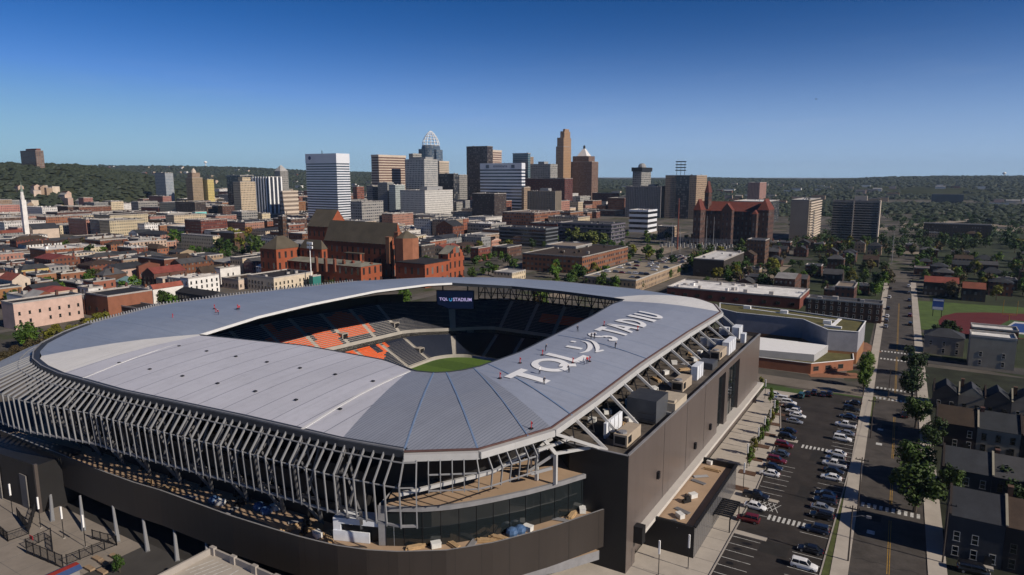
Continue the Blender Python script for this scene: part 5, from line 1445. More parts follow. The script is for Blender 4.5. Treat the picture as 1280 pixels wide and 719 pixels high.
# domed glass tower
r_ = ray(538.5, 182); t_ = 1620 / r_[1]; X, Z = r_[0] * t_, CH + r_[2] * t_; gx, gy, _ = G(X, 1620)
rt_ = root('domed_tower', 'blue glass tower crowned by an open white dome of ribs', 'tower', gx, gy, 0)
mb = MB(); mb.lathe((gx, gy, 0), [(22, 0), (22, Z - 6), (20, Z)], 24); mb.box(gx - 27, gx - 18, gy - 12, gy + 12, 0, Z - 8); mb.box(gx + 16, gx + 25, gy - 12, gy + 12, 0, Z - 10)
part(mb, 'glass_shaft', [wallmat('wall_glass_tower', (.13, .17, .22), glass=(.035, .06, .10), sx=3, sz=3.9, wx=.8, wz=.75, tint=0, grough=.1)], rt_); take(gx - 28, gx + 28, gy - 24, gy + 24)
hd = 34
mb = MB()
for k in range(14):
    a = 2 * pi * k / 14; mb.tube([(gx + 20 * cos(pi / 2 * f) ** .8 * cos(a), gy + 20 * cos(pi / 2 * f) ** .8 * sin(a), Z + hd * f) for f in (0, .2, .4, .6, .8, .97)], [.9, .85, .8, .7, .6, .4], 5)
part(mb, 'dome_rib', [m_white], rt_)
for f in (.02, .22, .42, .6, .76, .9):
    mb = MB(); rr = 20 * cos(pi / 2 * f) ** .8; mb.tube([(gx + rr * cos(a * pi / 12), gy + rr * sin(a * pi / 12), Z + hd * f) for a in range(25)], .55, 5, 0, False); part(mb, 'dome_hoop', [m_white], rt_)
tower('office_tower', 'dark brown gridded tower with a paler striped wing', 583, 609, 616, 182.5, 1350, wallmat('wall_dark_tower', (.06, .045, .045), glass=(.015, .016, .02), sx=4, sz=3.8, wx=.7, wz=.6, tint=0), 'black tar')
tower('office_tower', 'pink and white striped tower joined to the dark brown tower', 607, 614, 627, 187.5, 1365, mat('slab_pink', (.17, .10, .09), .6, .1, .05), 'white', bands=(26, .45, b_cream, 4))
o, b = tower('office_block', 'white and blue banded office block with a dark sign on its blank top', 600.5, 652, 656, 204, 1150, g_blue, 'pale grey', cat='office', bands=(15, .52, b_white, 10))
mb = MB(); w = b[1] - b[0]
for f in text_polys('omnicare', 1, .01): mb.poly([(b[0] + w * (.32 + .34 * s), b[2] - .62, b[4] - 6.6 + 4.2 * t) for s, t in f])
part(mb, 'sign_lettering', [mat('sign_ink', (.05, .05, .09), .6, .1, 1)], o)
for f0, nm in ((.14, 'left'), (.76, 'r')):
    mb = MB(); mb.box(b[0] + w * f0, b[0] + w * (f0 + .08), b[2] - .66, b[2] - .5, b[4] - 8, b[4] - 2.5); part(mb, 'sign_panel', [mat('sign_panel_grey', (.10, .13, .16), .5, .1, 1)], o)
tower('office_tower', 'teal glass stepped tower behind the banded sign block', 641, 660, 663, 191.5, 1480, g_teal, 'dark grey', bands=(30, .2, b_grey, 2))
tower('office_tower', 'cream tower tucked behind the teal glass tower', 658, 662, 667, 196, 1500, WM['tan brick'], 'dark grey')
tower('office_tower', 'grey stepped block with pale striped side in front of the tall golden tower', 663, 688, 697, 205, 1380, WM['concrete grey'], 'dark grey', pent=(.3, .6, 5, b_grey))
tower('office_block', 'wide dark red brick block below the tall golden tower', 655, 706, 716, 223, 1290, wallmat('wall_maroon', (.10, .035, .03), sx=3, sz=3.6, tint=0), 'dark grey', cat='office')
# tall golden art deco tower
gold = wallmat('wall_golden', (.34, .215, .125), glass=(.06, .045, .035), sx=2.8, sz=3.6, wx=.36, wz=.55, tint=0)
o, b = tower('deco_tower', 'tallest golden brick tower of the skyline with stepped shoulders', 695, 704.5, 714, 183, 1590, gold, 'tan gravel')
for nm, f0, f1, g0, g1, tp in (('upper_stage', .12, 1.0, 0, 1.0, 172), ('top_stage', .4, 1.0, .1, .9, 164), ('crown', .62, .98, .2, .8, 161)):
    Z = CH + ray(704, tp)[2] * 1590 / ray(704, tp)[1]; mb = MB(); w, d = b[1] - b[0], b[3] - b[2]
    e = {'upper_stage': .3, 'top_stage': .6, 'crown': .9}[nm]
    mb.prism([(b[0] + w * f0 + e, b[2] + d * g0 + e), (b[0] + w * f1 - e, b[2] + d * g0 + e), (b[0] + w * f1 - e, b[2] + d * g1 - e), (b[0] + w * f0 + e, b[2] + d * g1 - e)], b[4] - 1, Z, 0, 0); part(mb, nm, [gold], o)
o, b = tower('deco_tower', 'brown tower with a white pyramid roof and small lantern', 711, 740, 748, 202, 1600, wallmat('wall_brown_tower', (.17, .105, .075), glass=(.04, .03, .03), sx=3, sz=3.6, wx=.4, wz=.6, tint=0), 'tan gravel')
w, d = b[1] - b[0], b[3] - b[2]; cx, cy = b[0] + w * .52, b[2] + d * .5; Z1 = CH + ray(727, 195)[2] * 1600 / ray(727, 195)[1]; Z2 = CH + ray(727, 182)[2] * 1600 / ray(727, 182)[1]
mb = MB(); mb.box(cx - w * .36, cx + w * .33, b[2] + 1, b[3] - 1, b[4] - 1, Z1); part(mb, 'upper_stage', [MATS['wall_brown_tower']], o)
mb = MB(); s = w * .21; q = [(cx - s, cy - s, Z1), (cx + s, cy - s, Z1), (cx + s, cy + s, Z1), (cx - s, cy + s, Z1)]; t2 = s * .2; q2 = [(cx - t2, cy - t2, Z2 - 6), (cx + t2, cy - t2, Z2 - 6), (cx + t2, cy + t2, Z2 - 6), (cx - t2, cy + t2, Z2 - 6)]
for k in range(4): mb.poly([q[k], q[(k + 1) % 4], q2[(k + 1) % 4], q2[k]])
part(mb, 'pyramid_roof', [mat('pyramid_pale', (.66, .64, .62), .5, .05, .1)], o)
mb = MB(); mb.lathe((cx, cy, Z2 - 6.2), [(t2 * 1.1, 0), (t2 * 1.1, 6), (0, 8.5)], 8); part(mb, 'lantern', [m_dark], o)
tower('office_block', 'grey brown ribbed block standing before the dark red brick block', 660, 694, 701, 239, 1050, WM['grey rendered'], 'pale grey', cat='office', piers=(17, mat('pier_tan', (.25, .21, .165), .8, .1, .1), 1.6, 'FR'), pent=(.4, .7, 4, b_grey))
o, b = tower('hotel_tower', 'pale tower with a dark flared crown right of the skyline gap', 791, 802, 814, 210, 1420, WM['concrete grey'], 'dark grey')
mb = MB(); mb.box(b[0] - 2, b[1] + 2, b[2] - 2, b[3] + 2, b[4] - 7, b[4] + 1); part(mb, 'crown_band', [m_dark], o); mb = MB(); mb.lathe(((b[0] + b[1]) / 2, (b[2] + b[3]) / 2, b[4]), [(9, 0), (8, 5), (5, 9), (0, 10)], 10); part(mb, 'cap', [b_grey], o)
tower('office_block', 'wide grey ribbed slab below the pale crowned tower', 783, 826, 833, 233, 1150, WM['grey rendered'], 'dark grey', cat='office', piers=(20, mat('pier_grey', (.21, .20, .20), .8, .1, .1), 1.5, 'FR'), pent=(.6, .8, 3, b_grey))
o, b = tower('office_tower', 'tan tower with a recessed dark glass front and a roof antenna rack', 832, 871, 884, 219, 1120, WM['tan brick'], 'dark grey')
mb = MB(); w = b[1] - b[0]; mb.box(b[0] + w * .36, b[0] + w * .78, b[2] - .5, b[2] + .1, 0, b[4] - 1); part(mb, 'glass_front', [WM['black glass']], o)
mb = MB()
for px in (845, 850, 855):
    f = (px - 832) / 39.0; x = b[0] + w * f; mb.bar((x, b[2] + 4, b[4] - 1), (x, b[2] + 4, b[4] + 22), .5)
for zz in (7, 11.5, 16, 21): mb.box(b[0] + w * .3, b[0] + w * .62, b[2] + 2, b[2] + 6, b[4] + zz, b[4] + zz + 1.6)
part(mb, 'antenna_rack', [m_black], o)
tower('apartment_tower', 'cream slab apartment tower with blank end and balcony side', 989, 1012, 1034, 250, 735, mat('slab_tan', (.30, .25, .20), .8, .08, .1), 'white', bands=None, cat='apartments')
o, b = tower('apartment_tower', 'wide grey striped apartment slab with a pale end wall', 1042, 1099, 1105, 251.5, 720, g_dark, 'dark grey', cat='apartments', bands=(16, .42, mat('band_dull', (.22, .20, .185), .8, .1, .1), 2))
mb = MB(); mb.box(b[1] + .5, b[1] + 1.6, b[2] - .8, b[3] + .5, 0, b[4] + .4); mb.box(b[0] + (b[1] - b[0]) * .45, b[0] + (b[1] - b[0]) * .47, b[2] - 1.2, b[2] - .5, 0, b[4]); part(mb, 'end_wall', [b_cream], o)
mb = MB(); mb.box(b[0] + 20, b[0] + 32, b[2] + 3, b[3] - 3, b[4], b[4] + 5); part(mb, 'penthouse', [b_cream], o)
for ob in [q for q in COL.objects if q.get('label', '').startswith('cream slab apartment')]:
    x0, x1, y0, y1 = FOOT[-2]; mb = MB(); n = 14; h = corner(989, 1012, 1034, 250, 735)[4]
    for k in range(n): mb.box(x1, x1 + 1.8, y0 + 2, y1 - .5, 3 + k * (h - 4) / n, 3 + k * (h - 4) / n + 1.3)
    part(mb, 'balcony', [b_cream], ob); mb = MB(); mb.box(x1 + .01, x1 + .05, y0 + 2, y1 - .5, 1, h - 1); part(mb, 'glazing', [g_dark], ob)
tower('apartment_tower', 'brick apartment tower on the wooded hill', 25, 44, 54, 188, 1500, wallmat('wall_hill_tower', (.17, .11, .085), sx=5, sz=3.4, wx=.6, wz=.5, tint=0), 'dark grey', cat='apartments', pent=(.25, .95, 4, mat('plain_red brick', (0, 0, 0))))
tower('apartment_tower', 'round looking pale glass tower in the middle distance', 193, 206, 216, 216, 1500, wallmat('wall_pale_glass', (.34, .36, .38), glass=(.10, .14, .18), sx=3, sz=3.2, wx=.7, wz=.6, tint=0), 'pale grey', cat='apartments')
o, b = tower('old_tower', 'tan stepped old tower near the pale glass tower', 232, 240, 253, 222, 1450, WM['tan brick'], 'tan gravel', cat='tower')
mb = MB(); mb.box(b[0] + 4, b[1] - 2, b[2] + 2, b[3] - 4, b[4], b[4] + 10); part(mb, 'upper_stage', [WM['tan brick']], o); mb = MB(); mb.lathe(((b[0] + b[1]) / 2, (b[2] + b[3]) / 2, b[4] + 10), [(5, 0), (4, 5), (0, 10)], 8); part(mb, 'cupola', [b_cream], o)
tower('office_block', 'yellow painted block next to the tan stepped old tower', 253, 259, 267, 224, 1470, WM['yellow painted'], 'tan gravel', cat='office')
o, b = tower('apartment_tower', 'dark blue apartment block with white vertical fins', 316, 336, 351, 221, 1080, mat('slab_navy', (.035, .04, .055), .4, .2, .1), 'black tar', cat='apartments', piers=(6, m_white, 2.4, 'FR'))
tower('apartment_tower', 'dark navy glass block behind the cream stepped one', 283, 300, 317, 219, 1130, WM['black glass'], 'black tar', cat='apartments')
tower('apartment_tower', 'cream stepped apartment block before the dark finned one', 291, 300, 319, 227, 1010, WM['cream'], 'tan gravel', cat='apartments', pent=(.2, .8, 6, WM['cream']))
tower('old_tower', 'grey old tower seen between the finned block and the banded tower', 343, 350, 360, 214, 1400, WM['concrete grey'], 'pale grey', cat='tower', rt='hip', rh=12)
tower('office_block', 'cream striped low block at the foot of the grey old tower', 350, 352, 372, 239, 1050, mat('slab_cream', (.2, .16, .13), .6, .1, .1), 'tan gravel', cat='office', bands=(7, .5, b_cream, 2))
tower('office_block', 'long white block right of the small brick roofs, below the gridded tower', 500, 531, 566, 238, 1050, WM['white painted'], 'white', cat='office', pent=(.5, .8, 5, b_grey))
tower('office_block', 'pale concrete block beyond the banded office tower', 438, 452, 479, 252, 900, WM['concrete grey'], 'pale grey', cat='office')
tower('office_block', 'small brick office beside the pale concrete block', 441, 446, 455, 233, 1300, WM['brick office'], 'dark grey', cat='office')
tower('office_block', 'pale concrete block standing below the brown striped slab', 458, 466, 476, 232, 1200, WM['concrete grey'], 'pale grey', cat='office')
tower('office_block', 'grey blue block below the brown striped slab', 472, 484, 492, 228, 1180, WM['grey rendered'], 'pale grey', cat='office')
tower('office_block', 'pale teal low block below the brown striped slab', 486, 494, 506, 231, 1150, wallmat('wall_paleteal', (.34, .38, .37), tint=0), 'white', cat='office')
tower('office_block', 'brown brick block with a tan side below the sign block', 590, 618, 633, 242, 980, WM['dark brick'], 'tan gravel', cat='office')
tower('office_block', 'tan brick block beside the sign block foot', 652, 655, 663, 234, 1120, WM['tan brick'], 'tan gravel', cat='office')
tower('office_block', 'charcoal banded office building by the leafy square', 624, 682, 697, 286, YB(690, 310), g_dark, 'dark grey', cat='office', bands=(5, .32, mat('band_char', (.12, .13, .145), .5, .1, .1), 1.5), clutter_n=8)
tower('office_block', 'orange brick office block behind the charcoal banded one', 628, 668, 700, 266, YB(690, 292), WM['brick office'], 'tan gravel', cat='office', clutter_n=8)
tower('office_block', 'long dark violet glass building behind the trees', 697, 764, 781, 281, YB(770, 305), WM['black glass'], 'dark grey', cat='office', bands=(5, .3, mat('band_violet', (.13, .12, .15), .6, .1, .1), 1.2), clutter_n=6)
tower('office_block', 'white banded low office below the wide ribbed slab', 787, 810, 821, 263, 850, g_dark, 'white', cat='office', bands=(4, .5, b_white, 2))
tower('apartment_tower', 'pink brick twin apartment block on the far river bank', 935, 950, 968, 228, 1900, wallmat('wall_pinktower', (.30, .17, .14), sx=4, sz=3.4, tint=0), 'dark grey', cat='apartments')
tower('office_block', 'black glass stadium like block beyond the red roofed hall', 916, 960, 990, 252, 1000, WM['black glass'], 'white', cat='office')
tower('brick_tower', 'slim brick chimney tower near the orange autumn trees', 347, 353, 358, 270, 620, WM['brown brick'], 'dark grey', cat='tower')

# ---- civic hall with the red roof and spire (far right of the skyline)
Yh = YB(905, 307)
def hallpart(rt0, pl, pc, pr, pt, Y, wall, roof, rt, rh, axis='x', nm='wing'):
    x0, x1, y0, y1, h = corner(pl, pc, pr, pt, Y); take(x0, x1, y0, y1)
    mb = MB(); mb.prism([(x0, y0), (x1, y0), (x1, y1), (x0, y1)], -.5, h, 0); wl = part(mb, nm, [wall], rt0)
    mb = MB()
    if rt == 'flat': mb.box(x0 - .3, x1 + .3, y0 - .3, y1 + .3, h, h + .5, 0)
    else: roof_geo(mb, x0, x1, y0, y1, h, rt, rh, axis)
    part(mb, 'wing_roof', [roof, wall], wl); return (x0, x1, y0, y1, h), wl
w0 = G(W(*L(905, 307, 0)[:2]).x, Yh)
ch = root('city_hall', 'dark stone city hall with steep red roofs and a slender spire', 'town hall', w0[0], w0[1], 0)
ston = wallmat('wall_stone', (.085, .05, .042), sx=4, sz=5, wx=.35, wz=.55, tint=0); rred = mat('roof_red', (.125, .034, .024), .8, .25, .3)
hallpart(ch, 868, 950, 962, 265, Yh, ston, rred, 'gable', 9, 'x')
hallpart(ch, 867, 876, 882, 263, Yh - 6, ston, rred, 'hip', 11)
hallpart(ch, 902, 915, 918, 263, Yh - 6, ston, rred, 'gable', 7, 'y')
hallpart(ch, 947, 961, 968, 263, Yh - 8, ston, rred, 'hip', 11)
hallpart(ch, 940, 946, 949, 268, Yh - 10, ston, rred, 'hip', 4)
hallpart(ch, 881, 886, 890, 241, Yh + 30, ston, mat('roof_spire', (.10, .035, .028), .8, .2, .3), 'hip', 12, nm='clock_tower')

# ---- the brick concert hall behind the stadium
w0 = L(450, 352, 0)
mh = root('concert_hall', 'huge red brick gabled concert hall behind the stadium', 'concert hall', w0[0], w0[1], 0)
brk = wallmat('wall_hall', (.27, .075, .036), glass=(.03, .025, .025), sx=5.2, sz=7.2, wx=.34, wz=.6, tint=0, blind=.1); hroof = mat('roof_hall', (.092, .077, .055), .85, .2, .12); cgreen = mat('roof_copper', (.20, .195, .16), .8, .3, .15)
hallpart(mh, 352, 451, 477, 334, 425, brk, cgreen, 'hip', 2.2)
hallpart(mh, 325, 345, 377, 312, 452, brk, hroof, 'hip', 8)
hallpart(mh, 405, 489, 506, 306, 470, brk, hroof, 'gable', 14.5, 'x')
hallpart(mh, 384, 411, 435, 284, 535, brk, hroof, 'gable', 13, 'x')
hallpart(mh, 375, 402, 409, 312, 455, brk, hroof, 'hip', 6)
hallpart(mh, 430, 450, 455, 318, 440, brk, hroof, 'flat', 2)
hallpart(mh, 495, 531, 562, 331, 425, brk, ROOF['black tar'], 'flat', 2)
hallpart(mh, 548, 560, 580, 318, 455, brk, cgreen, 'gable', 5, 'x')
# octagonal stage end and buttress towers
c = L(509, 330, 0); cx, cy = G(W(c[0], c[1]).x * 455 / W(c[0], c[1]).y, 455)[:2]
hz = CH + ray(509, 297)[2] * 455 / ray(509, 297)[1]
mb = MB(); oc = [(cx + 8.2 * cos(pi / 8 + k * pi / 4), cy + 8.2 * sin(pi / 8 + k * pi / 4)) for k in range(8)]; mb.prism(oc, 0, hz, 0)
ap = part(mb, 'octagon_tower', [PLAIN['orange brick']], mh)
mb = MB()
for k in range(8): p, q = oc[k], oc[(k + 1) % 8]; mb.poly([(p[0], p[1], hz), (q[0], q[1], hz), (cx, cy, hz + 5)])
part(mb, 'tower_roof', [hroof], ap)
for px, pt in ((486, 297), (497, 291)):
    q = ray(px, pt); s = 455 / q[1]; gx, gy, _ = G(q[0] * s, 455); hz2 = CH + q[2] * s; mb = MB(); mb.box(gx - 1.6, gx + 1.6, gy - 1.6, gy + 1.6, 12, hz2); mb.box(gx - 1.9, gx + 1.9, gy - 1.9, gy + 1.9, hz2, hz2 + .5); part(mb, 'buttress', [PLAIN['orange brick']], mh)
for k in range(7):
    px = 395 + k * 11.5; q = ray(px, 316 + k * 1.2); s = 436 / q[1]; gx, gy, _ = G(q[0] * s, 436); hz2 = CH + q[2] * s; mb = MB(); hz2 -= 3.2; mb.box(gx - .8, gx + .8, gy - .8, gy + .8, 9, hz2 - .1); mb.lathe((gx, gy, hz2 - .1), [(1.0, 0), (1.0, .3), (.5, .8), (0, 1.0)], 8); part(mb, 'pinnacle', [PLAIN['red brick']], mh)

# ---- church with white steeple
q = ray(29, 256); s = 760 / q[1]; gx, gy, _ = G(q[0] * s, 760); hs = CH + q[2] * s
st = root('church', 'small church with a tall white steeple and green spire', 'church', gx, gy, 0); take(gx - 20, gx + 14, gy - 5, gy + 34)
hz = CH + ray(29, 250)[2] * 760 / ray(29, 250)[1]
mb = MB(); mb.box(gx - 2.3, gx + 2.3, gy - 2.3, gy + 2.3, 0, hz); mb.lathe((gx, gy, hz), [(1.9, 0), (1.9, 5), (1.5, 5.2), (1.5, 9)], 8); part(mb, 'steeple', [PLAIN['white painted']], st)
mb = MB(); mb.lathe((gx, gy, hz + 9), [(1.6, 0), (.7, 5), (0, 12)], 8); part(mb, 'spire', [ROOF['copper green']], st)
mb = MB(); mb.prism([(gx - 8, gy + 3), (gx + 8, gy + 3), (gx + 8, gy + 30), (gx - 8, gy + 30)], 0, 11, 0); part(mb, 'nave', [PLAIN['cream']], st); mb = MB(); roof_geo(mb, gx - 8, gx + 8, gy + 3, gy + 30, 11, 'gable', 6, 'y'); part(mb, 'roof', [ROOF['slate'], PLAIN['cream']], st)

tk = [L(*p, 0) for p in ((1146, 377), (1300, 384), (1300, 424), (1160, 416))]; take(min(p[0] for p in tk), max(p[0] for p in tk), min(p[1] for p in tk), max(p[1] for p in tk))
# ---- nearer buildings placed one by one (left edge, corner, right edge, roof corner, base y)
def near(name, label, pl, pc, pr, pt, base, wall, roof='black tar', rt='flat', rh=3, axis='x', cat='building', group=None, wins=None, chim=0, clutter_n=0, faces='FR', ymin=0):
    Y = YB(pc, base); x0, x1, y0, y1, h = corner(pl, pc, pr, pt, Y)
    return building(name, label, cat, x0, x1, y0, y1, h, wall, roof, rt, rh, axis, group, wins, None, chim, clutter_n, faces), (x0, x1, y0, y1, h)
near('brick_warehouse', 'long pink cream painted brick building with two rows of small dark windows', 1, 16, 102, 379, 413, 'pink brick', wins=((3.6, 7.4), 3.9, 'small'), faces='R', chim=1, cat='warehouse')
near('brick_building', 'low orange brick wall building at the left edge behind the pink cream one', -20, -6, 27, 361, 386, 'orange brick', 'dark grey', cat='building')
near('brick_warehouse', 'blank orange brick building with a dark front near the roof silhouette', 106, 134, 190, 370, 399, 'orange brick', 'black tar', wins=((4.0,), 5, 'dark'), faces='F', cat='warehouse')
near('white_gable_house', 'white gabled shed beside the blank orange brick building', 186, 191, 229, 362, 380, 'white painted', 'red tile', 'gable', 2.5, 'y', wins=((3,), 8, 'dark'), faces='F', cat='house')
near('flat_shop', 'low dark roofed building with white roof trim by the stadium edge', 150, 193, 218, 389, 404, 'dark brick', 'black tar', wins=((2.2,), 3.5, 'pale'), cat='shop')
near('dark_house', 'dark roofed house with a white end wall of three windows', 219, 264, 286, 371, 387, 'dark grey', 'black tar', 'gable', 2, 'x', cat='house', clutter_n=1)
near('facade_building', 'black fronted building with a long cream side and flat roof', 309, 342, 391, 347, 366, 'cream', 'black tar', wins=((2.4, 5.2), 2.9, 'dark'), clutter_n=5, cat='building')
near('teal_shed', 'small teal green shed at the end of the cream sided building', 386, 391, 401, 345, 361, mat('teal_paint', (.03, .17, .15), .6, .1, .4), 'dark grey', cat='shed')
near('yellow_house', 'yellow painted two storey house with dark hip roof at the left', 22, 27, 61, 338, 358, 'yellow painted', 'slate', 'hip', 3, wins=None, cat='house')
near('teal_roof_house', 'low house with a pale teal hip roof', 143, 160, 178, 354, 365, 'white painted', mat('roof_teal', (.20, .33, .34), .7, .15, .3), 'hip', 3, cat='house')
near('tarp_house', 'house whose roof is covered by a bright blue tarpaulin', 94, 118, 127, 358, 372, 'dark brick', mat('tarp_bright', (.03, .10, .36), .5, .2, .5), cat='house')
near('brick_house', 'red brick house with three upper windows and white neighbour', 170, 173, 200, 333, 357, 'red brick', 'brown shingle', 'gable', 2, 'x', wins=((3.2, 6.4), 2.4, 'pale'), faces='R', cat='house', chim=1)
near('brick_tenement', 'tall dark sided brick tenement with three window rows', 172, 205, 222, 324, 350, 'red brick', 'black tar', wins=((3, 6.3, 9.6), 2.6, 'pale'), faces='R', cat='tenement', chim=1)
near('brick_row', 'row of pink brick houses with white cornice facing the park', 155, 162, 208, 303, 319, 'pink brick', 'white', wins=((3, 6.2, 9.2), 3, 'dark'), cat='row house', chim=2)
near('white_house', 'narrow white house with a gold painted stripe by the park', 226, 266, 275, 295, 316, 'cream', 'white', cat='row house', chim=2)
near('mural_building', 'bright turquoise painted building front in the old quarter', 240, 244, 258, 265, 281, mat('turquoise', (.16, .52, .50), .7, .1, .3), 'dark grey', cat='building')
near('brick_tenement', 'wide dark brick school like block left of the autumn trees', 263, 293, 305, 291, 313, 'brown brick', 'dark grey', wins=((3, 6.5, 10), 3.2, 'dark'), cat='tenement')
near('white_house', 'white painted house with grey roof and dark side', 226, 240, 260, 331, 346, 'white painted', 'pale grey', 'gable', 2, 'x', wins=((2.6, 5.2), 3, 'dark'), cat='house', chim=1)
near('brick_house', 'orange brick gabled house with a brown shingle roof in front of the white one', 244, 252, 282, 342, 358, 'orange brick', 'brown shingle', 'gable', 4, 'y', cat='house', chim=1)
near('white_house', 'tall white rendered house before the black fronted building', 268, 275, 300, 335, 356, 'white painted', 'white', wins=((3, 6), 3, 'dark'), cat='house', chim=2)
near('white_house', 'white roofed house with a bluish side wall', 320, 329, 345, 334, 350, 'white painted', 'white', 'gable', 2, 'x', cat='house')
near('brick_arena', 'low brick civic building with flat roof and glass canopy beyond the stadium', 653, 728, 785, 321, 343, 'brick office', 'brown shingle', clutter_n=10, cat='civic building')
near('roof_hall', 'grey raised hall on top of the low brick civic building', 682, 720, 740, 308, 330, 'grey rendered', 'tan gravel', cat='civic building')
o, b = near('parking_garage', 'tan topped parking structure with open sides beside the civic building', 730, 795, 870, 350, 366, 'tan brick', 'tan gravel', cat='parking garage')
GAR = b
near('brick_gallery', 'dark brick building with a lit end and white broken roof right of the garage', 867, 905, 930, 325, 348, 'dark brick', 'white', wins=((4,), 6, 'wide'), cat='building', clutter_n=5)
near('long_hall', 'long brick hall with a bright white flat roof and many roof units', 834, 1000, 1012, 372, 387, 'red brick', 'white', wins=((2.6,), 7, 'wide'), cat='hall', clutter_n=16, faces='F')
near('brick_terrace', 'dark brick terrace of three storeys at the street corner', 1008, 1103, 1112, 380, 405, 'brown brick', 'dark grey', wins=((2.4, 5.6, 8.6), 3.2, 'pale'), cat='terrace', clutter_n=6)
near('brick_house', 'brick house with a tan roof rising above the dark terrace', 1044, 1068, 1072, 359, 388, 'brown brick', 'tan gravel', cat='house')
near('brick_house', 'small brick house with pale roof beside the bright white hall', 968, 994, 1002, 349, 371, 'brown brick', 'pale grey', 'gable', 2, 'x', cat='house')
near('brick_block', 'brown brick block with a lit yellow end among the trees', 934, 957, 962, 300, 330, 'brown brick', 'dark grey', cat='block')
near('orange_hut', 'small bright orange brick building near the substation', 864, 868, 878, 292, 304, 'orange brick', 'dark grey', cat='building')
near('corner_shop', 'tan brick corner building near the leafy square', 822, 841, 846, 283, 297, 'tan brick', 'white', cat='building')
near('brick_shop', 'long two storey brick shop row along the parkway', 545, 552, 580, 329, 352, 'red brick', 'dark grey', wins=((2.6, 5.8), 3, 'dark'), cat='shop')
near('brick_shop', 'brick shop with arched windows further along the parkway', 588, 598, 613, 310, 327, 'red brick', 'dark grey', cat='shop')
near('brick_shop', 'brick shop row end by the parkway trees', 615, 634, 652, 309, 322, 'brown brick', 'dark grey', cat='shop')
near('site_office', 'low cream site building just behind the far roof edge', 617, 640, 657, 341, 352, 'cream', 'pale grey', cat='building')
near('dark_row', 'red gabled dark row house beside the concert hall', 545, 566, 580, 283, 300, 'red brick', 'slate', 'gable', 6, 'y', cat='row house')

# ---- school with planted roof, beyond the block
gz = 12.0
sp_ = [L(*p, gz) for p in ((900, 387), (921, 392), (1004, 400.5), (1035, 413.7), (1073, 416.5), (1082, 403), (985, 389), (900, 380))]
sc_ = root('school', 'modern school with a planted green roof and lilac grey upper walls', 'school', sp_[4][0], sp_[4][1], 0); take(min(p[0] for p in sp_), max(p[0] for p in sp_), min(p[1] for p in sp_) - 25, max(p[1] for p in sp_))
poly = [(p[0], p[1]) for p in sp_]
mb = MB(); mb.prism(poly, 4.5, gz + .5, 0)
sw = part(mb, 'upper_wall', [PLAIN['lilac panel']], sc_)
mb = MB(); mb.poly([(p[0], p[1], gz) for p in poly]); sr = part(mb, 'planted_roof', [mat('sedum', (.105, .095, .035), .95, .3, .25)], sc_)
mb = MB()
for p, q in zip(poly, poly[1:] + poly[:1]): mb.bar((p[0], p[1], gz + .5), (q[0], q[1], gz + .5), .4, .2)
a_, b_, c_, d_ = (L(930, 385.5, gz), L(1045, 401, gz), L(1050, 399, gz), L(1046, 410, gz)); mb.bar(a_, b_, .9, .4); mb.bar(c_, L(1040, 408, gz), 1.5, .4); mb.bar(L(1030, 408.5, gz), L(1052, 411, gz), 1.2, 1.6)
for px, py in ((934, 386), (980, 392), (1034, 405)): v = L(px, py, gz); mb.box(v[0] - 1.5, v[0] + 1.5, v[1] - .8, v[1] + .8, gz, gz + 1.4)
part(mb, 'roof_duct', [m_white], sr)
mb = MB(); low_ = offs([(x, y, 0) for x, y in poly[:6]], .0)
for p, q in zip(poly[:6], poly[1:6]): mb.wall(p, q, -.1, 4.6, 0)
part(mb, 'ground_wall', [PLAIN['orange brick']], sc_)
for k in range(14):
    f = k / 13.0; p = Vector(poly[0]).lerp(Vector(poly[2]), f) if k < 9 else Vector(poly[2]).lerp(Vector(poly[4]), (k - 9) / 5 + .08); e = (Vector(poly[2]) - Vector(poly[0])) if k < 9 else (Vector(poly[4]) - Vector(poly[2]))
    w = link('window', WIN['wide'], sw); w.location = (p.x - sp_[4][0] + .0, p.y - sp_[4][1] - .03, 8.3); w.rotation_euler = (0, 0, atan2(e.y, e.x))
# white roofed gym and brick base in front
gx0 = L(1036, 436, 6.5); gA = L(925, 437, 6.5); mb = MB()
gp = [L(*p, 6.5) for p in ((915, 434), (1018, 443), (1036, 431), (930, 419))]; mb.prism([(p[0], p[1]) for p in gp], -.1, 6.4, 0, 1); part(mb, 'gym_hall', [mat('gym_grey', (.36, .36, .37), .7, .1, .3), m_white], sc_)
bp = [L(*p, 3.8) for p in ((890, 440), (1014, 455), (1067, 450), (1066, 441), (1020, 438), (890, 430))]; mb = MB(); mb.prism([(p[0], p[1]) for p in bp], -.1, 4.0, 0); bw = part(mb, 'brick_base', [PLAIN['orange brick']], sc_)
mb = MB(); mb.poly([(p[0], p[1], 3.7) for p in bp]); part(mb, 'base_roof', [MATS['sedum']], bw); mb = MB()
for p, q in zip(bp, bp[1:] + bp[:1]): mb.bar((p[0], p[1], 4.0), (q[0], q[1], 4.0), .35, .2)
v = L(990, 444, 3.8); mb.box(v[0] - 5, v[0] + 5, v[1] - .6, v[1] + .6, 3.7, 5.2); part(mb, 'base_coping', [m_white], bw)
for f in (.12, .4, .7):
    w = link('window', WIN['wide'], bw); p = Vector(bp[1]).lerp(Vector(bp[2]), f); e = Vector(bp[2]) - Vector(bp[1]); w.location = (p.x - sp_[4][0], p.y - sp_[4][1] - .02, 1.9); w.rotation_euler = (0, 0, atan2(e.y, e.x))
p = L(1040, 470, 0); strip(L(1010, 468, 0), L(1075, 470, 0), 7, .045, 'brick_paving', mat('brick_paving', (.25, .12, .07), .9, .2, .3)); strip(L(1068, 428, 0), L(1086, 440, 0), 10, .045, 'brick_paving', MATS['brick_paving'])

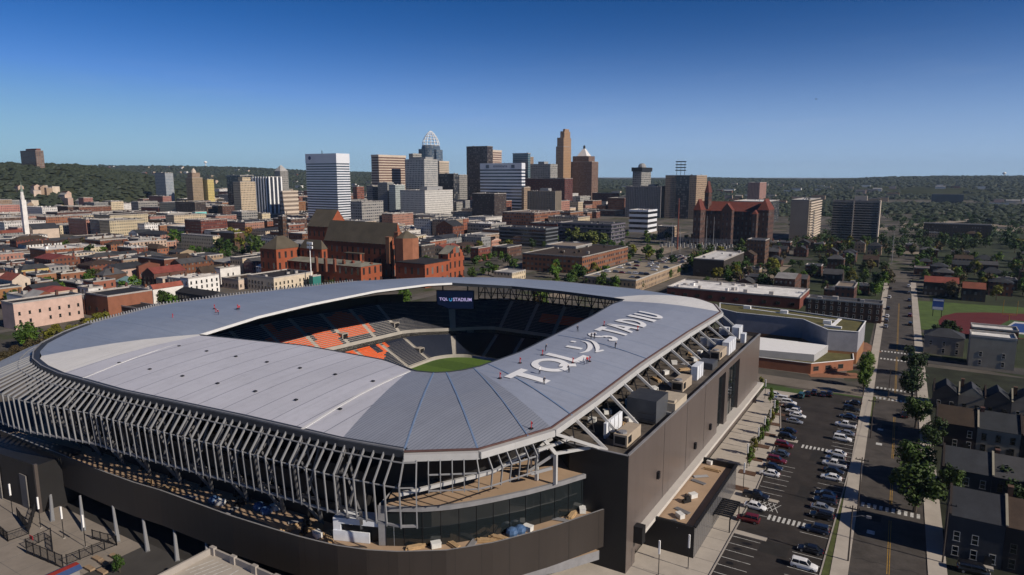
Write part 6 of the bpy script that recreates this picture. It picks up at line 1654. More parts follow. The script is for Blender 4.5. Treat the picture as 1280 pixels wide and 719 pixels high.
# ---- row houses right of the street
def row(labels, ystart, depth, h, x0, n, wdt, wall, roof, ridge, kind='row_house', axis='x'):
    for k in range(n):
        a = x0 + k * wdt
        wl = wall[k % len(wall)]
        o = building(kind, labels % ORD[k], 'row house', a, a + wdt - .05, ystart, ystart + depth, h, wl, roof[k % len(roof)], 'gable', ridge, axis, 'row houses across the street', wins=((1.7, 4.6, 7.4)[:int(h // 2.9)], 2.5, 'dark' if k % 3 else 'pale'), faces='F', chim=k % 2)
        mb = MB(); mm = ystart + depth / 2
        mb.bar((a + .1, ystart - .3, h + .15), (a + .1, mm, h + ridge + .3), .4, .35); mb.bar((a + .1, mm, h + ridge + .3), (a + .1, ystart + depth + .3, h + .15), .4, .35)
        part(mb, 'party_wall', [PLAIN['rowhouse cream'] if k % 2 else PLAIN['rowhouse brown']], o)
        mb = MB(); dx = a + wdt * .7; mb.box(dx, dx + 1.1, ystart - .12, ystart, 0, 2.2); part(mb, 'door', [m_dark], o)
        mb = MB(); mb.box(dx - .3, dx + 1.4, ystart - 1.2, ystart - .13, 0, .4); part(mb, 'step', [m_conc], o)
row('dark brown row house, %s from the street corner in the row nearest the camera', 142, 11, 8.6, 8.2, 7, 8.5, ['rowhouse grey', 'rowhouse brown', 'rowhouse brown'], ['slate', 'brown shingle', 'brown shingle'], 3.4)
row('grey roofed row house, %s from the street in the second row behind the nearest terrace', 170, 11, 7.0, 7.6, 7, 9, ['rowhouse grey', 'rowhouse grey', 'rowhouse brown'], ['slate', 'dark grey', 'slate'], 3.2)
row('brown roofed row house, %s from the street in the third row of the housing estate', 203, 11, 6.8, 6.6, 8, 9, ['rowhouse brown', 'rowhouse cream'], ['brown shingle', 'slate'], 3.2)
row('small gabled house with white barge boards, %s from the street before the beige apartments', 238, 8, 5, 6.2, 10, 6.5, ['rowhouse grey', 'rowhouse cream'], ['slate'], 2.8, axis='y')
near('apartment_house', 'beige apartment house with a dark hip roof by the running track', 1156, 1206, 1216, 424, 447, 'rowhouse cream', 'slate', 'hip', 2.6, wins=((1.8, 4.6), 4, 'pale'), cat='apartments')
near('apartment_house', 'beige apartment house with a flat white roof edge by the running track', 1214, 1272, 1300, 424, 464, 'rowhouse cream', 'white', wins=((1.8, 5), 5, 'pale'), cat='apartments')

# ---- running track and sports ground
tz = .06
flat([L(*p, 0) for p in ((1145, 376), (1300, 386), (1300, 420), (1150, 412))], tz, 'sports_lawn', mat('sports_lawn', (.07, .11, .025), .95, .25, .2))
tc = L(1237, 403, 0); mb = MB(); pts = []
ov = [(1173, 401), (1178, 395), (1195, 391), (1230, 390.5), (1300, 393), (1300, 425), (1225, 421), (1185, 413), (1174, 407)]
mb.poly([L(*p, tz + .02) for p in ov][::-1]); structure(mb, 'running_track', [mat('track_red', (.10, .014, .015), .9, .12, .3)])
flat([L(*p, 0) for p in ((1228, 419), (1262, 400), (1300, 404), (1300, 425))][::-1], tz + .03, 'sports_pitch', m_grass)
mb = MB(); mb.poly([L(*p, tz + .06) for p in ((1247, 415), (1268, 402), (1300, 405), (1300, 420))][::-1], 0); mb.poly([L(*p, tz + .07) for p in ((1252, 413.5), (1269, 404), (1300, 407), (1300, 418))][::-1], 1)
structure(mb, 'end_zone', [m_line, mat('zone_blue', (.02, .06, .22), .8, .1, .5)])
x, y, _ = L(1171, 396, 0); zt = (LX(1171, 369, x)[2] + LX(1171, 384, x)[2]) / 2
t = root('scoreboard', 'blue and white scoreboard on posts at the running track', 'scoreboard', x, y, 0); mb = MB(); mb.box(x - 2.4, x + 2.4, y - .2, y + .2, 3.5, 9.0); part(mb, 'panel', mat('board_blue2', (.05, .12, .36), .5, .15, .6), t); mb = MB(); mb.box(x - 2.2, x + 2.2, y - .26, y - .21, 3.7, 5.0); mb.box(x - 2.2, x + 2.2, y - .26, y - .21, 8.0, 8.7); part(mb, 'white_band', m_white, t); mb = MB(); mb.box(x - 2, x - 1.7, y, y + .2, 0, 3.5); mb.box(x + 1.7, x + 2, y, y + .2, 0, 3.5); part(mb, 'leg', m_dark, t)
x, y, _ = L(1261, 401, 0); t = root('goal_post', 'yellow goal post beside the running track', 'goal post', x, y, 0); mb = MB(); mb.tube([(x, y, 0), (x, y, 3)], .15, 6); mb.tube([(x - 2.8, y, 3), (x + 2.8, y, 3)], .12, 6); part(mb, 'frame', m_yel, t); mb = MB(); mb.tube([(x - 2.8, y, 3), (x - 2.8, y, 10)], .1, 6); mb.tube([(x + 2.8, y, 3), (x + 2.8, y, 10)], .1, 6); part(mb, 'upright', m_yel, t)
near('grandstand', 'white roofed brick grandstand above the sports ground', 1215, 1274, 1300, 414, 430, 'red brick', 'white', cat='grandstand')
near('tile_house', 'long house with a rusty red roof and white gable beyond the track', 1155, 1199, 1206, 355, 372, 'dark brick', 'red tile', 'gable', 3, 'x', cat='house')
near('tile_house', 'second rusty roofed house right of the white gable', 1203, 1233, 1240, 362, 378, 'dark brick', 'red tile', 'gable', 3, 'x', cat='house')
near('flat_shop', 'low shop with a pale tan roof at the head of the far street', 1143, 1176, 1180, 336, 345, 'brown brick', 'tan gravel', cat='shop')
near('parking_garage', 'long dark deck structure in the distant valley', 1155, 1240, 1260, 281, 298, 'dark brick', 'tan gravel', cat='parking garage')
near('blue_hall', 'distant blue glass hall in the river valley', 1165, 1205, 1222, 243, 255, g_blue, 'pale grey', cat='hall')

# cars on the garage roof and the lot beside it
GX0, GX1, GY0, GY1, GH = GAR
gc = ['white', 'silver', 'black', 'white', 'grey', 'dark red', 'silver', 'white', 'blue grey', 'black']
k = 0
for fy in (.12, .3, .55, .72, .9):
    for fx in (.12, .3, .42, .55, .7, .82, .92):
        if R.random() < .35: continue
        car(GX0 + (GX1 - GX0) * fx, GY0 + (GY1 - GY0) * fy, R.choice((0, pi)), R.choice(('sedan', 'suv')), gc[k % 10], f'{gc[k % 10]} car on the tan topped parking structure, {ORD[k]} counted from the stadium end', 'cars on the roof of the parking structure', z=GH - .68, simple=True); k += 1
# substation frames and masts
def mast(px, base, top, label, arms=0, m=None, r=.35):
    Y = YB(px, base); q = ray(px, top); s = Y / q[1]; h = CH + q[2] * s; x, y, _ = G(q[0] * s, Y)
    t = root('mast', label, 'mast', x, y, 0, 'masts and tall poles'); mb = MB(); mb.tube([(x, y, 0), (x, y, h)], [r, r * .5], 7); part(mb, 'pole', m or m_steel, t)
    if arms:
        mb = MB()
        for z in (h - .5, h - 3): mb.bar((x - 2.2, y, z), (x + 2.2, y, z), .3)
        for kx in (-2, -1, 0, 1, 2):
            for z in (h - .5, h - 3): mb.box(x + kx - .35, x + kx + .35, y - .3, y + .3, z - .9, z + .7)
        part(mb, 'floodlight_head', m_white, t)
mast(387, 360, 303, 'white floodlight mast before the concert hall wing', 1, m_white, .4)
for k, (px, b_, tp) in enumerate(((841, 318, 278), (851, 316, 283), (884, 312, 270), (893, 314, 271), (1118, 330, 290))): mast(px, b_, tp, f'thin grey steel mast, {ORD[k]} of the masts right of the leafy square', 0, m_steel, .3)
mast(849, 312, 248, 'red and white lattice mast left of the city hall', 0, PLAIN['red brick'], .8)
mast(358, 312, 264, 'dark slim pole rising by the brick chimney tower', 0, m_dark, .5)
v = L(875, 312, 0); t = root('substation', 'open yard of grey electrical substation frames', 'substation', v[0], v[1], 0); mb = MB()
for i in range(9):
    for j in range(4):
        x, y = v[0] - 40 + i * 7.5, v[1] + j * 12; mb.bar((x, y, 0), (x, y, 8), .3); mb.bar((x, y, 7.5), (x + 7.5, y, 7.5), .35); mb.box(x - 1, x + 1, y + 3, y + 5, 0, 3)
part(mb, 'frame', b_grey, t); take(v[0] - 45, v[0] + 30, v[1] - 4, v[1] + 42)
v = L(720, 318, 0); x, y = v[0], v[1]; t = root('satellite_dish', 'white satellite dish by the low brick civic building', 'satellite dish', x, y, 0); mb = MB(); mb.lathe((x, y, 9), [(0, 0), (1.6, .3), (3, 1.2), (3.6, 2)], 14); part(mb, 'dish', m_white, t); mb = MB(); mb.tube([(x, y, 0), (x, y, 9)], .4, 6); part(mb, 'mount', m_steel, t)
# ================================================================== FILLING THE QUARTERS: houses and trees
LAND = [('the white steeple', *L(29, 272, 0)[:2]), ('the pink warehouse', *L(60, 410, 0)[:2]), ('the turquoise front', *L(250, 281, 0)[:2]), ('the concert hall', *L(430, 345, 0)[:2]), ('the yellow house', *L(45, 358, 0)[:2]),
        ('the banded tower', *G(-240, 950)[:2]), ('the charcoal office', *L(650, 310, 0)[:2]), ('the city hall', *L(910, 310, 0)[:2]), ('the striped slab', *L(1070, 305, 0)[:2]), ('the long hall', *L(930, 380, 0)[:2]),
        ('the rusty roofs', *L(1180, 372, 0)[:2]), ('the hill tower', *G(-1050, 1500)[:2]), ('the parking structure', *L(790, 360, 0)[:2]), ('the pink park row', *L(180, 318, 0)[:2]), ('the golden tower', *G(120, 1590)[:2]), ('the stepped tower', *G(-680, 1450)[:2])]
RIDGE = [(-200, 203), (0, 206), (60, 208), (130, 209.5), (200, 210.5), (300, 212), (380, 214.5), (480, 217), (560, 220), (700, 224), (770, 226), (830, 225.5), (870, 223.5), (930, 225), (1000, 226.5), (1050, 226), (1100, 223.5), (1180, 222), (1280, 222), (1500, 221)]
def lerp_tab(tab, x):
    for (a, b), (c, d) in zip(tab, tab[1:]):
        if x <= c: return b + (d - b) * (x - a) / (c - a)
    return tab[-1][1]
def fbm(x, y):
    v = 0
    for k, (f, a) in enumerate(((.0011, 1), (.0027, .5), (.006, .25), (.014, .12))): v += a * (sin(x * f * 1.3 + k * 2.1 + 1.7 * sin(y * f)) * cos(y * f * 1.1 - k))
    return v
def hillz(X, Y):
    px = CX + F * X / (Y * cos(T)); d = sqrt(X * X + Y * Y)
    rz = CH + (Y / ray(px, 300)[1]) * ray(px, lerp_tab(RIDGE, px))[2] * 0 + Y * (ray(px, lerp_tab(RIDGE, px))[2] / ray(px, lerp_tab(RIDGE, px))[1])
    t = max(0, min(1, (d - 2100) / 3000)); t = t * t * (3 - 2 * t)
    z = max(0, rz) * t * (1 + .06 * fbm(X, Y)) + 9 * t * fbm(X * 2, Y * 2) * (1 - t)
    # the near wooded hill on the left
    c = max(0, 1 - ((X + 1130) / 330) ** 2) * max(0, 1 - ((Y - 1620) / 420) ** 2)
    return z - 2.0 * (1 - min(1, t * 8)) + 96 * c ** .62
RIGHT = [False]
GEN = []     # objects whose labels are written once all are known: (object, phrase, x, y)
rowk = ['red brick', 'red brick', 'brown brick', 'brown brick', 'orange brick', 'orange brick', 'dark brick', 'tan brick', 'cream', 'cream', 'white painted', 'white painted', 'pink brick', 'pink brick', 'grey rendered']
roofk = ['black tar', 'dark grey', 'dark grey', 'pale grey', 'pale grey', 'white', 'white', 'tan gravel', 'tan gravel', 'brown shingle']
SHAPE = {'flat': 'flat', 'gable': 'gabled', 'hip': 'hipped'}
def filler(x0, x1, y0, y1, Y):
    far = Y > 780
    w, d = x1 - x0, y1 - y0
    wall = R.choice(rowk if not far else rowk + ['concrete grey', 'concrete grey', 'brick office', 'brick office', 'cream', 'dark grey'])
    rt = 'flat' if far or R.random() < .68 else R.choice(('gable', 'gable', 'hip'))
    roof = R.choice(roofk if rt == 'flat' else ['slate', 'dark grey', 'brown shingle', 'pale grey', 'red tile'])
    h = R.choice((6.5, 8.5, 9.5, 10.5, 11.5)) if not far else R.choice((8, 9, 11, 13, 16, 20))
    if Y > 1050 and R.random() < .3: h = R.uniform(18, 34)
    if max(w, d) > 24 and not far: h = R.choice((6, 7, 9, 12))
    kind = 'row_house' if not far and max(w, d) < 22 else 'brick_building' if 'brick' in wall else 'town_building'
    cat = 'row house' if kind == 'row_house' else 'building'
    if RIGHT[0]: kind, cat = 'row_house', 'row house'
    if RIGHT[0]: wall, roof, rt, h = R.choice(('brown brick', 'dark brick', 'brown brick', 'red brick', 'tan brick')), R.choice(('slate', 'dark grey', 'brown shingle')), R.choice(('gable', 'hip', 'flat')), R.choice((5.5, 6.5, 8))
    wins = None
    if Y < 455:
        wins = ([2.2 + 3.1 * k for k in range(int((h - .6) // 3.1))], 2.9, R.choice(('pale', 'dark', 'dark')))
    o = building(kind, None, cat, x0, x1, y0, y1, h, wall, roof, rt, R.uniform(2, 3.6), 'x' if w > d else 'y', {'row_house': 'houses of the old quarter', 'brick_building': 'brick blocks of the town', 'town_building': 'plain blocks of the town'}[kind], wins, None, (R.choice((0, 1, 2)) if not far else 0), ((R.randrange(1, 5) if not far else R.randrange(3, 10)) if rt == 'flat' else 0))
    GEN.append((o, f'{wall} {SHAPE[rt]} {"house" if kind == "row_house" else "block"} with {roof} roof', (x0 + x1) / 2, (y0 + y1) / 2))
NB = [0]
def infr(x, y, m=40):
    w = W(x, y)
    if w.y < 120: return None
    px, py = proj(w.x, w.y, 4)
    if not (-m < px < 1280 + m): return None
    return px, py, w.y
PARKS = [(205, 335, 292, 323), (690, 765, 288, 312), (1255, 1300, 300, 330)]
def cell(x0, x1, y0, y1, lvl=0):
    c = infr((x0 + x1) / 2, (y0 + y1) / 2, 120 if lvl < 2 else 30)
    if lvl >= 2 and c is None: return
    Y = W((x0 + x1) / 2, (y0 + y1) / 2).y
    if Y < 100: return
    s = max(.85, min(2.3, Y / 400)); lim = 20 * s
    w, d = x1 - x0, y1 - y0
    if max(w, d) > lim * 1.25 or min(w, d) > lim * 1.05:
        f = R.uniform(.38, .62)
        if w > d * R.uniform(.8, 1.2): cell(x0, x0 + w * f, y0, y1, lvl + 1); cell(x0 + w * f, x1, y0, y1, lvl + 1)
        else: cell(x0, x1, y0, y0 + d * f, lvl + 1); cell(x0, x1, y0 + d * f, y1, lvl + 1)
        return
    if c is None: return
    px, py, Y = c
    # where the town is: left and middle; the right is houses among trees
    right = px > 905 and Y > 300 and not (px < 1010 and Y > 820)
    if any(a < px < b and e < py < f for a, b, e, f in PARKS): return
    if Y > (2250 if px < 470 else 1750): return
    if Y > 1200 and hillz(*W((x0 + x1) / 2, (y0 + y1) / 2).xy) > 1: return
    if px > 1010 and Y > 1000: return
    m = R.uniform(.3, 1.6) * s
    a, b, e, f = x0 + m, x1 - m * R.uniform(.3, 2), y0 + m, y1 - m * R.uniform(.6, 3.2)
    if b - a < 5 or f - e < 5: return
    if right and (Y > 900 or R.random() < .22): SLOT.append((x0, x1, y0, y1)); return
    if not right and R.random() < (.15 if Y < 700 else .08): SLOT.append((x0, x1, y0, y1)); return
    if 560 < px < 900 and Y < 330: return
    if not free(a, b, e, f, .6):
        # try the four quarters of a lot that something already stands on
        return
    if NB[0] > 640: return
    NB[0] += 1; RIGHT[0] = right
    filler(a, b, e, f, Y); RIGHT[0] = False
SLOT = []
BLK, ST = 96, 11
for ix in range(-26, 8):
    for iy in range(-3, 24):
        x0, y0 = ix * (BLK + ST) - 30, 270 + iy * (BLK + ST)
        if -225 < x0 + 50 < -20 and y0 < 255: continue
        if infr(x0 + BLK / 2, y0 + BLK / 2, 260) is None: continue
        cell(x0, x0 + BLK, y0, y0 + BLK)

# streets of the old quarter between its blocks
mb = MB()
for ix in range(-18, 8):
    x = ix * (BLK + ST) - 30 - ST
    if x > -130: continue
    if x + ST < -225: mb.poly([(x + 2, -60, .0), (x + ST - 2, -60, .0), (x + ST - 2, 1900, .0), (x + 2, 1900, .0)])
    else: mb.poly([(x + 2, 270, .0), (x + ST - 2, 270, .0), (x + ST - 2, 1900, .0), (x + 2, 1900, .0)])
structure(mb, 'old_quarter_street', [MATS['street_worn']])
mb = MB()
for iy in range(1, 17):
    y = 270 + iy * (BLK + ST) - ST
    mb.poly([(-2000, y + 2, .012), (-130, y + 2, .012), (-130, y + ST - 2, .012), (-2000, y + ST - 2, .012)])
structure(mb, 'old_quarter_street', [MATS['street_worn']])

# rows of small dark houses among the trees on the right
for y in (322, 345, 372, 398, 426, 455, 487, 520, 556, 595, 640, 690):
    x = -150.0
    while x < 330:
        w = R.uniform(9, 15); c = infr(x + w / 2, y, 10)
        if c is None or c[0] < 925 or (c[0] < 1115 and c[1] > 372): x += w; continue
        d = R.uniform(9, 12); yy = y + R.uniform(-3, 3)
        if SX(y) - 10 < x + w and x < SX(y) + 10: x += w; continue
        if R.random() < .62 and free(x, x + w, yy, yy + d, .4): RIGHT[0] = True; filler(x, x + w - R.uniform(0, .5), yy, yy + d, Y=600); RIGHT[0] = False
        x += w + (0 if R.random() < .6 else R.uniform(3, 9))
# ---- trees: named spots first
def ptree(px, py, h, col, wide=1.0, **kw):
    x, y, _ = L(px, py, 0); return tree(x, y, h, col, wide, **kw)
for px, py, h, col, wd, lb in ((1141, 470, 10.5, 'dark green', 1.0, 'dark round street tree beside the first crosswalk past the school'), (1140, 497, 10, 'dark green', 1.0, 'dark street tree, second from the school crosswalk on the housing side'), (1144, 535, 9.5, 'mid green', 1.0, 'street tree on the housing side level with the car park far end'),
                               (1141, 600, 10, 'mid green', 1.1, 'street tree shading the crosswalk halfway down the street'), (1143, 640, 11, 'mid green', 1.15, 'larger street tree just nearer than the one by the halfway crosswalk'), (1082, 472, 9, 'bright green', .75, 'bright green tree at the school corner, first of the clump'), (1080, 484, 9, 'bright green', .75, 'bright green tree at the school corner, second of the clump'), (1079, 494, 8, 'bright green', .7, 'bright green tree at the school corner, nearest the car park'),
                               (1190, 625, 8, 'mid green', 1.0, 'tree in the gap between the nearest row houses and the grey roofed row'), (1262, 632, 8.5, 'dark green', 1.3, 'wide dark tree behind the nearest row houses'), (1280, 640, 8, 'dark green', 1.1, 'dark tree at the right edge behind the nearest row houses'), (1165, 560, 8, 'dark green', 1.0, 'dark tree at the end of the grey roofed row'), (1185, 425, 8.5, 'dark green', 1.3, 'dark wide tree between the track and the beige apartments'), (1170, 428, 7, 'dark green', 1.1, 'dark tree in front of the running track bend'), (1230, 548, 7, 'mid green', 1.2, 'tree among the brown roofed third row'), (1215, 508, 6.5, 'dark green', 1.2, 'low dark tree in the yard of the small gabled houses'),
                               (715, 357, 9, 'mid green', 1.2, 'dark tree rising just behind the far roof end'), (752, 362, 10, 'mid green', 1.2, 'green tree behind the far roof end, nearer the parking structure'), (768, 364, 9, 'bright green', 1.2, 'bright green tree next to the parking structure corner'), (737, 360, 7, 'mid green', 1.3, 'low tree between the two behind the far roof end'),
                               (50, 366, 9, 'dark green', 1.2, 'dark tree in front of the yellow painted house'), (68, 368, 8, 'dark green', 1.7, 'wide dark hedge like tree behind the pink cream building'), (118, 356, 10, 'mid green', 1.1, 'green tree left of the blank orange brick building'), (160, 352, 9, 'dull brown', 1.4, 'brownish bare crowned tree behind the teal roofed house'), (300, 312, 17, 'yellow green', 1.1, 'tall yellow green tree at the park edge'), (312, 303, 15, 'orange', .8, 'orange leaved tree in the park'), (290, 303, 15, 'yellow green', 1.0, 'second yellow green tree behind the orange one'), (325, 322, 17, 'mid green', 1.0, 'tall green tree beside the concert hall wing'), (318, 318, 16, 'bright green', .9, 'bright green tree beside the concert hall wing')):
    ptree(px, py, h, col, wd, label=lb)
for k, (px, py) in enumerate(((62, 432), (75, 425), (88, 420), (98, 421), (70, 418), (112, 415), (124, 409), (132, 404), (10, 458), (22, 450), (36, 440), (4, 470), (50, 440), (84, 428), (105, 410))):
    ptree(px, py, R.uniform(4, 6.5), 'yellow green' if k < 8 else 'dull brown', 1.3, label=f'{"yellow green" if k < 8 else "brownish"} bush, {ORD[k]} of the scrub between the roof silhouette and the pink cream building', name='bush', group='scrub beside the stadium')
for k, (px, py, h) in enumerate([(205 + 10 * i + (i * 37 % 7), 303 + (i * 53 % 17), 9 + (i * 29 % 6)) for i in range(13)] + [(240 + 9 * i, 319 + (i * 31 % 6), 8) for i in range(9)]):
    ptree(px, py, h, ('mid green', 'bright green', 'mid green', 'dark green')[k % 4], 1.1, label=f'{("mid green", "bright green", "mid green", "dark green")[k % 4]} park tree, {ORD[k]} of the trees before the pink park row', group='park trees')
for k in range(16):
    ptree(697 + (k * 41 % 66), 298 + (k * 29 % 11), 12 + k % 4, 'pale green', .85, label=f'pale green tree, {ORD[k]} of the leafy square by the violet glass building', group='trees of the leafy square')
for k, (px, py) in enumerate(((800, 362), (812, 357), (824, 352), (836, 349), (846, 345), (856, 341), (597, 330), (605, 328), (593, 333), (612, 326), (618, 324), (866, 336))):
    ptree(px, py, 6.5, ('mid green', 'bright green')[k % 2], 1.1, label=f'{("mid green", "bright green")[k % 2]} street tree, {ORD[k]} of the line from the parking structure corner' if k not in (6, 7, 8, 9, 10) else f'small tree, {ORD[k - 6]} along the parkway shop row', group='street trees')
# then the wooded right side and the yards
NT = 0
pts = []
for _ in range(6000):
    px = R.uniform(880, 1300); py = R.triangular(283, 432, 312)
    if len(pts) > 190: break
    x, y, _z = L(px, py, 0)
    if SX(y) - 9 < x < SX(y) + 8: continue
    if not free(x - 2.2, x + 2.2, y - 2.2, y + 2.2, 0): continue
    if 985 < px < 1110 and py < 300: continue
    if px < 1120 and py > 372: continue
    if px > 1140 and py > 372 and (px < 1215 or py < 424) and R.random() < .8: continue
    if any((px - a) ** 2 + ((py - b) * 3) ** 2 < 30 for a, b in pts): continue
    pts.append((px, py)); h = R.uniform(5.5, 10)
    col = R.choice(('dark green', 'dark green', 'mid green', 'mid green', 'bright green', 'dull brown', 'yellow green'))
    t = ptree(px, py, h, col, R.uniform(.9, 1.35), name='shade_tree', group='trees of the wooded quarter'); GEN.append((t, f'{col} tree', x, y))
for (x0, x1, y0, y1) in SLOT:
    x, y = (x0 + x1) / 2 + R.uniform(-3, 3), (y0 + y1) / 2 + R.uniform(-3, 3)
    c = infr(x, y, 20)
    if c is None or c[2] > 1000: continue
    if c[0] > 890 and R.random() < .45 and c[2] < 800 and free(x - 6, x + 6, y - 5, y + 5, .5):
        RIGHT[0] = True; filler(x - R.uniform(4, 7), x + R.uniform(4, 7), y - 4.5, y + 4.5, 500); RIGHT[0] = False; continue
    if not free(x - 2, x + 2, y - 2, y + 2, 0): continue
    if c[2] > 760 or R.random() < .25:
        w_ = R.choice(('car_lot', 'gravel_lot')); flat([(x0 + 1, y0 + 1), (x1 - 1, y0 + 1), (x1 - 1, y1 - 1), (x0 + 1, y1 - 1)], .03, w_, mat('lot_' + w_, (.06, .056, .052) if w_ == 'car_lot' else (.25, .205, .155), .95, .3, .15)); continue
    for q in range(2):
        xx, yy = R.uniform(x0 + 2, x1 - 2), R.uniform(y0 + 2, y1 - 2)
        if free(xx - 2, xx + 2, yy - 2, yy + 2, 0): cq = R.choice(('mid green', 'bright green', 'bright green')); t = tree(xx, yy, R.uniform(6, 10), cq, R.uniform(.9, 1.3), name='yard_tree', group='yard trees of the old quarter'); GEN.append((t, f'{cq} yard tree', xx, yy))
    col = R.choice(('mid green', 'dark green', 'bright green', 'mid green', 'dull brown')); t = tree(x, y, R.uniform(7, 11), col, R.uniform(.9, 1.4), name='yard_tree', group='yard trees of the old quarter'); GEN.append((t, f'{col} yard tree', x, y))

lotm = [MATS.get('lot_gravel_lot') or mat('lot_gravel_lot', (.25, .205, .155), .95, .3, .15), mat('lot_car_lot', (.06, .056, .052), .95, .3, .15)]
cc_ = ['white', 'silver', 'grey', 'black', 'dark red', 'white', 'blue grey']; nc = 0
for k, (pxa, pya, pxb, pyb) in enumerate(((800, 332, 880, 322), (880, 322, 960, 312), (770, 316, 860, 309), (690, 330, 640, 318), (930, 345, 990, 332), (600, 312, 640, 304), (480, 296, 540, 288), (740, 300, 800, 294), (330, 320, 350, 314))):
    xa, ya, _ = L(pxa, pya, 0); xb, yb, _ = L(pxb, pyb, 0); x0, x1, y0, y1 = min(xa, xb), max(xa, xb), min(ya, yb), max(ya, yb)
    if x1 - x0 < 14: x1 = x0 + 24
    if y1 - y0 < 14: y1 = y0 + 26
    flat([(x0, y0), (x1, y0), (x1, y1), (x0, y1)], .028 + k * .003, 'open_lot', lotm[k % 2])
    y = y0 + 4
    while y < y1 - 3 and nc < 75:
        x = x0 + 3
        while x < x1 - 3 and nc < 75:
            if R.random() < .45 and free(x - 2.6, x + 2.6, y - 1.2, y + 1.2, .3):
                car(x, y, R.choice((0, pi)), R.choice(('sedan', 'suv')), cc_[nc % 7], f'{cc_[nc % 7]} car, {ORD[nc] if nc < len(ORD) else ORD[nc - len(ORD)]} {"parked" if nc < len(ORD) else "in the later rows"} on the open lots beyond the stadium', 'cars on the open lots of the town', z=.07, simple=True); nc += 1
            x += 6.4
        y += 3.4
nt_ = 0
for _ in range(3000):
    px, py = R.uniform(560, 960), R.uniform(292, 352); x, y, _z = L(px, py, 0)
    if nt_ > 70: break
    if not free(x - 2, x + 2, y - 2, y + 2, 0) or any((q[3] - x) ** 2 + (q[4] - y) ** 2 < 40 for q in TREES): continue
    cq = R.choice(('mid green', 'bright green', 'yellow green', 'dark green')); t = tree(x, y, R.uniform(6, 10), cq, R.uniform(.9, 1.3), name='yard_tree', group='street trees beyond the stadium'); GEN.append((t, f'{cq} street tree', x, y)); nt_ += 1
# ---- labels: each filler is counted outwards from a landmark one can find
bucket = {}
for o, ph, x, y in GEN:
    lm = min(LAND, key=lambda q: (q[1] - x) ** 2 + (q[2] - y) ** 2)
    bucket.setdefault((ph, lm[0]), []).append(((lm[1] - x) ** 2 + (lm[2] - y) ** 2, o.name, o))
for (ph, lm), lst in bucket.items():
    lst.sort(key=lambda q: q[:2])
    for k, (_, _, o) in enumerate(lst):
        o['label'] = (f'{ph}, {ORD[k]} nearest to {lm}' if len(lst) > 1 else f'{ph}, only such one near {lm}')

# ================================================================== HILLS, FAR WOODS, FAR HOUSES
def hill_mat():
    m, nt, b = _nodes('hill_ground')
    f = _ramp(nt, _noise(nt, .006, 7), .4, .62); c = _mix(nt, f, (.03, .036, .018), (.055, .06, .032))
    f2 = _ramp(nt, _noise(nt, .0035, 7, rough=.7), .6, .7); c = _mix(nt, _math(nt, 'MULTIPLY', f2, .6), c, (.15, .12, .09))
    nt.links.new(c, b.inputs['Base Color']); b.inputs['Roughness'].default_value = 1; b.inputs['Specular IOR Level'].default_value = 0
    return m
mb = MB(); nx, ny = 120, 70
gridp = []
for j in range(ny + 1):
    d = 1150 * (9500 / 1150) ** (j / ny)
    rowp = []
    for i in range(nx + 1):
        a = -.85 + 1.7 * i / nx; X, Y = d * sin(a), d * cos(a)
        rowp.append(Vector(G(X, Y)[:2] + (hillz(X, Y),)))
    gridp.append(rowp)
for j in range(ny):
    for i in range(nx): mb.poly([gridp[j][i], gridp[j][i + 1], gridp[j + 1][i + 1], gridp[j + 1][i]])
structure(mb, 'hills', [hill_mat()])
# far woods: one mass of many small crowns
mb = MB(); rw = random.Random(5); cnt = 0
tet = [(1, 0, .1), (-.5, .87, .1), (-.5, -.87, .1), (0, 0, 1)]
while cnt < 32000:
    a = rw.uniform(-.72, .72); d = 1150 * (6200 / 1150) ** rw.random(); X, Y = d * sin(a), d * cos(a)
    z = hillz(X, Y); px = CX + F * X / (Y * cos(T))
    if z < 0 and not px > 880: continue
    if z < 0 and d < 1200: continue
    dens = .5 + .6 * fbm(X * 3, Y * 3) + (.35 if z > 20 else -.1)
    if rw.random() > dens: continue
    cnt += 1; z = max(z, 0)
    s = rw.uniform(4, 8) * (1 + d / 5200); g = G(X, Y); rot = rw.uniform(0, 6); c = cos(rot); sn = sin(rot); k = rw.uniform(.45, .95)
    n = 5
    base = [(g[0] + s * cos(rot + i * 2 * pi / n) * rw.uniform(.7, 1.1), g[1] + s * sin(rot + i * 2 * pi / n) * rw.uniform(.7, 1.1), z + s * .15) for i in range(n)]
    mid = [(g[0] + s * .75 * cos(rot + i * 2 * pi / n + .5) * rw.uniform(.7, 1.1), g[1] + s * .75 * sin(rot + i * 2 * pi / n + .5) * rw.uniform(.7, 1.1), z + s * .75 * k) for i in range(n)]
    top = (g[0], g[1], z + s * 1.1 * k)
    for i in range(n):
        i2 = (i + 1) % n
        mb.poly([base[i], base[i2], mid[i2], mid[i]]); mb.poly([mid[i], mid[i2], top])
woods = structure(mb, 'far_woods', [leafmat('leaf_woods', (.036, .046, .030), .2)], 'stuff')
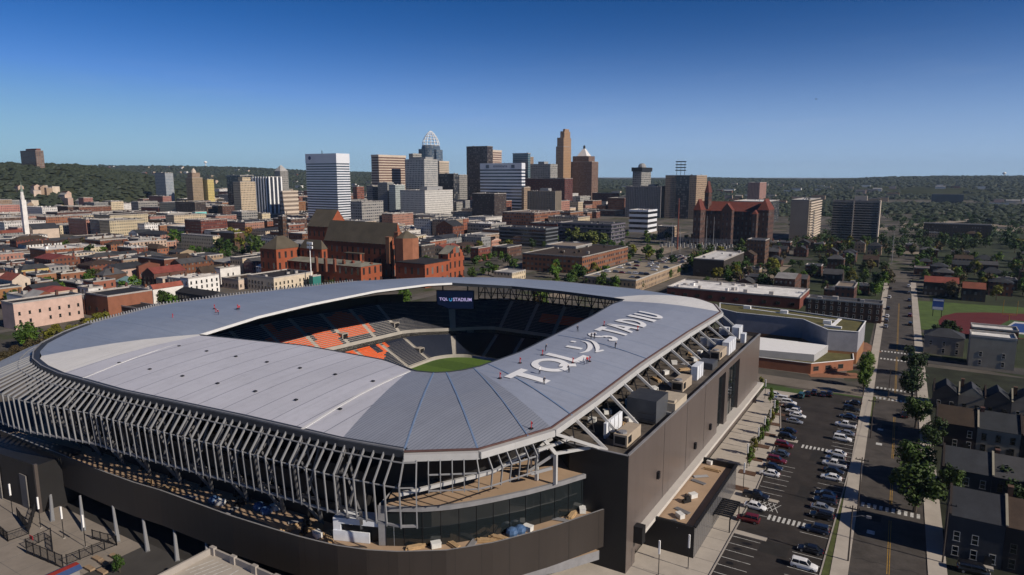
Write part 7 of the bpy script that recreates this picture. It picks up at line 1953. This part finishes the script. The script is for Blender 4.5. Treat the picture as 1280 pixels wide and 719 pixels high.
# nearer woodland of the right-hand quarter, one leafy mass
mb = MB(); n_ = 0
while n_ < 330:
    px = rw.uniform(985, 1330); py = 272 + 40 * rw.random() ** 1.3
    x, y, _z = L(px, py, 0)
    if SX(y) - 9 < x < SX(y) + 8 and y < 530: continue
    if not free(x - 3, x + 3, y - 3, y + 3, 0): continue
    n_ += 1; rr = rw.uniform(3.0, 5.2); cs = [Vector((x + rw.uniform(-.5, .5) * rr, y + rw.uniform(-.5, .5) * rr, rw.uniform(3, 7))) for _ in range(4)]
    for i in range(46):
        d = Vector((rw.gauss(0, 1), rw.gauss(0, 1), rw.gauss(0, .8))).normalized(); p = cs[i % 4] + d * rr * rw.uniform(.4, .75)
        nn = (d + Vector((rw.gauss(0, .5), rw.gauss(0, .5), rw.gauss(.3, .5)))).normalized(); a = nn.cross(Vector((rw.gauss(0, 1), rw.gauss(0, 1), rw.gauss(0, 1)))).normalized(); b = nn.cross(a); sz = rw.uniform(.7, 1.4)
        mb.poly([p - a * sz, p - b * sz * .6, p + a * sz, p + b * sz * .6])
structure(mb, 'woodland', [LEAF['dark green']], 'stuff')
# scattered houses on the slopes
cols = ['white painted', 'cream', 'red brick', 'tan brick', 'pink brick', 'white painted']
HC = []
def hill_house(px, d, k, w=None):
    X = (px - CX) / F * d * cos(T); Y = d; z = max(hillz(X, Y), 0); g = G(X, Y)
    wl = R.choice(cols); w = w or R.uniform(12, 24); h = R.uniform(6, 11)
    o = building('hill_house', None, 'house', g[0], g[0] + w, g[1], g[1] + R.uniform(9, 14), h + 5, PLAIN[wl], R.choice(('dark grey', 'pale grey', 'brown shingle')), R.choice(('gable', 'flat')), 3.5, 'x', 'houses on the distant slopes', reg=False, z=z - 3)
    HC.append((o, wl, px))
for k in range(24): hill_house(18 + k * 5 + R.uniform(-3, 3), R.uniform(1215, 1330), k)
for k in range(80): hill_house(R.uniform(60, 480), R.uniform(2100, 4300), k, R.uniform(16, 40))
for k in range(60): hill_house(R.uniform(700, 1290), R.uniform(1500, 3600), k, R.uniform(18, 46))
cnts = {}
for o, wl, px in sorted(HC, key=lambda q: q[2]):
    zone = 'under the hill tower, counting from the left' if px < 145 else 'on the far ridge, counting from the left' if px < 490 else 'in the far valley, counting from the left'
    k = cnts.get((wl, zone), 0); cnts[wl, zone] = k + 1
    o['label'] = f'small {wl} house {zone}, {ORD[k]} of its colour'
# water tower and mast on the ridge line
for nm, lb, px, d, h in (('water_tower', 'tiny pale water tower on the far left ridge', 258, 4900, 34), ('water_tower', 'tiny water tower on the far right ridge', 1255, 4900, 26)):
    X = (px - CX) / F * d * cos(T); z = hillz(X, d); g = G(X, d); t = root(nm, lb, 'water tower', g[0], g[1], z); mb = MB(); mb.tube([(g[0], g[1], z - 10), (g[0], g[1], z + h)], 3, 6); part(mb, 'shaft', m_white, t); mb = MB(); mb.lathe((g[0], g[1], z + h), [(0, -4), (10, 0), (12, 6), (8, 12), (0, 14)], 10); part(mb, 'tank', m_white, t)
# highway ramps in the right-hand valley
for a, b, w in (((1140, 283), (1300, 268), 26), ((1150, 263), (1300, 256), 22), ((1090, 262), (1190, 268), 18)):
    p, q = L(*a, 0), L(*b, 0); strip(p, q, w, 1.2, 'highway', mat('highway_pale', (.27, .23, .18), .9, .2, .02))
# bird in the sky
bx = Vector((0, 0, 0)); q = ray(1020, 124); s = 160; X, Y, Z = q[0] * s, q[1] * s, CH + q[2] * s; g = G(X, Y)
mb = MB(); mb.tube([(g[0] - .25, g[1], Z), (g[0], g[1], Z + .03), (g[0] + .3, g[1], Z)], [.02, .09, .02], 6); mb.poly([(g[0] - .05, g[1], Z), (g[0] + .1, g[1], Z), (g[0] + .0, g[1] + .55, Z + .16)]); mb.poly([(g[0] + .1, g[1], Z), (g[0] - .05, g[1], Z), (g[0] + .0, g[1] - .55, Z + .16)])
solo(mb, 'bird', [m_black], 'small dark bird gliding in the open sky', 'bird', g[0], g[1], Z)

# ================================================================== AIR, LIGHT, CAMERA
hz = MB(); hz.prism([(-9000, -800), (9000, -800), (9000, 9000), (-9000, 9000)], -1.0 - .05, 262, 0, 0, True)
hm = bpy.data.materials.new('haze_air'); hm.use_nodes = True; nt = hm.node_tree
for n in list(nt.nodes):
    if n.type != 'OUTPUT_MATERIAL': nt.nodes.remove(n)
pv = nt.nodes.new('ShaderNodeVolumePrincipled'); pv.inputs['Color'].default_value = (.55, .74, 1.0, 1); pv.inputs['Density'].default_value = HAZE if 'HAZE' in globals() else 4.2e-5; pv.inputs['Anisotropy'].default_value = .2
nt.links.new(pv.outputs[0], [n for n in nt.nodes if n.type == 'OUTPUT_MATERIAL'][0].inputs['Volume'])
ho = bpy.data.meshes.new('haze'); bx = [(-8500, -400), (8500, -400), (8500, 8800), (-8500, 8800)]
h2 = MB(); h2.prism(bx, -60.0, 232.0, 0, 0, True); hob = link('haze', h2.mesh('haze', [hm])); hob['kind'] = 'stuff'

SUN_EL = radians(31.5); sdx, sdy = W(1, -.05).x, W(1, -.05).y
az = atan2(sdx, sdy)
sd_ = Vector((sin(az) * cos(SUN_EL), cos(az) * cos(SUN_EL), sin(SUN_EL)))
sl = bpy.data.lights.new('sun', 'SUN'); sl.energy = 5.0; sl.angle = radians(.55); sl.color = (1.0, .89, .76)
so_ = link('sun', sl); so_.rotation_euler = sd_.to_track_quat('Z', 'Y').to_euler()
wd = bpy.data.worlds.new('World'); scene.world = wd; wd.use_nodes = True; nt = wd.node_tree
bg = nt.nodes['Background']; sky = nt.nodes.new('ShaderNodeTexSky'); sky.sky_type = 'NISHITA'; sky.sun_disc = False; sky.sun_elevation = SUN_EL; sky.sun_rotation = az
sky.altitude = 200; sky.air_density = .48; sky.dust_density = 0.0; sky.ozone_density = 6.0
gm = nt.nodes.new('ShaderNodeGamma'); gm.inputs[1].default_value = 1.32; hs = nt.nodes.new('ShaderNodeHueSaturation'); hs.inputs['Saturation'].default_value = 1.05
nt.links.new(sky.outputs[0], gm.inputs[0]); nt.links.new(gm.outputs[0], hs.inputs['Color']); tn = nt.nodes.new('ShaderNodeMix'); tn.data_type = 'RGBA'; tn.blend_type = 'MULTIPLY'; tn.inputs[0].default_value = 1; tn.inputs[7].default_value = (.45, 1.0, 1.05, 1); nt.links.new(hs.outputs[0], tn.inputs[6]); geo = nt.nodes.new('ShaderNodeTexCoord'); sep = nt.nodes.new('ShaderNodeSeparateXYZ'); nt.links.new(geo.outputs['Generated'], sep.inputs[0])
zz = _math(nt, 'DIVIDE', _math(nt, 'MAXIMUM', sep.outputs[2], 0.0), .115); low = _math(nt, 'POWER', 2.718, _math(nt, 'MULTIPLY', _math(nt, 'MULTIPLY', zz, zz), -1.0))
pale = _mix(nt, _math(nt, 'MULTIPLY', low, .8), tn.outputs[2], (7.6, 9.6, 13.2))
nz = nt.nodes.new('ShaderNodeTexNoise'); nz.inputs['Scale'].default_value = 5; nz.inputs['Detail'].default_value = 8; nz.inputs['Roughness'].default_value = .62
mp = nt.nodes.new('ShaderNodeMapping'); mp.inputs['Scale'].default_value = (1, 1, 9); nt.links.new(geo.outputs['Generated'], mp.inputs[0]); nt.links.new(mp.outputs[0], nz.inputs['Vector'])
wisp = _math(nt, 'MULTIPLY', _math(nt, 'MULTIPLY', _ramp(nt, nz.outputs[0], .55, .8), low), .14)
pale = _mix(nt, wisp, pale, (10.5, 11.6, 13.6))
dk = _n(nt, 'ShaderNodeMix', data_type='RGBA', blend_type='DARKEN'); dk.inputs[0].default_value = 1; dk.inputs[7].default_value = (10.5, 11.6, 13.6, 1); nt.links.new(pale, dk.inputs[6])
nt.links.new(dk.outputs[2], bg.inputs[0]); bg.inputs[1].default_value = .05

cam = bpy.data.cameras.new('camera'); cam.sensor_width = 36; cam.lens = 36 * F / 1280; cam.clip_end = 40000; cam.clip_start = .5
co = link('camera', cam); co.location = (0, 0, CH); co.rotation_euler = (radians(90) - T, 0, 0); scene.camera = co
scene.view_settings.view_transform = 'Standard'; scene.view_settings.look = 'None'; scene.view_settings.exposure = 0; scene.view_settings.gamma = 1
scene.render.engine = 'CYCLES'; scene.cycles.max_bounces = 6; scene.cycles.volume_bounces = 0; scene.cycles.use_denoising = True
for p in list(CARP.values()): 
    for ch in list(p.children): bpy.data.objects.remove(ch)
    bpy.data.objects.remove(p)
